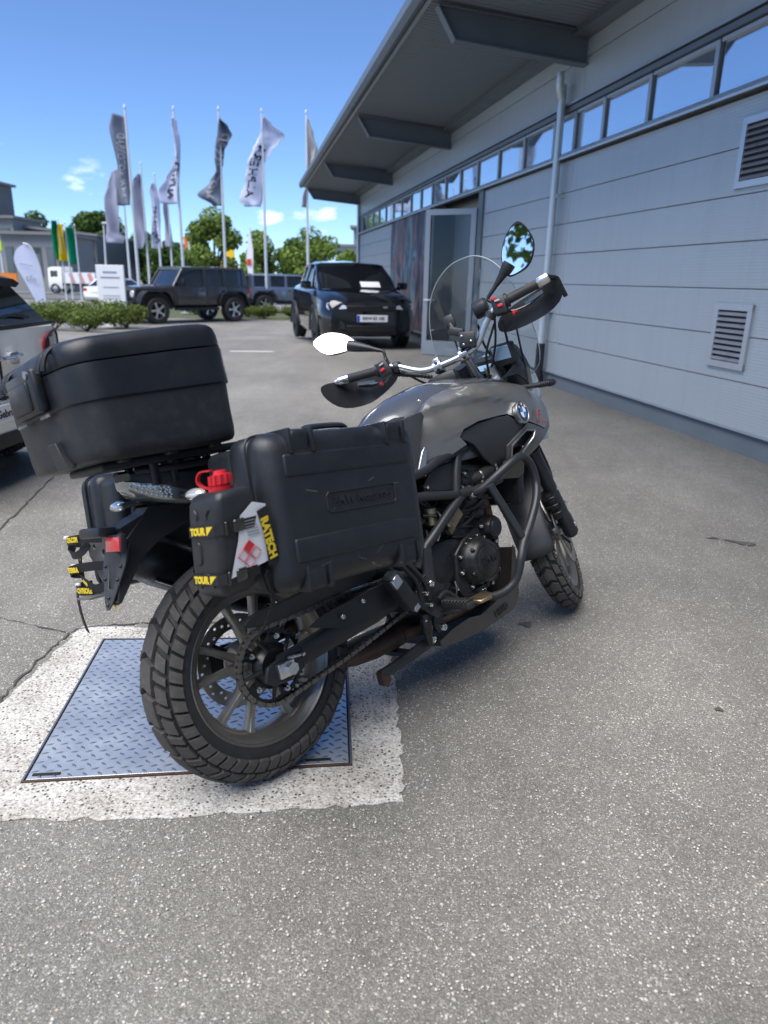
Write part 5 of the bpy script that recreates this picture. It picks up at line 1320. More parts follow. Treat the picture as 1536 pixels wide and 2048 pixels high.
# ---- cockpit: gauges, navigation unit, cowl, screen, headlamp
bm = B(); add_rbox(bm, (1.255, -.128, 1.088), (.035, .100, .082), .010, 2, Matrix.Rotation(rad(-18), 3, 'Y')); nav = bp('navigation_unit', bm, 'black_plastic')
bm = B(); add_rbox(bm, (1.2365, -.128, 1.092), (.004, .078, .052), .002, 1, Matrix.Rotation(rad(-18), 3, 'Y')); obj('screen', bm, 'screen_blue', nav)
bm = B(); add_rbox(bm, (1.30, 0, 1.06), (.08, .22, .10), .02, 2, Matrix.Rotation(rad(-30), 3, 'Y')); dsh = bp('instrument_panel', bm, 'black_plastic')
for y in (.055, -.035):
    bm = B(); add_lathe(bm, [(0, .0), (.038, .0), (.040, .006), (.042, -.01), (0, -.01)], axis='Z', n=28); bmesh.ops.transform(bm, matrix=Matrix.Translation((1.255, y, 1.075)) @ Vector((-.86, 0, .5)).to_track_quat('Z', 'Y').to_matrix().to_4x4(), verts=list(bm.verts)); obj('gauge', bm, 'screen_blue' if y < 0 else 'badge_black', dsh)
for sg in (-1, 1):
    bm = B(); add_panel(bm, [(1.340, 1.122), (1.397, 1.090), (1.435, 1.020), (1.455, .966), (1.359, .962), (1.262, 1.005), (1.172, .998), (1.25, 1.035), (1.29, 1.07)], [], lambda a, b, s=sg: Vector((a, s * (.165 - .35 * max(0, a - 1.30) - .25 * max(0, b - 1.03)), b)), .006, .03, Vector((0, sg, 0))); bp('cockpit_cowl', bm, 'black_plastic', bev=.002)
    bm = B(); add_panel(bm, [(1.385, .955), (1.450, .955), (1.495, .900), (1.495, .835), (1.43, .865), (1.392, .895)], [], lambda a, b, s=sg: Vector((a, s * (.150 - .5 * max(0, a - 1.38)), b)), .012, .03, Vector((0, sg, 0))); bp('beak_side', bm, 'tank_dark', bev=.002)
    bm = B(); add_tube(bm, [(1.25, sg * .175, .952), (1.28, sg * .205, .950), (1.302, sg * .224, .949)], [.010, .008, .010], 10)
    fi = bp('front_indicator', bm, 'tyre_rubber')
    bm = B(); rib_ = [(1.300 + .0038 * k, sg * (.222 + .0024 * k), .949) for k in range(11)]; add_tube(bm, rib_, [.013 if k % 2 else .010 for k in range(11)], 12); add_tube(bm, [(1.336, sg * .245, .949), (1.352, sg * .255, .949), (1.362, sg * .260, .949)], [.014, .013, .004], 12); obj('indicator_body', bm, 'black_plastic', fi)
bm = B(); secs = []
for x, zc, w, h in ((1.36, .955, .16, .22), (1.42, .945, .14, .20), (1.48, .93, .11, .15), (1.52, .91, .08, .09)):
    secs.append([(x, w * a, zc + h / 2 * b) for a, b in ((-1, -.6), (-.7, -1), (.7, -1), (1, -.6), (1, .6), (.7, 1), (-.7, 1), (-1, .6))])
add_loft(bm, secs); hl = bp('headlamp', bm, 'smoke_lens', smooth=50)
bm = B(); add_panel(bm, [(1.34, -.10), (1.50, -.085), (1.62, -.03), (1.635, 0), (1.62, .03), (1.50, .085), (1.34, .10)], [], lambda a, b: Vector((a, b, .868 - .10 * (a - 1.34) - 2.0 * b * b)), .008, .04, Vector((0, 0, 1))); bp('beak', bm, 'tank_silver')
def scr(y, z): return Vector((1.415 - .30 * (z - 1.0) - 1.1 * y * y, y, z))
so = [(0, 1.482), (-.05, 1.478), (-.10, 1.458), (-.15, 1.420), (-.19, 1.365), (-.22, 1.29), (-.238, 1.205), (-.243, 1.12), (-.225, 1.06), (-.19, 1.02), (-.10, .99), (0, .985)]
so = so + [(-y, z) for y, z in so[-2:0:-1]]
bm = B(); add_panel(bm, so, [], scr, .003, .03, Vector((1, 0, 0)), 3); ws = bp('windscreen', bm, 'clear_screen', smooth=60)
bm = B(); add_tube(bm, [scr(p.x, p.y) for p in crom([(a, b, 0) for a, b in so], 3, True)], .0019, 8, True); obj('screen_rim', bm, 'screen_edge', ws)
bm = B(); add_tube(bm, crom([(1.36, -.14, 1.02), (1.345, -.145, 1.10), (1.33, -.15, 1.2)], 4), .004, 8); add_tube(bm, crom([(1.36, .14, 1.02), (1.345, .145, 1.10), (1.33, .15, 1.2)], 4), .004, 8); bp('screen_stay', bm, 'black_plastic')
# ================================================================== luggage carried by the motorcycle
def rot_box_frame(c, pitch):    # local frame: a forward, y, c up about a centre
    return Matrix.Translation(c) @ Matrix.Rotation(pitch, 4, 'Y')
def pannier(sg, label, full=True):
    """hard case: base shell inboard, deep lid outboard with pressed bands and buckle ribs"""
    base = (.05, sg * .40, .57)
    t = thing('pannier_case', label, 'pannier', base, BK, 'motorcycle side cases')
    XF = rot_box_frame((.050, 0, .738), rad(4.2))
    Y = lambda v: sg * v
    L, Hh = .470, .345
    def part(name, bm, mat, parent=None, **k): return obj(name, bm, mat, parent or t, xf=XF, **k)
    bm = B(); add_rbox(bm, (-.004, Y(.310), .002), (L - .030, .125, Hh - .045), .024, 3); part('base_shell', bm, 'case_black', smooth=50)
    bm = B(); add_rbox(bm, (0, Y(.392), 0), (L - .004, .085, Hh - .004), .034, 4); part('rear_shell', bm, 'case_black', smooth=50)
    bm = B(); add_rbox(bm, (0, Y(.460), 0), (L, .088, Hh), .040, 5, shear=lambda v: Vector((v.x * (1 - .05 * max(0, sg * v.y / .044)), v.y, v.z * (1 - .05 * max(0, sg * v.y / .044))))); lid = part('lid', bm, 'case_black', smooth=50)
    bm = B(); add_rbox(bm, (0, Y(.4305), 0), (L + .003, .006, Hh + .003), .034 * .08, 1); 
    bm.free()
    # seam bead
    bm = B(); pts = []
    for k in range(64):
        a = 2 * PI * k / 64; ca, sa = math.cos(a), math.sin(a); e = .14
        pts.append((math.copysign(abs(ca) ** e, ca) * (L / 2 - .001), Y(.436), math.copysign(abs(sa) ** e, sa) * (Hh / 2 - .001)))
    add_tube(bm, pts, .0028, 6, True); part('seam', bm, 'black_plastic', lid)
    if full:
        f = Y(.5035)
        # two raised horizontal bands and the framed centre field
        for z0, z1 in ((.072, .122), (-.112, -.058)):
            bm = B(); add_rbox(bm, (-.002, Y(.4995), (z0 + z1) / 2), (L - .085, .016, z1 - z0), .0065, 3, shear=lambda v: Vector((v.x - (.010 if v.x < 0 else -.010) * (1 if abs(v.z) < .01 else -.6), v.y, v.z))); part('pressed_band', bm, 'case_black', lid, smooth=50)
        for xa, xb in ((-.165, -.105), (.120, .180)):
            for zs in (1, -1):
                bm = B(); x0, x1 = xa, xb
                for xx in (x0, x1): add_rbox(bm, (xx, Y(.470), zs * .148), (.010, .080, .056), .004, 2)
                part('corner_rib', bm, 'case_black', lid, smooth=50)
                bm = B(); add_rbox(bm, ((x0 + x1) / 2, Y(.462), zs * .1465), (x1 - x0 - .004, .086, .055), .012, 2); part('rib_field', bm, 'case_black', lid, smooth=50)
        # embossed name plate
        bm = B(); pl = [(-.100, -.022), (.100, -.022), (.106, -.016), (.106, .016), (.100, .022), (-.100, .022), (-.106, .016), (-.106, -.016)]
        add_tube(bm, [(a + .020, Y(.5045), b + .006) for a, b in pl], .0022, 6, True); part('name_frame', bm, 'case_black', lid)
        bm = B(); add_text(bm, 'BMW Motorrad', .0275, (.020, Y(.5048), .006), (1, 0, 0), (0, 0, 1), .0016, bold=.0004) ; part('lettering', bm, 'case_black', lid, smooth=0)
        # scuffs rubbed through the plastic
        pm_ = 'scuff_pale'
        bm = B(); r_ = random.Random(5)
        for k in range(12):
            x, z = r_.uniform(-.19, .20), r_.choice([r_.uniform(-.16, .16), r_.uniform(-.165, -.12), r_.uniform(-.05, .05)])
            a = r_.uniform(-.5, .9); Ln = r_.uniform(.003, .016); ca, sa = math.cos(a), math.sin(a); w = r_.uniform(.0002, .0005)
            yy = Y(.5085 if (.072 < z < .122 or -.112 < z < -.058) else .5048)
            vs = [bm.verts.new((x + ca * p * Ln - sa * q * w, yy, z + sa * p * Ln + ca * q * w)) for p, q in ((-1, -1), (1, -1), (1, 1), (-1, 1))]; bm.faces.new(vs)
        o = part('scuff_marks', bm, pm_, lid, smooth=0); o['kind'] = 'stuff'
    else:
        for z in (.02, -.06):
            bm = B(); add_rbox(bm, (-L / 2 + .01, Y(.405), z), (.012, .05, .006), .002, 1); part('rib', bm, 'case_black')
    # carrying handle and lock on top
    bm = B(); add_tube(bm, crom([(-.02, Y(.37), Hh / 2 - .005), (-.015, Y(.375), Hh / 2 + .012), (.03, Y(.375), Hh / 2 + .016), (.10, Y(.375), Hh / 2 + .014), (.11, Y(.37), Hh / 2 - .005)], 4), .009, 8, flat=(.8, 1.5)); part('handle', bm, 'case_black')
    return t
pm('scuff_pale', (.16, .165, .17), .6, 0, .3, 50)
pannier(-1, 'black hard pannier on the near side with raised bands and embossed lettering')
pannier(1, 'black hard pannier on the far side, seen behind the plate hanger', False)

# ---- top case
tcs = thing('top_case', 'large black top case with worn lower half on the rear rack', 'top case', (-.21, -.035, .935), BK)
TXF = Matrix.Translation((-.219, -.035, 1.068)) @ Matrix.Rotation(rad(-2.0), 4, 'Y')
TL, TWD, THH = .388, .445, .280
def tcp(name, bm, mat, parent=None, **k):
    for v in bm.verts: v.co.z *= 1 - .09 * max(0, min(1, (.06 - v.co.x) / .26))     # the case is shallower at the back
    return obj(name, bm, mat, parent or tcs, xf=TXF, **k)
def bow(v):     # plan slightly bowed at the back, walls lean in towards the top and bottom
    k = 1 - .06 * ((v.z) / .14) ** 2
    x = v.x * k; y = v.y * k
    if v.x < 0: x += .10 * (abs(v.y) ** 2) * 1.0
    return Vector((x, y, v.z))
def shell(name, z0, z1, grow, mat, r):
    bm = B(); b2 = bmesh.new(); add_rbox(b2, (0, 0, 0), (TL + grow, TWD + grow, z1 - z0), r, 5)
    # extra loops so the bow reads
    zc = (z0 + z1) / 2
    for v in b2.verts: v.co.z += zc
    bmesh.ops.subdivide_edges(b2, edges=[e for e in b2.edges if e.calc_length() > .15], cuts=6, use_grid_fill=True)
    for v in b2.verts: v.co = bow(v.co)
    merge(bm, b2); return tcp(name, bm, mat, smooth=50)
pm('case_worn', (.016, .0175, .0205), .46, 0, .30, 9, .35, 1000, .10, dust=.12)
low = bm = B()
def plan(s, r=.062, n=7):   # rounded rectangle plan at scale s
    out = []
    hx, hy = TL / 2 * s, TWD / 2 * s
    for cx, cy, a0 in ((hx - r, hy - r, 0), (-hx + r, hy - r, 90), (-hx + r, -hy + r, 180), (hx - r, -hy + r, 270)):
        for k in range(n + 1):
            a = rad(a0 + 90 * k / n); out.append((cx + r * math.cos(a), cy + r * math.sin(a)))
    res = []
    for i in range(len(out)):      # densify straight runs so the rear bows
        a, b_ = out[i], out[(i + 1) % len(out)]
        m_ = 6 if math.dist(a, b_) > .12 else 1
        for k in range(m_):
            x = a[0] + (b_[0] - a[0]) * k / m_; y = a[1] + (b_[1] - a[1]) * k / m_
            if x < 0: x -= .018 * (1 - (y / (TWD / 2)) ** 2)
            res.append((x, y))
    return res
def tower(levels):
    bm = B(); add_loft(bm, [[(x, y, z) for x, y in plan(s, r)] for z, s, r in levels]); return bm
lower = tcp('lower_shell', tower([(-.141, .86, .05), (-.1385, .905, .055), (-.130, .932, .058), (-.112, .945, .060), (-.06, .955, .062), (-.004, .972, .062), (.0, .974, .062)]), 'case_worn', smooth=50)
mid = tcp('lid_skirt', tower([(-.006, .978, .062), (-.004, .990, .062), (.0, .992, .062), (.066, .995, .062), (.079, .992, .062), (.080, .960, .060)]), 'case_black', smooth=50)
top = tcp('lid', tower([(.0825, .955, .060), (.083, .984, .062), (.085, .988, .062), (.112, .978, .060), (.126, .962, .058), (.1345, .935, .056), (.139, .895, .052), (.1405, .80, .05)]), 'case_black', smooth=50)
bm = B(); add_rbox(bm, (.03, 0, .139), (.20, .30, .012), .005, 2); tcp('lid_pad', bm, 'case_black', top)
# pressed ribs running over the lid's front and back edges
for y in (-.115, -.145, .105, .135):
    bm = B(); add_tube(bm, crom([(-.222, y, .083), (-.218, y, .100), (-.205, y, .124), (-.175, y, .138), (-.10, y, .1405)], 4), .006, 8); tcp('lid_rib', bm, 'case_black', top)
# latch at the back
bm = B(); add_rbox(bm, (-.2185, -.010, .052), (.026, .170, .105), .008, 2); lat = tcp('latch_housing', bm, 'case_black', smooth=50)
bm = B(); add_rbox(bm, (-.2325, -.006, .044), (.010, .115, .070), .006, 2); tcp('latch_flap', bm, 'case_black', lat, smooth=50)
bm = B(); add_tube(bm, [(-.230, -.068, .092), (-.2345, -.068, .092)], .010, 16); tcp('lock_barrel', bm, 'satin_alu', lat)
bm = B(); add_panel(bm, [(-.022, -.075), (.022, -.075), (.030, -.085), (.030, -.142), (-.045, -.142), (-.030, -.11)], [], lambda a, b: Vector((-.214 + .25 * max(0, -.10 - b), -.055 + a, b)), .014, .03, Vector((-1, 0, 0))); tcp('foot_clip', bm, 'black_plastic', bev=.002)
# reflective remnants under the skirt
bm = B()
for y0, y1 in ((-.10, -.05), (.04, .10)): add_box(bm, (-.2175 + .0, (y0 + y1) / 2, -.011), (.004, y1 - y0, .007))
tcp('label_strip', bm, 'scuff_pale', lower)

# ---- fuel canister strapped behind the near pannier
can = thing('fuel_canister', 'small black fuel canister with red cap strapped behind the near pannier', 'canister', (-.262, -.385, .62), BK)
CX, CY, CZ = -.262, -.392, .715
SHEAR = Matrix(((1, 0, 0, 0), (0, 1, -.27, .27 * .62 - .012), (0, 0, 1, 0), (0, 0, 0, 1)))
bm = B(); add_loft(bm, [[(CX + sx * s, CY + sy * s2, z) for sx, sy in [(a * .048, b * .060) for a, b in ((-1, -.72), (-.93, -.92), (-.72, -1), (.72, -1), (.93, -.92), (1, -.72), (1, .72), (.93, .92), (.72, 1), (-.72, 1), (-.93, .92), (-1, .72))]] for z, s, s2 in ((.612, .62, .66), (.622, .86, .88), (.645, .97, .97), (.70, 1, 1), (.78, 1, 1), (.806, .97, .97), (.820, .86, .88), (.826, .66, .7))])
cb_ = obj('body', bm, 'black_plastic', can, xf=SHEAR, smooth=55)
bm = B()
for pts in ([(-.3105, -.365, .795), (-.3105, -.372, .785), (-.3105, -.372, .775)], [(-.3105, -.42, .795), (-.3105, -.41, .785), (-.3105, -.41, .775)], [(-.3105, -.36, .730), (-.3105, -.375, .725), (-.3105, -.378, .690), (-.3105, -.362, .685)], [(-.3105, -.37, .635), (-.3105, -.385, .66), (-.3105, -.405, .66), (-.3105, -.42, .635)]): add_tube(bm, crom(pts, 4), .003, 6)
obj('moulded_rib', bm, 'black_plastic', cb_, xf=SHEAR)
bm = B(); add_lathe(bm, [(0, .866), (.012, .866), (.014, .858), (.021, .857), (.022, .838), (.019, .836), (.019, .82), (0, .82)], (CX, -.392, 0), 'Z', 20)
for k in range(12):
    a = 2 * PI * k / 12; add_cyl(bm, (CX + .0215 * math.cos(a), -.392 + .0215 * math.sin(a), .838), (CX + .0215 * math.cos(a), -.392 + .0215 * math.sin(a), .857), .0032, None, 6)
cap = obj('cap', bm, 'red_plastic', can, xf=SHEAR)
bm = B(); add_ribbon(bm, crom([(-.268, -.365, .832), (-.275, -.345, .838), (-.28, -.335, .852), (-.278, -.345, .868), (-.272, -.375, .868)], 5), (1, .3, 0), .010, .003); obj('cap_tether', bm, 'red_plastic', cap, xf=SHEAR)
bm = B(); add_lathe(bm, [(.016, .826), (.025, .826), (.025, .832), (.016, .832)], (CX, -.392, 0), 'Z', 20, True); obj('cap_ring', bm, 'red_plastic', cap, xf=SHEAR)
def band(z, tilt, nm):
    pts = []
    for a, b in ((1.06, .6), (1.0, -.85), (.80, -1.03), (0, -1.04), (-.80, -1.03), (-1.03, -.80), (-1.04, 0), (-1.03, .80), (-.85, 1.0), (0.6, 1.06)):
        pts.append((CX + a * .049, CY + b * .061, z + tilt * a))
    bm = B(); add_ribbon(bm, pts, (0, 0, 1), .022, .003); s = obj(nm, bm, 'strap_black', can, xf=SHEAR)
    bm = B(); add_rbox(bm, (CX - .005, CY - .0655, z + .001), (.026, .008, .026), .003, 1); add_rbox(bm, (CX - .034, CY - .0645, z), (.007, .006, .028), .002, 1); obj('buckle', bm, 'badge_black', s, xf=SHEAR)
    bm = B(); add_box(bm, (CX, CY, z), (.0012, .085, .019)); obj('print_band', bm, 'yellow_print', s, xf=SHEAR) if False else bm.free()
    bm = B(); add_text(bm, 'TOUR', .020, (CX - .0528, CY + .014, z), (0, -1, 0), (0, 0, 1), .0006, bold=.0012); 
    vs = [bm.verts.new((CX - .0525, CY - .020 - q * .024, z + w)) for q, w in ((0, .009), (1, .009), (0, -.009))]; bm.faces.new(vs)
    obj('lettering', bm, 'yellow_print', s, xf=SHEAR, smooth=0)
    return s
band(.752, 0, 'strap'); band(.652, 0, 'strap')
bm = B(); add_panel(bm, [(-.232, .792), (-.200, .782), (-.205, .740), (-.197, .665), (-.292, .650), (-.270, .722), (-.262, .770)], [], lambda a, b: Vector((a, CY - .0640 - .02 * abs(a + .24), b)), .0006, .04, Vector((0, -1, 0))); st_ = obj('paper_tag', bm, 'paper_white', can, xf=SHEAR, smooth=0)
bm = B()
for (a, b) in ((-.262, .690), (-.247, .705), (-.247, .675), (-.232, .690)):
    q = [(a, b + .013), (a + .013, b), (a, b - .013), (a - .013, b)]; add_tube(bm, [(x, CY - .0668, z) for x, z in q], .0011, 4, True)
q = [(-.247, .718), (-.234, .705), (-.247, .692), (-.260, .705)]; bm.faces.new([bm.verts.new((x, CY - .0667, z)) for x, z in q])
obj('hazard_diamond', bm, 'print_red', st_, xf=SHEAR, smooth=0)
bm = B()
for k in range(6): add_box(bm, (-.243 + .002 * k, CY - .0666, .757 - k * .006), (.028, .0008, .0018))
obj('fine_print', bm, 'print_grey', st_, xf=SHEAR)
bm = B(); pts = crom([(-.215, CY - .070, .775), (-.205, CY - .072, .74), (-.197, CY - .072, .70), (-.192, CY - .071, .655)], 5); add_ribbon(bm, pts, (1, 0, .25), .024, .002); sl = obj('loose_strap', bm, 'strap_black', can, xf=SHEAR)
bm = B(); add_text(bm, 'RATECH', .024, (-.2030, CY - .0738, .712), (.22, 0, -.97), (.97, 0, .22), .0006, bold=.0012); obj('lettering', bm, 'yellow_print', sl, xf=SHEAR, smooth=0)
bm = B(); add_ribbon(bm, crom([(-.205, -.455, .64), (-.19, -.45, .60), (-.185, -.44, .56), (-.200, -.42, .51), (-.225, -.40, .475)], 6), (.9, .4, .1), .020, .002); obj('strap_tail', bm, 'strap_black', can, xf=SHEAR)
bm = B(); add_rbox(bm, (-.208, -.362, .71), (.016, .10, .15), .004, 1); obj('carrier_plate', bm, 'engine_black', can, xf=SHEAR)

# ---- empty bottle carrier with straps behind the far pannier
bc = thing('strap_carrier', 'empty bottle carrier with loose yellow-lettered straps behind the far pannier', 'carrier', (-.22, .35, .59), BK)
pm('carrier_grey', (.20, .20, .205), .45, .5, .1, 12)
bm = B(); hl_ = [circ((.30, .70), .012, 12), circ((.33, .655), .009, 10), circ((.355, .72), .008, 10), circ((.30, .635), .007, 8)]
add_panel(bm, [(.24, .60), (.24, .72), (.27, .748), (.36, .748), (.40, .715), (.40, .69), (.375, .665), (.37, .635), (.345, .60)], hl_, lambda a, b: Vector((-.215 - .03 * (a - .24), a, b)), .006, .03, Vector((-1, 0, 0))); obj('back_plate', bm, 'carrier_grey', bc, bev=.001)
bm = B(); add_panel(bm, [(-.225, .25), (-.30, .26), (-.305, .34), (-.225, .36)], [], lambda a, b: Vector((a, b, .592)), .005, .05, Vector((0, 0, 1))); obj('shelf', bm, 'carrier_grey', bc)
def loopstrap(pts, w=.024, wd=(0, 0, 1), txt=None, tpos=None, tx=(0, -1, 0), ty=(0, 0, 1), size=.02):
    bm = B(); add_ribbon(bm, crom(pts, 6), wd, w, .0025); s = obj('strap', bm, 'strap_black', bc)
    if txt:
        bm = B(); add_text(bm, txt, size, tpos, tx, ty, .0007, bold=.001); obj('lettering', bm, 'yellow_print', s, smooth=0)
loopstrap([(-.225, .27, .745), (-.255, .30, .752), (-.268, .36, .752), (-.262, .43, .748), (-.240, .455, .742), (-.225, .43, .735), (-.222, .38, .74)], .026, (0, 0, 1), 'CH.COM', (-.2705, .365, .752))
loopstrap([(-.24, .45, .735), (-.255, .44, .712), (-.258, .40, .705), (-.25, .36, .715), (-.24, .33, .735)], .022, (0, .3, 1))
loopstrap([(-.225, .385, .745), (-.245, .39, .715), (-.250, .40, .68), (-.245, .40, .655)], .022, (0, 1, 0), '.co', (-.2525, .392, .70), (0, -.2, -1), (0, 1, 0), .018)
loopstrap([(-.222, .30, .665), (-.24, .34, .668), (-.262, .39, .668), (-.272, .435, .662), (-.255, .455, .650), (-.24, .42, .645)], .026, (0, 0, 1), 'TERRA', (-.2735, .405, .664), (.1, -1, 0))
loopstrap([(-.25, .42, .655), (-.258, .39, .635), (-.255, .35, .612), (-.245, .31, .600)], .022, (0, .5, .8), '.com', (-.2595, .375, .625), (0, -.8, -.55), (0, .5, .8), .016)
loopstrap([(-.235, .25, .615), (-.262, .29, .608), (-.275, .36, .603), (-.268, .425, .605), (-.245, .44, .608), (-.23, .40, .61)], .026, (0, 0, 1), 'CHTECH.c', (-.2775, .345, .6045), (.05, -1, 0), (0, 0, 1), .020)
loopstrap([(-.25, .435, .615), (-.262, .445, .59), (-.262, .455, .545), (-.255, .47, .50), (-.245, .485, .465)], .020, (.1, 1, 0))
bm = B()
for z in (.76, .675, .618): add_rbox(bm, (-.262, .425, z), (.012, .022, .010), .003, 1)
obj('strap_buckle', bm, 'paper_white', bc)
bm = B(); vs = [bm.verts.new(p) for p in ((-.345, -.004, .600), (-.345, -.028, .606), (-.343, -.018, .578))]; bm.faces.new(vs); bm2 = None; obj('strap_end', bm, 'yellow_print', bc, smooth=0)
# ================================================================== vehicles
pm('car_black', (.006, .007, .009), .10, .2, .05, 3, coat=1.0)
pm('car_grey', (.040, .041, .044), .22, .35, .06, 3, coat=.9)
pm('car_blue', (.16, .20, .27), .22, .5, .06, 3, coat=.9)
pm('car_white', (.90, .89, .83), .22, 0, .03, 3, coat=.9)
pm('car_glass', (.008, .010, .014), .03, 0, .05, 2, spec=1.0, coat=1.0)
pm('trim_black', (.010, .010, .011), .5, 0, .1, 8)
pm('lamp_clear', (.70, .73, .76), .10, .4, .1, 30, coat=1)
pm('lamp_red', (.42, .012, .018), .15, 0, .2, 30, coat=1)
pm('plate_white', (.80, .81, .82), .4, 0, .03)
pm('plate_blue', (.01, .06, .45), .4)
pm('rim_silver', (.55, .56, .57), .28, .9, .08, 12)
pm('text_black', (.012, .012, .013), .5)
def carframe(c, heading):       # local x forward, y left
    h = Vector(heading).normalized(); a = math.atan2(h.y, h.x)
    return Matrix.Translation(c) @ Matrix.Rotation(a, 4, 'Z')
_wheel_cache = {}
def car_wheel(t, x, y, r, w, spokes=5, rimmat='rim_silver', name='wheel'):
    key = (r, w, spokes, rimmat)
    if key not in _wheel_cache:
        bm = B(); add_lathe(bm, [(r * .62, -w / 2), (r * .9, -w / 2 - .004), (r * .985, -w * .38), (r, -w * .2), (r, w * .2), (r * .985, w * .38), (r * .9, w / 2 + .004), (r * .62, w / 2)], n=36)
        for k in range(40):
            a = 2 * PI * k / 40
            for s in (-1, 1): add_box(bm, (r * .985 * math.cos(a), s * w * .28, r * .985 * math.sin(a)), (.03, w * .3, r * .09), Matrix.Rotation(-a, 3, 'Y'))
        me1 = finish('tyre', bm, 'tyre_rubber')
        bm = B(); add_lathe(bm, [(r * .64, -w * .46), (r * .60, -w * .46), (r * .56, -w * .2), (r * .56, w * .2), (r * .60, w * .46), (r * .64, w * .46)], n=36)
        for s in (-1, 1):
            add_lathe(bm, [(0, s * w * .40), (r * .14, s * w * .40), (r * .16, s * w * .30)], n=16)
            for k in range(spokes):
                a = 2 * PI * k / spokes; d = Vector((math.cos(a), 0, math.sin(a))); q = Vector((-d.z, 0, d.x))
                add_loft(bm, [[d * rr * r + q * hw * r * sx + Vector((0, s * w * yy + sy * .012, 0)) for sx, sy in ((-1, -1), (1, -1), (1, 1), (-1, 1))] for rr, hw, yy in ((.10, .10, .38), (.35, .065, .36), (.60, .10, .40))])
        me2 = finish('rim', bm, rimmat)
        bm = B(); add_lathe(bm, [(0, 0), (r * .57, 0)], n=24); add_lathe(bm, [(0, .004), (r * .57, .004)], n=24); me3 = finish('brake_shadow', bm, 'trim_black')  # flat black discs stand in for the shadow behind the spokes
        _wheel_cache[key] = (me1, me2, me3)
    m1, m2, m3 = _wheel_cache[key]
    wh = bpy.data.objects.new(name, m1); COL.objects.link(wh); wh.parent = t; bs = Vector(t['_base']); wh.location = Vector((x, y, r)) - bs
    for nm, mm in (('rim', m2), ('spoke_shadow', m3)):
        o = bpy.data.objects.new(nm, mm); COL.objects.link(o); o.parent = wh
    return wh
def half(secs):         # mirrored loft rings from half profiles
    return [[(x, y, z) for y, z in pr] + [(x, -y, z) for y, z in reversed(pr)] for x, pr in secs]
def arch(t, x, y, r, mat='trim_black', w=.05, r2=None):
    bm = B(); R = r + .075; a0 = rad(-8); pts = [(x + R * math.cos(a0 + (PI - 2 * a0) * k / 16), y, r + R * math.sin(a0 + (PI - 2 * a0) * k / 16)) for k in range(17)]
    add_tube(bm, pts, .035, 8); obj('wheel_arch', bm, mat, t)
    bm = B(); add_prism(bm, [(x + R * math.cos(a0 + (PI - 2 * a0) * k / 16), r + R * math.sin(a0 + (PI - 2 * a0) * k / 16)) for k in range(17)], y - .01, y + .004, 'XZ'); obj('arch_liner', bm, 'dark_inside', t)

# ---- black SUV nose-on beside the hall
hd = Vector((.27, -.963, 0)); rt = Vector((hd.y, -hd.x, 0))
cS = (Vector((-1.406, 15.138, 0)) + Vector((-2.125, 17.693, 0))) / 2 - rt * .86 + Vector((0, 0, -.01))
suv = thing('parked_suv', 'glossy black SUV parked nose-on in front of the hall', 'car', (0, 0, 0), carframe(cS, hd))
K = 1.03
bm = B(); add_loft(bm, half([
    (2.22, [(0, .30), (.70, .30), (.80, .40), (.80, .62), (.76, .82), (.62, .90), (0, .93)]),
    (2.12, [(0, .26), (.80, .26), (.90, .38), (.90, .64), (.86, .88), (.70, .97), (0, 1.00)]),
    (1.85, [(0, .24), (.90, .24), (.97, .36), (.98, .66), (.94, .95), (.76, 1.06), (0, 1.09)]),
    (1.10, [(0, .24), (.93, .24), (.99, .36), (1.0, .70), (.97, 1.02), (.80, 1.14), (0, 1.17)]),
    (.70, [(0, .24), (.93, .24), (.99, .36), (1.0, .72), (.97, 1.06), (.82, 1.18), (0, 1.19)]),
    (-1.4, [(0, .26), (.93, .26), (.99, .38), (1.0, .74), (.96, 1.10), (.82, 1.20), (0, 1.2)]),
    (-2.10, [(0, .32), (.85, .32), (.92, .44), (.93, .76), (.90, 1.10), (.75, 1.2), (0, 1.2)])]))
obj('body', bm, 'car_black', suv, smooth=40)
bm = B(); add_loft(bm, half([(1.05, [(0, 1.10), (.78, 1.10), (.78, 1.15), (0, 1.17)]), (.80, [(0, 1.10), (.84, 1.10), (.80, 1.28), (0, 1.31)]), (.22, [(0, 1.10), (.87, 1.10), (.70, 1.62), (0, 1.655)]), (-.4, [(0, 1.10), (.87, 1.10), (.69, 1.66), (0, 1.70)]), (-1.5, [(0, 1.10), (.85, 1.10), (.66, 1.60), (0, 1.64)]), (-1.98, [(0, 1.10), (.80, 1.10), (.62, 1.42), (0, 1.45)])])); obj('glasshouse', bm, 'car_glass', suv, smooth=30)
bm = B(); add_loft(bm, half([(.28, [(0, 1.60), (.70, 1.585), (.73, 1.62), (.66, 1.66), (0, 1.69)]), (-.4, [(0, 1.62), (.69, 1.62), (.72, 1.655), (.64, 1.70), (0, 1.73)]), (-1.6, [(0, 1.58), (.66, 1.57), (.69, 1.60), (.60, 1.65), (0, 1.68)]), (-2.06, [(0, 1.50), (.62, 1.50), (.64, 1.52), (.56, 1.56), (0, 1.585)])])); obj('roof', bm, 'car_black', suv, smooth=40)
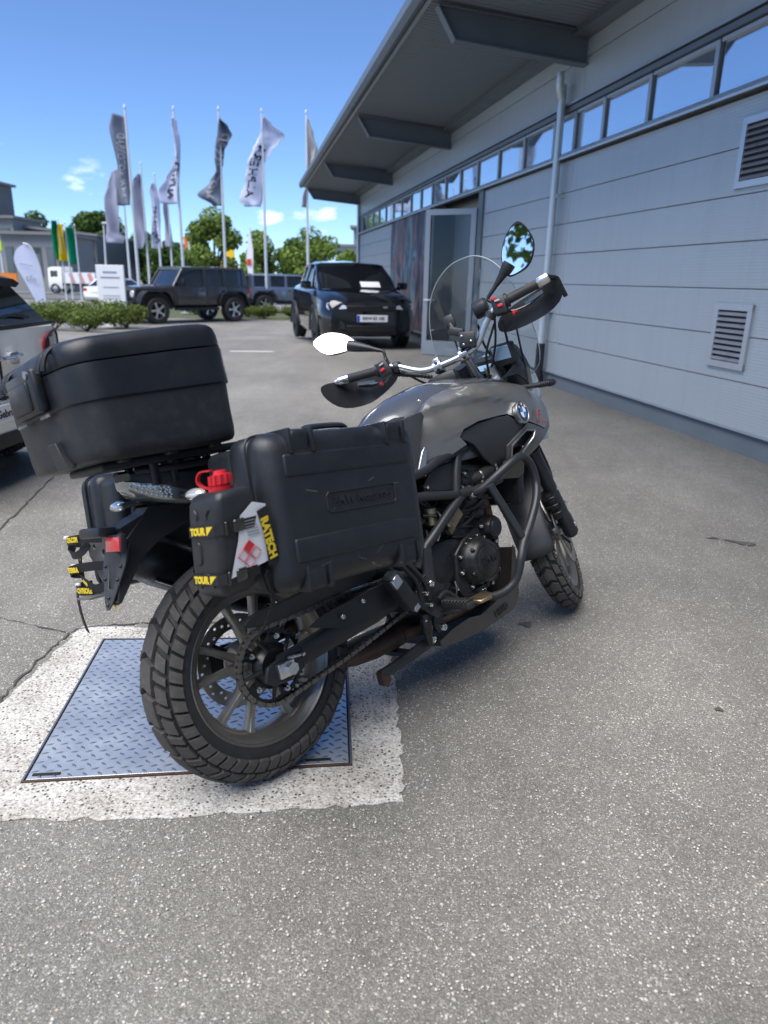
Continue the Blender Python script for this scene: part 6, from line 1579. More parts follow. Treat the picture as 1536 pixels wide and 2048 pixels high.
for s in (-1, 1):
    bm = B(); add_tube(bm, [(1.08, s * .80, 1.13), (.75, s * .795, 1.34), (.24, s * .715, 1.62)], .035, 8); add_tube(bm, [(-.35, s * .885, 1.12), (-.35, s * .715, 1.64)], .03, 8); obj('pillar', bm, 'car_black', suv)
    bm = B(); add_panel(bm, [(.50, .80), (.84, .77), (.88, .83), (.86, .90), (.52, .86)], [], lambda a, b, s=s: Vector((2.30 - .34 * max(0, a - .45) - .30 * (b - .75), s * a, b)), .02, .05, Vector((1, 0, 0))); obj('headlight', bm, 'lamp_clear', suv, smooth=60)
    bm = B(); add_rbox(bm, (.78, s * 1.05, 1.22), (.12, .22, .15), .04, 2); add_box(bm, (.80, s * .93, 1.16), (.08, .12, .05)); obj('door_mirror', bm, 'car_black', suv)
    bm = B(); add_panel(bm, [(.52, .42), (.80, .42), (.82, .56), (.66, .60), (.55, .52)], [], lambda a, b, s=s: Vector((2.275 - .42 * max(0, a - .5), s * a, b)), .02, .06, Vector((1, 0, 0))); obj('side_intake', bm, 'trim_black', suv)
    for x in (1.34, -1.34):
        car_wheel(suv, x, s * .86, .37, .24, 5, 'trim_black'); arch(suv, x, s * .985, .37)
bm = B(); add_box(bm, (2.215, 0, .80), (.06, .96, .11)); obj('grille', bm, 'trim_black', suv, bev=.01)
bm = B(); add_box(bm, (2.235, 0, .42), (.05, 1.0, .12)); obj('lower_intake', bm, 'trim_black', suv, bev=.01)
bm = B(); add_box(bm, (2.25, .28, .83), (.012, .09, .035)); obj('badge', bm, 'rim_silver', suv)
bm = B(); add_rbox(bm, (2.26, .02, .615), (.015, .62, .13), .004, 1); pl_ = obj('number_plate', bm, 'plate_white', suv)
bm = B(); add_box(bm, (2.2685, -.265, .615), (.003, .05, .12)); obj('euro_band', bm, 'plate_blue', pl_)
bm = B(); add_text(bm, 'RRW·ES 100', .085, (2.2695, .04, .615), (0, 1, 0), (0, 0, 1), .001, bold=.002); obj('lettering', bm, 'text_black', pl_, smooth=0)
bm = B(); add_box(bm, (.93, .30, 1.245), (.004, .42, .20), Matrix.Rotation(rad(-58), 3, 'Y')); obj('windscreen_card', bm, 'plate_white', suv)
bm = B(); add_panel(bm, [(-.30, 1.16), (.50, 1.16), (.36, 1.30), (.16, 1.52), (-.28, 1.56)], [], lambda a, b: Vector((a, -.893 + .345 * (b - 1.12), b)), .006, .1, Vector((0, -1, 0))); obj('side_window', bm, 'car_glass', suv)

# ---- boxy off-road cars
def offroader(name, label, c, heading, paint, k=1.0, spare=True, rims='rim_silver'):
    t = thing(name, label, 'car', (0, 0, 0), carframe(c, heading) @ Matrix.Scale(k, 4), 'off-road cars by the flagpoles')
    bm = B(); add_loft(bm, half([(.78, [(0, .50), (.74, .50), (.80, .58), (.81, 1.10), (.79, 1.20), (0, 1.20)]), (-.5, [(0, .50), (.76, .50), (.83, .58), (.84, 1.10), (.81, 1.22), (0, 1.22)]), (-2.12, [(0, .56), (.74, .56), (.81, .64), (.82, 1.12), (.79, 1.22), (0, 1.22)])])); obj('body', bm, paint, t, smooth=30)
    bm = B(); add_loft(bm, half([(2.02, [(0, .62), (.46, .62), (.52, .70), (.52, 1.08), (.48, 1.14), (0, 1.17)]), (1.2, [(0, .60), (.60, .60), (.64, .7), (.64, 1.12), (.60, 1.19), (0, 1.23)]), (.76, [(0, .58), (.70, .58), (.72, .7), (.73, 1.16), (.68, 1.22), (0, 1.26)])])); hd_ = obj('hood', bm, paint, t, smooth=30)
    bm = B(); add_box(bm, (2.03, 0, .86), (.04, .94, .42)); gr = obj('grille', bm, paint, t, bev=.02)
    for q in range(7): bm = B(); add_box(bm, (2.055, -.21 + q * .07, .90), (.01, .035, .24)); obj('slot', bm, 'dark_inside', gr)
    # cabin: glass box, pillars, hard top
    bm = B(); add_loft(bm, half([(.74, [(0, 1.18), (.70, 1.18), (.70, 1.20), (0, 1.21)]), (.36, [(0, 1.18), (.75, 1.18), (.68, 1.74), (0, 1.76)]), (-2.02, [(0, 1.18), (.76, 1.18), (.70, 1.74), (0, 1.76)])])); obj('glasshouse', bm, 'car_glass', t, smooth=25)
    bm = B(); add_loft(bm, half([(.42, [(0, 1.70), (.68, 1.69), (.73, 1.73), (.69, 1.79), (0, 1.81)]), (-1.2, [(0, 1.70), (.70, 1.70), (.75, 1.74), (.71, 1.81), (0, 1.84)]), (-2.10, [(0, 1.70), (.70, 1.70), (.74, 1.74), (.69, 1.80), (0, 1.82)])])); obj('hard_top', bm, 'car_grey' if paint != 'car_blue' else paint, t, smooth=40)
    for s in (-1, 1):
        bm = B(); add_tube(bm, [(.78, s * .74, 1.18), (.38, s * .695, 1.74)], .04, 8); obj('windscreen_pillar', bm, paint, t)
        for x in (-.42, -1.22, -2.03): bm = B(); add_box(bm, (x, s * .745, 1.47), (.12, .06, .54), Matrix.Rotation(rad(s * 7), 3, 'X')); obj('pillar', bm, paint, t)
        for x0, x1 in ((.72, -.40), (-.45, -1.25)):
            bm = B(); add_rbox(bm, ((x0 + x1) / 2, s * .825, .88), (x0 - x1 - .03, .05, .56), .012, 2); dr = obj('door', bm, paint, t)
            bm = B(); add_rbox(bm, (x1 + .14, s * .858, 1.06), (.16, .03, .035), .008, 1); obj('handle', bm, 'trim_black', dr)
        bm = B(); add_rbox(bm, (.55, s * .98, 1.30), (.08, .18, .22), .03, 2); add_box(bm, (.55, s * .86, 1.22), (.05, .14, .05)); obj('door_mirror', bm, 'trim_black', t)
        bm = B(); add_tube(bm, [(2.045, s * .36, .93), (2.075, s * .36, .93)], [.11, .10], 20); obj('headlight', bm, 'lamp_clear', t)
        bm = B(); add_box(bm, (1.93, s * .80, .86), (.06, .12, .06)); obj('indicator', bm, 'orange_lamp', t)
        bm = B(); add_box(bm, (-.05, s * .82, .46), (1.7, .14, .08)); obj('side_step', bm, 'trim_black', t)
        bm = B(); add_rbox(bm, (-2.14, s * .74, .98), (.06, .12, .24), .015, 1); obj('tail_light', bm, 'lamp_red', t)
        for x, fwd in ((1.50, 1), (-1.51, 0)):
            car_wheel(t, x, s * .80, .42, .28, 5, rims)
            pts = [(-.62, -.02), (-.46, .40), (-.30, .50), (.34, .50), (.52, .38), (.64, .10)]
            bm = B()
            for i in range(5):
                a, b_ = pts[i], pts[i + 1]; add_prism(bm, [(x + a[0], .50 + a[1]), (x + b_[0], .50 + b_[1]), (x + b_[0], .54 + b_[1]), (x + a[0], .54 + a[1])], s * .62, s * .965, 'XZ')
            obj('fender_flare', bm, 'trim_black', t, bev=.008)
            bm = B(); add_prism(bm, [(x + a[0] * .95, .47 + a[1] * .97) for a in pts], s * .80, s * .86, 'XZ'); obj('wheel_well', bm, 'dark_inside', t)
    bm = B(); add_rbox(bm, (2.26, 0, .62), (.24, 1.5, .18), .03, 2); add_rbox(bm, (2.20, 0, .74), (.14, .6, .10), .03, 2); fb = obj('front_bumper', bm, 'trim_black', t)
    bm = B()
    for y in (-.45, .45): add_tube(bm, [(2.38, y - .05, .66), (2.44, y - .04, .64), (2.44, y + .04, .64), (2.38, y + .05, .66)], .018, 8)
    obj('tow_hook', bm, 'rim_silver', fb)
    bm = B(); add_rbox(bm, (-2.22, 0, .62), (.16, 1.6, .18), .03, 2); obj('rear_bumper', bm, 'trim_black', t)
    if spare:
        w = car_wheel(t, 0, 0, .40, .26, 5, rims, 'spare_wheel'); w.location = Vector((-2.34, 0, 1.05)); w.rotation_euler = (0, 0, rad(90))
    return t
pm('orange_lamp', (.8, .25, .03), .2, 0, .1)
h2 = Vector((-.672, -.740, 0)); lf = Vector((-h2.y, h2.x, 0))
cJ = (Vector((-8.247, 26.086, 0)) + Vector((-5.988, 28.569, 0))) / 2 - lf * .86 + Vector((0, 0, -.33))
offroader('off_road_car', 'dark grey boxy off-road car parked side-on near the flagpoles', cJ, h2, 'car_grey', 1.09)
h3 = Vector((.93, .36, 0))
offroader('off_road_car', 'blue-grey off-road car half hidden behind a flagpole and the black SUV', Vector((-4.9, 37.2, -.33)), h3, 'car_blue', 1.0)
# strip of hood stripe on the grey one
# ---- cream-white estate with split rear doors, tail towards the camera's right
hm = Vector((math.sin(rad(-84)), math.cos(rad(-84)), 0)); rm_ = Vector((hm.y, -hm.x, 0))
cM = Vector((-2.39, 5.32, 0)) - rm_ * .80 + hm * 1.9
mini = thing('estate_car', 'cream white small estate car with split rear doors at the left edge', 'car', (0, 0, 0), carframe(cM, hm))
def rearsec(x, w, zt, zb=.28): return (x, [(0, zb), (w * .90, zb), (w, zb + .14), (w * 1.01, .62), (w * .985, .92), (w * .93, zt), (0, zt)])
bm = B(); add_loft(bm, half([rearsec(-1.93, .70, .985, .34), rearsec(-1.88, .79, 1.005, .31), rearsec(-1.70, .835, 1.015), rearsec(-.5, .85, 1.02), rearsec(.8, .85, 1.0), rearsec(1.75, .80, .86), rearsec(2.0, .66, .70)])); obj('body', bm, 'car_white', mini, smooth=45)
bm = B(); add_loft(bm, half([(-1.86, [(0, .96), (.72, .96), (.72, 1.0), (0, 1.0)]), (-1.72, [(0, .96), (.76, .96), (.50, 1.28), (0, 1.30)]), (-.3, [(0, .96), (.80, .96), (.64, 1.40), (0, 1.42)]), (.5, [(0, .96), (.80, .96), (.62, 1.36), (0, 1.38)]), (1.05, [(0, .96), (.76, .96), (.74, .98), (0, .99)])])); obj('glasshouse', bm, 'car_glass', mini, smooth=30)
bm = B(); add_loft(bm, half([(-1.84, [(0, 1.265), (.44, 1.24), (.48, 1.265), (.42, 1.292), (0, 1.315)]), (-1.50, [(0, 1.30), (.53, 1.29), (.57, 1.32), (.50, 1.355), (0, 1.375)]), (-.3, [(0, 1.36), (.66, 1.36), (.69, 1.39), (.60, 1.43), (0, 1.45)]), (.5, [(0, 1.33), (.62, 1.33), (.65, 1.36), (.58, 1.39), (0, 1.41)])])); obj('roof', bm, 'trim_black', mini, smooth=40)
bm = B(); add_loft(bm, half([(-1.955, [(0, .34), (.68, .34), (.74, .40), (.74, .52), (.70, .56), (0, .56)]), (-1.86, [(0, .30), (.80, .30), (.86, .38), (.865, .54), (.83, .58), (0, .58)]), (-1.5, [(0, .28), (.85, .28), (.88, .36), (.875, .54), (.85, .58), (0, .58)])])); obj('rear_bumper', bm, 'car_white', mini, smooth=45)
bm = B(); add_loft(bm, half([(-1.965, [(0, .27), (.62, .27), (.66, .30), (.66, .36), (0, .36)]), (-1.6, [(0, .25), (.80, .25), (.84, .28), (.84, .33), (0, .33)])])); obj('bumper_skirt', bm, 'trim_black', mini)
bm = B(); add_box(bm, (-1.945, 0, .76), (.012, .010, .42)); obj('door_gap', bm, 'dark_inside', mini)
bm = B(); add_box(bm, (-1.951, 0, .575), (.02, 1.30, .010)); obj('bumper_gap', bm, 'dark_inside', mini)
for s in (-1, 1):
    bm = B(); add_tube(bm, crom([(-1.955, s * .012, .818), (-1.975, s * .05, .820), (-1.975, s * .17, .824), (-1.955, s * .215, .826)], 5), .013, 10, flat=(.9, 1.3)); obj('door_handle', bm, 'chrome', mini)
    bm = B(); add_rbox(bm, (-1.947, s * .135, .81), (.006, .10, .075), .02, 2); obj('handle_recess', bm, 'car_white', mini)
    bm = B(); add_panel(bm, [(.50, .84), (.52, .77), (.60, .755), (.72, .78), (.755, .86), (.745, .925), (.70, .955), (.58, .935), (.52, .90)], [], lambda a, b, s=s: Vector((-1.948 + .55 * max(0, a - .56) ** 1.35, s * a * 1.02, b)), .03, .03, Vector((-1, 0, 0)), 3); lm_ = obj('tail_light', bm, 'lamp_red', mini, smooth=60)
    bm = B(); add_tube(bm, [Vector((-1.952 + .55 * max(0, a - .56) ** 1.35, s * a * 1.02, b)) for a, b in ((.50, .84), (.52, .77), (.60, .755), (.72, .78), (.755, .86), (.745, .925), (.70, .955), (.58, .935), (.52, .90))], .009, 6, True); obj('lamp_bezel', bm, 'trim_black', lm_)
    bm = B(); add_box(bm, (-1.962, s * .58, .865), (.006, .05, .10)); obj('lamp_core', bm, 'smoke_lens', lm_)
    for x in (1.25, -1.30): car_wheel(mini, x, s * .76, .31, .2, 5)
bm = B(); add_rbox(bm, (-1.975, .0, .485), (.014, .56, .115), .004, 1); pm_l = obj('number_plate', bm, 'plate_white', mini)
bm = B(); add_text(bm, 'Gebrauchtwagen', .068, (-1.9835, .155, .485), (0, -1, 0), (0, 0, 1), .001, 'LEFT', .0015); obj('lettering', bm, 'text_black', pm_l, smooth=0)
bm = B(); add_box(bm, (-1.949, -.11, .685), (.004, .028, .028)); add_box(bm, (-1.949, -.20, .685), (.004, .028, .028)); obj('model_letter', bm, 'print_grey', mini)
bm = B(); add_tube(bm, crom([(-1.90, -.02, 1.02), (-1.895, -.15, 1.06), (-1.87, -.32, 1.07), (-1.86, -.5, 1.045)], 5), .010, 8); obj('wiper', bm, 'trim_black', mini)
bm = B(); add_tube(bm, [(-1.90, -.72, 1.005), (-1.93, 0, 1.0), (-1.90, .72, 1.005)], .012, 8); obj('window_seal', bm, 'trim_black', mini)

# ---- white saloon behind the board, box lorry across the road
def simple_car(name, label, c, h, paint, L=4.5, W=.88, Hh=1.42, lampback=True):
    t = thing(name, label, 'car', (0, 0, 0), carframe(c, h))
    bm = B(); add_loft(bm, half([(-L / 2, [(0, .40), (W * .82, .40), (W * .88, .55), (W * .86, .88), (0, .93)]), (-L / 2 + .15, [(0, .25), (W * .92, .25), (W, .5), (W * .95, .95), (0, .99)]), (-.9, [(0, .22), (W, .22), (W * 1.02, .5), (W * .96, .95), (0, 1.0)]), (1.0, [(0, .22), (W, .22), (W * 1.02, .5), (W * .95, .90), (0, .96)]), (L / 2 - .2, [(0, .25), (W * .92, .25), (W * .96, .45), (W * .85, .72), (0, .78)]), (L / 2, [(0, .35), (W * .7, .35), (W * .75, .48), (W * .65, .62), (0, .65)])])); obj('body', bm, paint, t, smooth=40)
    bm = B(); add_loft(bm, half([(-L / 2 + .35, [(0, .9), (W * .85, .9), (W * .82, .97), (0, .98)]), (-L / 2 + 1.0, [(0, .9), (W * .9, .9), (W * .70, Hh - .06), (0, Hh - .03)]), (.1, [(0, .9), (W * .9, .9), (W * .70, Hh - .06), (0, Hh - .03)]), (1.05, [(0, .88), (W * .85, .88), (W * .8, .93), (0, .94)])])); obj('glasshouse', bm, 'car_glass', t, smooth=30)
    bm = B(); add_loft(bm, half([(-L / 2 + .9, [(0, Hh - .08), (W * .70, Hh - .10), (W * .72, Hh - .07), (0, Hh - .01)]), (.15, [(0, Hh - .07), (W * .70, Hh - .08), (W * .72, Hh - .05), (0, Hh)])])); obj('roof', bm, paint, t, smooth=40)
    for s in (-1, 1):
        bm = B(); add_tube(bm, [(1.0, s * W * .82, .93), (.15, s * W * .71, Hh - .06)], .035, 6); add_tube(bm, [(-L / 2 + .4, s * W * .83, .95), (-L / 2 + 1.0, s * W * .71, Hh - .07)], .045, 6); obj('pillar', bm, paint, t)
        bm = B(); add_rbox(bm, (-L / 2 + .03, s * W * .72, .80), (.10, .26, .16), .03, 2); obj('tail_light', bm, 'lamp_red', t)
        bm = B(); add_rbox(bm, (L / 2 - .12, s * W * .62, .64), (.16, .24, .12), .03, 2); obj('headlight', bm, 'lamp_clear', t)
        for x in (L * .3, -L * .3): car_wheel(t, x, s * W * .9, .32, .2, 5)
    bm = B(); add_box(bm, (-L / 2 - .01, 0, .70), (.02, .5, .11)); obj('number_plate', bm, 'plate_white', t)
    return t
simple_car('saloon_car', 'white saloon seen from behind the white notice board', Vector((-15.6, 43.5, -.33)), Vector((.35, .94, 0)), 'car_white')
pm('orange_paint', (.75, .22, .03), .5, 0, .1)
pm('sign_red', (.62, .05, .04), .5, 0, .1)
pm('sign_yellow', (.85, .55, .01), .5, 0, .06)
pm('hi_vis', (.55, .85, .02), .5, 0, .05)
pm('faded_red', (.62, .30, .28), .5, 0, .1)
lor = thing('box_lorry', 'white lorry with red and white side panel across the road', 'lorry', (0, 0, 0), carframe(Vector((-26.3, 62, -.33)), Vector((-1, .1, 0))))
bm = B(); add_loft(bm, half([(1.55, [(0, .45), (.85, .45), (.92, .6), (.90, 1.15), (.80, 2.0), (0, 2.05)]), (1.2, [(0, .4), (.9, .4), (.95, .6), (.95, 1.2), (.86, 2.1), (0, 2.15)]), (.35, [(0, .4), (.9, .4), (.95, .6), (.95, 1.2), (.88, 2.1), (0, 2.15)])])); obj('cab', bm, 'car_white', lor)
bm = B(); add_box(bm, (1.0, .90, 1.55), (.6, .08, .5)); add_box(bm, (1.45, 0, 1.55), (.20, 1.4, .55)); obj('cab_window', bm, 'car_glass', lor)
bm = B(); add_box(bm, (-1.3, 0, .75), (3.2, 1.9, .18)); obj('load_bed', bm, 'trim_black', lor)
bm = B(); add_box(bm, (-1.2, 0, 1.25), (2.6, 1.8, .9)); obj('side_panel', bm, 'plate_white', lor)
bm = B()
for q in range(3): add_box(bm, (-2.1 + q * .8, .91, 1.25), (.32, .03, .8), Matrix.Rotation(rad(18), 3, 'Y'))
obj('red_stripe', bm, 'faded_red', lor)
for s in (-1, 1):
    for x in (1.0, -1.9): car_wheel(lor, x, s * .85, .40, .24, 5)

# ================================================================== flagpoles and flags
pm('pole_white', (.62, .64, .66), .35, .2, .06, 3)
def cloth(name, col, tr=.35):
    mt, n, l, b = nodes_of(name)
    t = n.new('ShaderNodeTexCoord'); nz = n.new('ShaderNodeTexNoise'); nz.inputs['Scale'].default_value = 3; l.new(t.outputs['Object'], nz.inputs['Vector'])
    mx = n.new('ShaderNodeMix'); mx.data_type = 'RGBA'; mx.inputs[6].default_value = (*[c * .92 for c in col], 1); mx.inputs[7].default_value = (*[min(1, c * 1.05) for c in col], 1); l.new(nz.outputs['Fac'], mx.inputs[0])
    df = n.new('ShaderNodeBsdfDiffuse'); tl = n.new('ShaderNodeBsdfTranslucent'); l.new(mx.outputs[2], df.inputs['Color']); l.new(mx.outputs[2], tl.inputs['Color'])
    ms = n.new('ShaderNodeMixShader'); ms.inputs[0].default_value = tr; l.new(df.outputs[0], ms.inputs[1]); l.new(tl.outputs[0], ms.inputs[2]); l.new(ms.outputs[0], n['Material Output'].inputs['Surface'])
    n.remove(b); MATS[name] = mt
cloth('cloth_slate', (.25, .29, .37)); cloth('cloth_white', (.72, .76, .90)); cloth('cloth_lilac', (.46, .47, .58)); cloth('cloth_green', (.01, .26, .14)); cloth('cloth_yellow', (.78, .62, .02)); cloth('cloth_teal', (.10, .62, .52)); cloth('cloth_beige', (.58, .57, .58))
def flagpole(x, y, zt, r, label, group='flagpoles'):
    z0 = gz(x, y); t = thing('flagpole', label, 'flagpole', (x, y, z0), None, group)
    bm = B(); add_tube(bm, [(x, y, z0 - .05), (x, y, z0 + 2), (x, y, zt - .1)], [r, r * .92, r * .6], 12); obj('pole', bm, 'pole_white', t)
    bm = B(); add_lathe(bm, [(0, .12), (r * .5, .10), (r * .9, .02), (r * .7, -.04), (0, -.05)], (x, y, zt), 'Z', 12); obj('finial', bm, 'pole_white', t)
    bm = B(); add_box(bm, (x, y, z0 + .02), (.4, .4, .06)); obj('base_plate', bm, 'pipe_zinc', t)
    return t
def flag(rows, Y, mat, label, text=None, tmat='text_black', tsize=.5, vpos=.5, seed=1, group='dealer flags', tz=None, mirror=False, flip=False):
    """cloth hung from a pole: rows of (height, left x, right x); the cloth folds in depth"""
    rows = sorted(rows, key=lambda r: -r[0]); rg = random.Random(seed)
    zs = [r[0] for r in rows]; ph = rg.uniform(0, 6)
    def ext(z):
        for i in range(len(rows) - 1):
            if rows[i][0] >= z >= rows[i + 1][0]:
                t = (rows[i][0] - z) / (rows[i][0] - rows[i + 1][0]); t = t * t * (3 - 2 * t)
                return rows[i][1] + (rows[i + 1][1] - rows[i][1]) * t, rows[i][2] + (rows[i + 1][2] - rows[i][2]) * t
        return (rows[0][1:] if z > zs[0] else rows[-1][1:])
    def P(u, z, d=0):
        a, b_ = ext(z); w = b_ - a
        full = 1.25; fold = math.sqrt(max(0, full ** 2 - w ** 2)) * .18
        y = Y + fold * math.sin(u * 5.5 + z * 1.3 + ph) + .10 * math.sin(z * 2.4 + ph + u * 2)
        return Vector((a + w * u, y + d, z))
    N = 40; Mq = 12; bm = B()
    g = [[bm.verts.new(P(j / Mq, zs[0] + (zs[-1] - zs[0]) * i / N)) for j in range(Mq + 1)] for i in range(N + 1)]
    for i in range(N):
        for j in range(Mq): bm.faces.new((g[i][j], g[i][j + 1], g[i + 1][j + 1], g[i + 1][j]))
    x0, zb = rows[len(rows) // 2][2], zs[-1]
    t = thing('flag', label, 'flag', (x0, Y, zb), None, group)
    o = obj('cloth', bm, mat, t, smooth=60); md = o.modifiers.new('s', 'SOLIDIFY'); md.thickness = .006
    if text:
        bm = B(); z0t, z1t = tz or (zs[-1] + .3, zs[0] - .8)
        me_len = [0]
        def bend(co):
            z = z0t + co.x; 
            a, b_ = ext(z)
            u = vpos + (co.y if not flip else -co.y) / max(.3, (b_ - a))
            return P(min(.97, max(.03, u)), z, -.03)
        add_text(bm, text, tsize, (0, 0, 0), (1, 0, 0), (0, 1, 0), .0, 'LEFT', .01, 1.0, bend); obj('lettering', bm, tmat, o, smooth=0)
    return t
flagpole(-11.05, 33, 7.85, .075, 'white flagpole carrying the large slate flag, leftmost of the front row')
flagpole(-9.32, 34, 8.04, .075, 'white flagpole second in the front row carrying a white flag')
flagpole(-7.62, 35, 8.27, .075, 'white flagpole third in the front row with the twisted slate flag')
flagpole(-5.90, 36, 8.43, .075, 'white flagpole fourth in the front row behind the grey off-road car')
flagpole(-4.00, 37, 8.60, .075, 'white flagpole standing behind the black SUV near the canopy')
flagpole(-15.22, 44, 7.15, .075, 'back-row flagpole carrying the drooping lilac flag')
flagpole(-14.42, 45, 7.36, .075, 'back-row flagpole carrying the narrow lilac flag')
flagpole(-13.68, 45, 6.80, .075, 'back-row flagpole carrying the small lettered white flag')
flagpole(-15.02, 52, 6.28, .075, 'hindmost flagpole beside the lettered white flag')
flag([(7.61, -11.55, -11.08), (7.02, -11.69, -11.09), (6.27, -11.66, -11.12), (5.70, -11.65, -11.13), (5.12, -11.79, -11.14), (4.54, -11.72, -11.13), (4.12, -11.68, -11.12)], 33, 'cloth_slate', 'large slate grey flag with pale vertical lettering, leftmost', 'BMW MOTORRAD', 'cloth_beige', .30, .62, 1)
flag([(7.70, -9.36, -9.29), (7.39, -9.42, -9.25), (6.95, -9.41, -9.15), (6.47, -9.36, -9.14), (5.88, -9.59, -9.18), (5.28, -9.88, -9.24), (4.77, -10.18, -9.32), (4.31, -10.08, -9.33)], 34, 'cloth_white', 'white flag flaring to the left with black lettering', 'ALPHERA', 'text_black', .42, .55, 2, tz=(4.55, 7))
flag([(7.94, -7.61, -7.57), (7.55, -7.65, -7.19), (7.26, -7.69, -7.05), (6.96, -7.75, -7.26), (6.65, -7.81, -7.45), (6.15, -7.88, -7.52), (5.85, -7.85, -7.61), (5.43, -8.19, -7.63), (4.81, -8.79, -7.63), (4.36, -8.09, -7.63)], 35, 'cloth_slate', 'slate flag twisted in the middle with pale letters', 'MOTORRAD', 'cloth_beige', .48, .45, 3, tz=(4.65, 7))
flag([(8.23, -5.86, -5.77), (7.87, -5.90, -5.42), (7.47, -6.00, -4.87), (7.16, -6.15, -5.10), (6.84, -6.32, -5.52), (6.22, -6.62, -5.86), (5.59, -6.80, -5.90), (4.73, -7.09, -6.00), (4.45, -6.85, -6.10)], 36, 'cloth_white', 'white flag blown slantwise with black lettering and teal mark', 'ALPHERA', 'text_black', .52, .40, 4, tz=(4.85, 8))
flag([(8.36, -3.97, -3.90), (7.67, -3.98, -3.67), (7.04, -3.98, -3.47), (6.83, -4.01, -3.56), (6.40, -3.99, -3.80), (5.54, -4.03, -3.86), (4.88, -4.23, -3.99), (4.55, -4.28, -4.04)], 37, 'cloth_beige', 'pale grey flag hanging limp next to the canopy end', seed=5)
flag([(6.89, -15.87, -15.28), (6.11, -16.09, -15.30), (5.33, -16.26, -15.43), (4.27, -16.30, -15.53), (3.59, -16.40, -15.68), (3.33, -16.46, -15.38), (3.03, -16.43, -15.53)], 44, 'cloth_lilac', 'wide lilac grey flag drooping below the large slate flag', seed=6)
flag([(6.83, -14.55, -14.41), (6.46, -14.87, -14.41), (5.85, -15.04, -14.46), (4.91, -15.16, -14.45), (4.09, -15.17, -14.43), (3.27, -15.09, -14.38), (2.79, -15.08, -14.54)], 45, 'cloth_lilac', 'narrow lilac flag just right of the large slate flag', seed=7)
flag([(6.37, -13.81, -13.66), (6.00, -14.04, -13.61), (5.60, -14.02, -13.49), (4.93, -14.04, -13.54), (4.11, -14.05, -13.52), (2.81, -14.12, -13.41)], 45, 'cloth_white', 'small white flag lettered from bottom to top, back row', 'Alphabet', 'text_black', .56, .55, 8, tz=(3.1, 6))
flag([(5.97, -15.28, -15.04), (5.19, -15.37, -15.03), (4.24, -15.41, -15.00), (3.16, -15.42, -14.87)], 52, 'cloth_lilac', 'plain pale flag half hidden behind the small lettered one', seed=9)
for i, (x, zt, rows, m1, tx, tm) in enumerate(((-19.98, 4.33, [(4.30, -20.30, -20.0), (3.48, -20.46, -20.0), (2.63, -20.48, -20.03), (2.06, -20.33, -20.03)], 'cloth_green', 'MARKT', 'cloth_yellow'), (-19.58, 4.15, [(4.11, -20.0, -19.62), (3.21, -20.05, -19.64), (2.35, -20.08, -19.66), (2.01, -20.1, -19.66)], 'cloth_yellow', None, None), (-19.02, 4.02, [(3.93, -19.5, -19.05), (3.22, -19.55, -19.06), (2.08, -19.56, -19.10), (1.85, -19.55, -19.10)], 'cloth_green', 'MARKT', 'cloth_yellow'))):
    flagpole(x, 46, zt, .05, ('slim flagpole of the left green flag across the road', 'slim flagpole of the yellow flag across the road', 'slim flagpole of the right green flag across the road')[i], 'shop flagpoles across the road')
    flag(rows, 46, m1, ('leftmost green shop flag across the road', 'yellow shop flag between the two green ones', 'rightmost green shop flag with yellow print')[i], None, 'cloth_yellow', .3, .5, 20 + i, 'shop flags across the road')
# teardrop beach flag and notice board
bf = thing('beach_flag', 'white teardrop beach flag with grey script behind the cream car', 'banner', (-9.62, 21, gz(-9.6, 21)))
bm = B(); add_panel(bm, [(-9.60, -.25), (-9.72, .40), (-9.74, .95), (-9.78, 1.42), (-9.88, 1.80), (-10.02, 2.02), (-10.16, 2.06), (-10.34, 1.96), (-10.44, 1.74), (-10.42, 1.50), (-10.25, 1.15), (-10.02, .65), (-9.82, .20), (-9.66, -.25)], [], lambda a, b: Vector((a, 21 + .05 * math.sin(a * 6 + b * 3), b)), .006, .08, Vector((0, -1, 0)), 3); sh = obj('cloth', bm, 'cloth_white', bf, smooth=60)
bm = B(); add_text(bm, 'cfo', .26, (-10.02, 20.93, 1.16), (.98, 0, -.2), (.2, 0, .98), .001); add_box(bm, (-10.12, 20.93, 1.52), (.36, .004, .022), Matrix.Rotation(rad(10), 3, 'Y')); obj('lettering', bm, 'print_grey', sh, smooth=0)
bm = B(); add_tube(bm, crom([(-9.59, 21, -.3), (-9.70, 21, .4), (-9.72, 21, .95), (-9.76, 21, 1.42), (-9.86, 21, 1.80), (-10.0, 21, 2.04), (-10.16, 21, 2.09)], 5), .018, 8); obj('rod', bm, 'pole_white', bf)
nb = thing('notice_board', 'white free-standing notice board with faint grey lines beside the grey off-road car', 'board', (-8.95, 24, gz(-9, 24)))
bm = B(); add_box(bm, (-8.93, 24, .64), (.88, .10, 1.92)); bo = obj('panel', bm, 'plate_white', nb, bev=.01)
bm = B()
for z, w, h in ((1.38, .44, .06), (1.22, .62, .05), (.92, .5, .03), (.66, .56, .02), (.58, .56, .02), (.40, .5, .02)): add_box(bm, (-8.93, 23.946, z), (w, .004, h))
obj('print_line', bm, 'cloth_lilac', bo)
rfl = thing('beach_flag', 'tall thin white beach flag with a red square near the yellow sign', 'banner', (-9.2, 50, -.33))
bm = B(); add_panel(bm, [(-9.16, .2), (-9.05, 3.0), (-9.10, 3.9), (-9.2, 4.3), (-9.32, 3.8), (-9.50, 2.4), (-9.34, 1.0)], [], lambda a, b: Vector((a, 50, b)), .01, .2, Vector((0, -1, 0))); s_ = obj('cloth', bm, 'plate_white', rfl)
bm = B(); add_box(bm, (-9.30, 49.95, 2.25), (.30, .01, .40)); obj('red_square', bm, 'sign_red', s_)
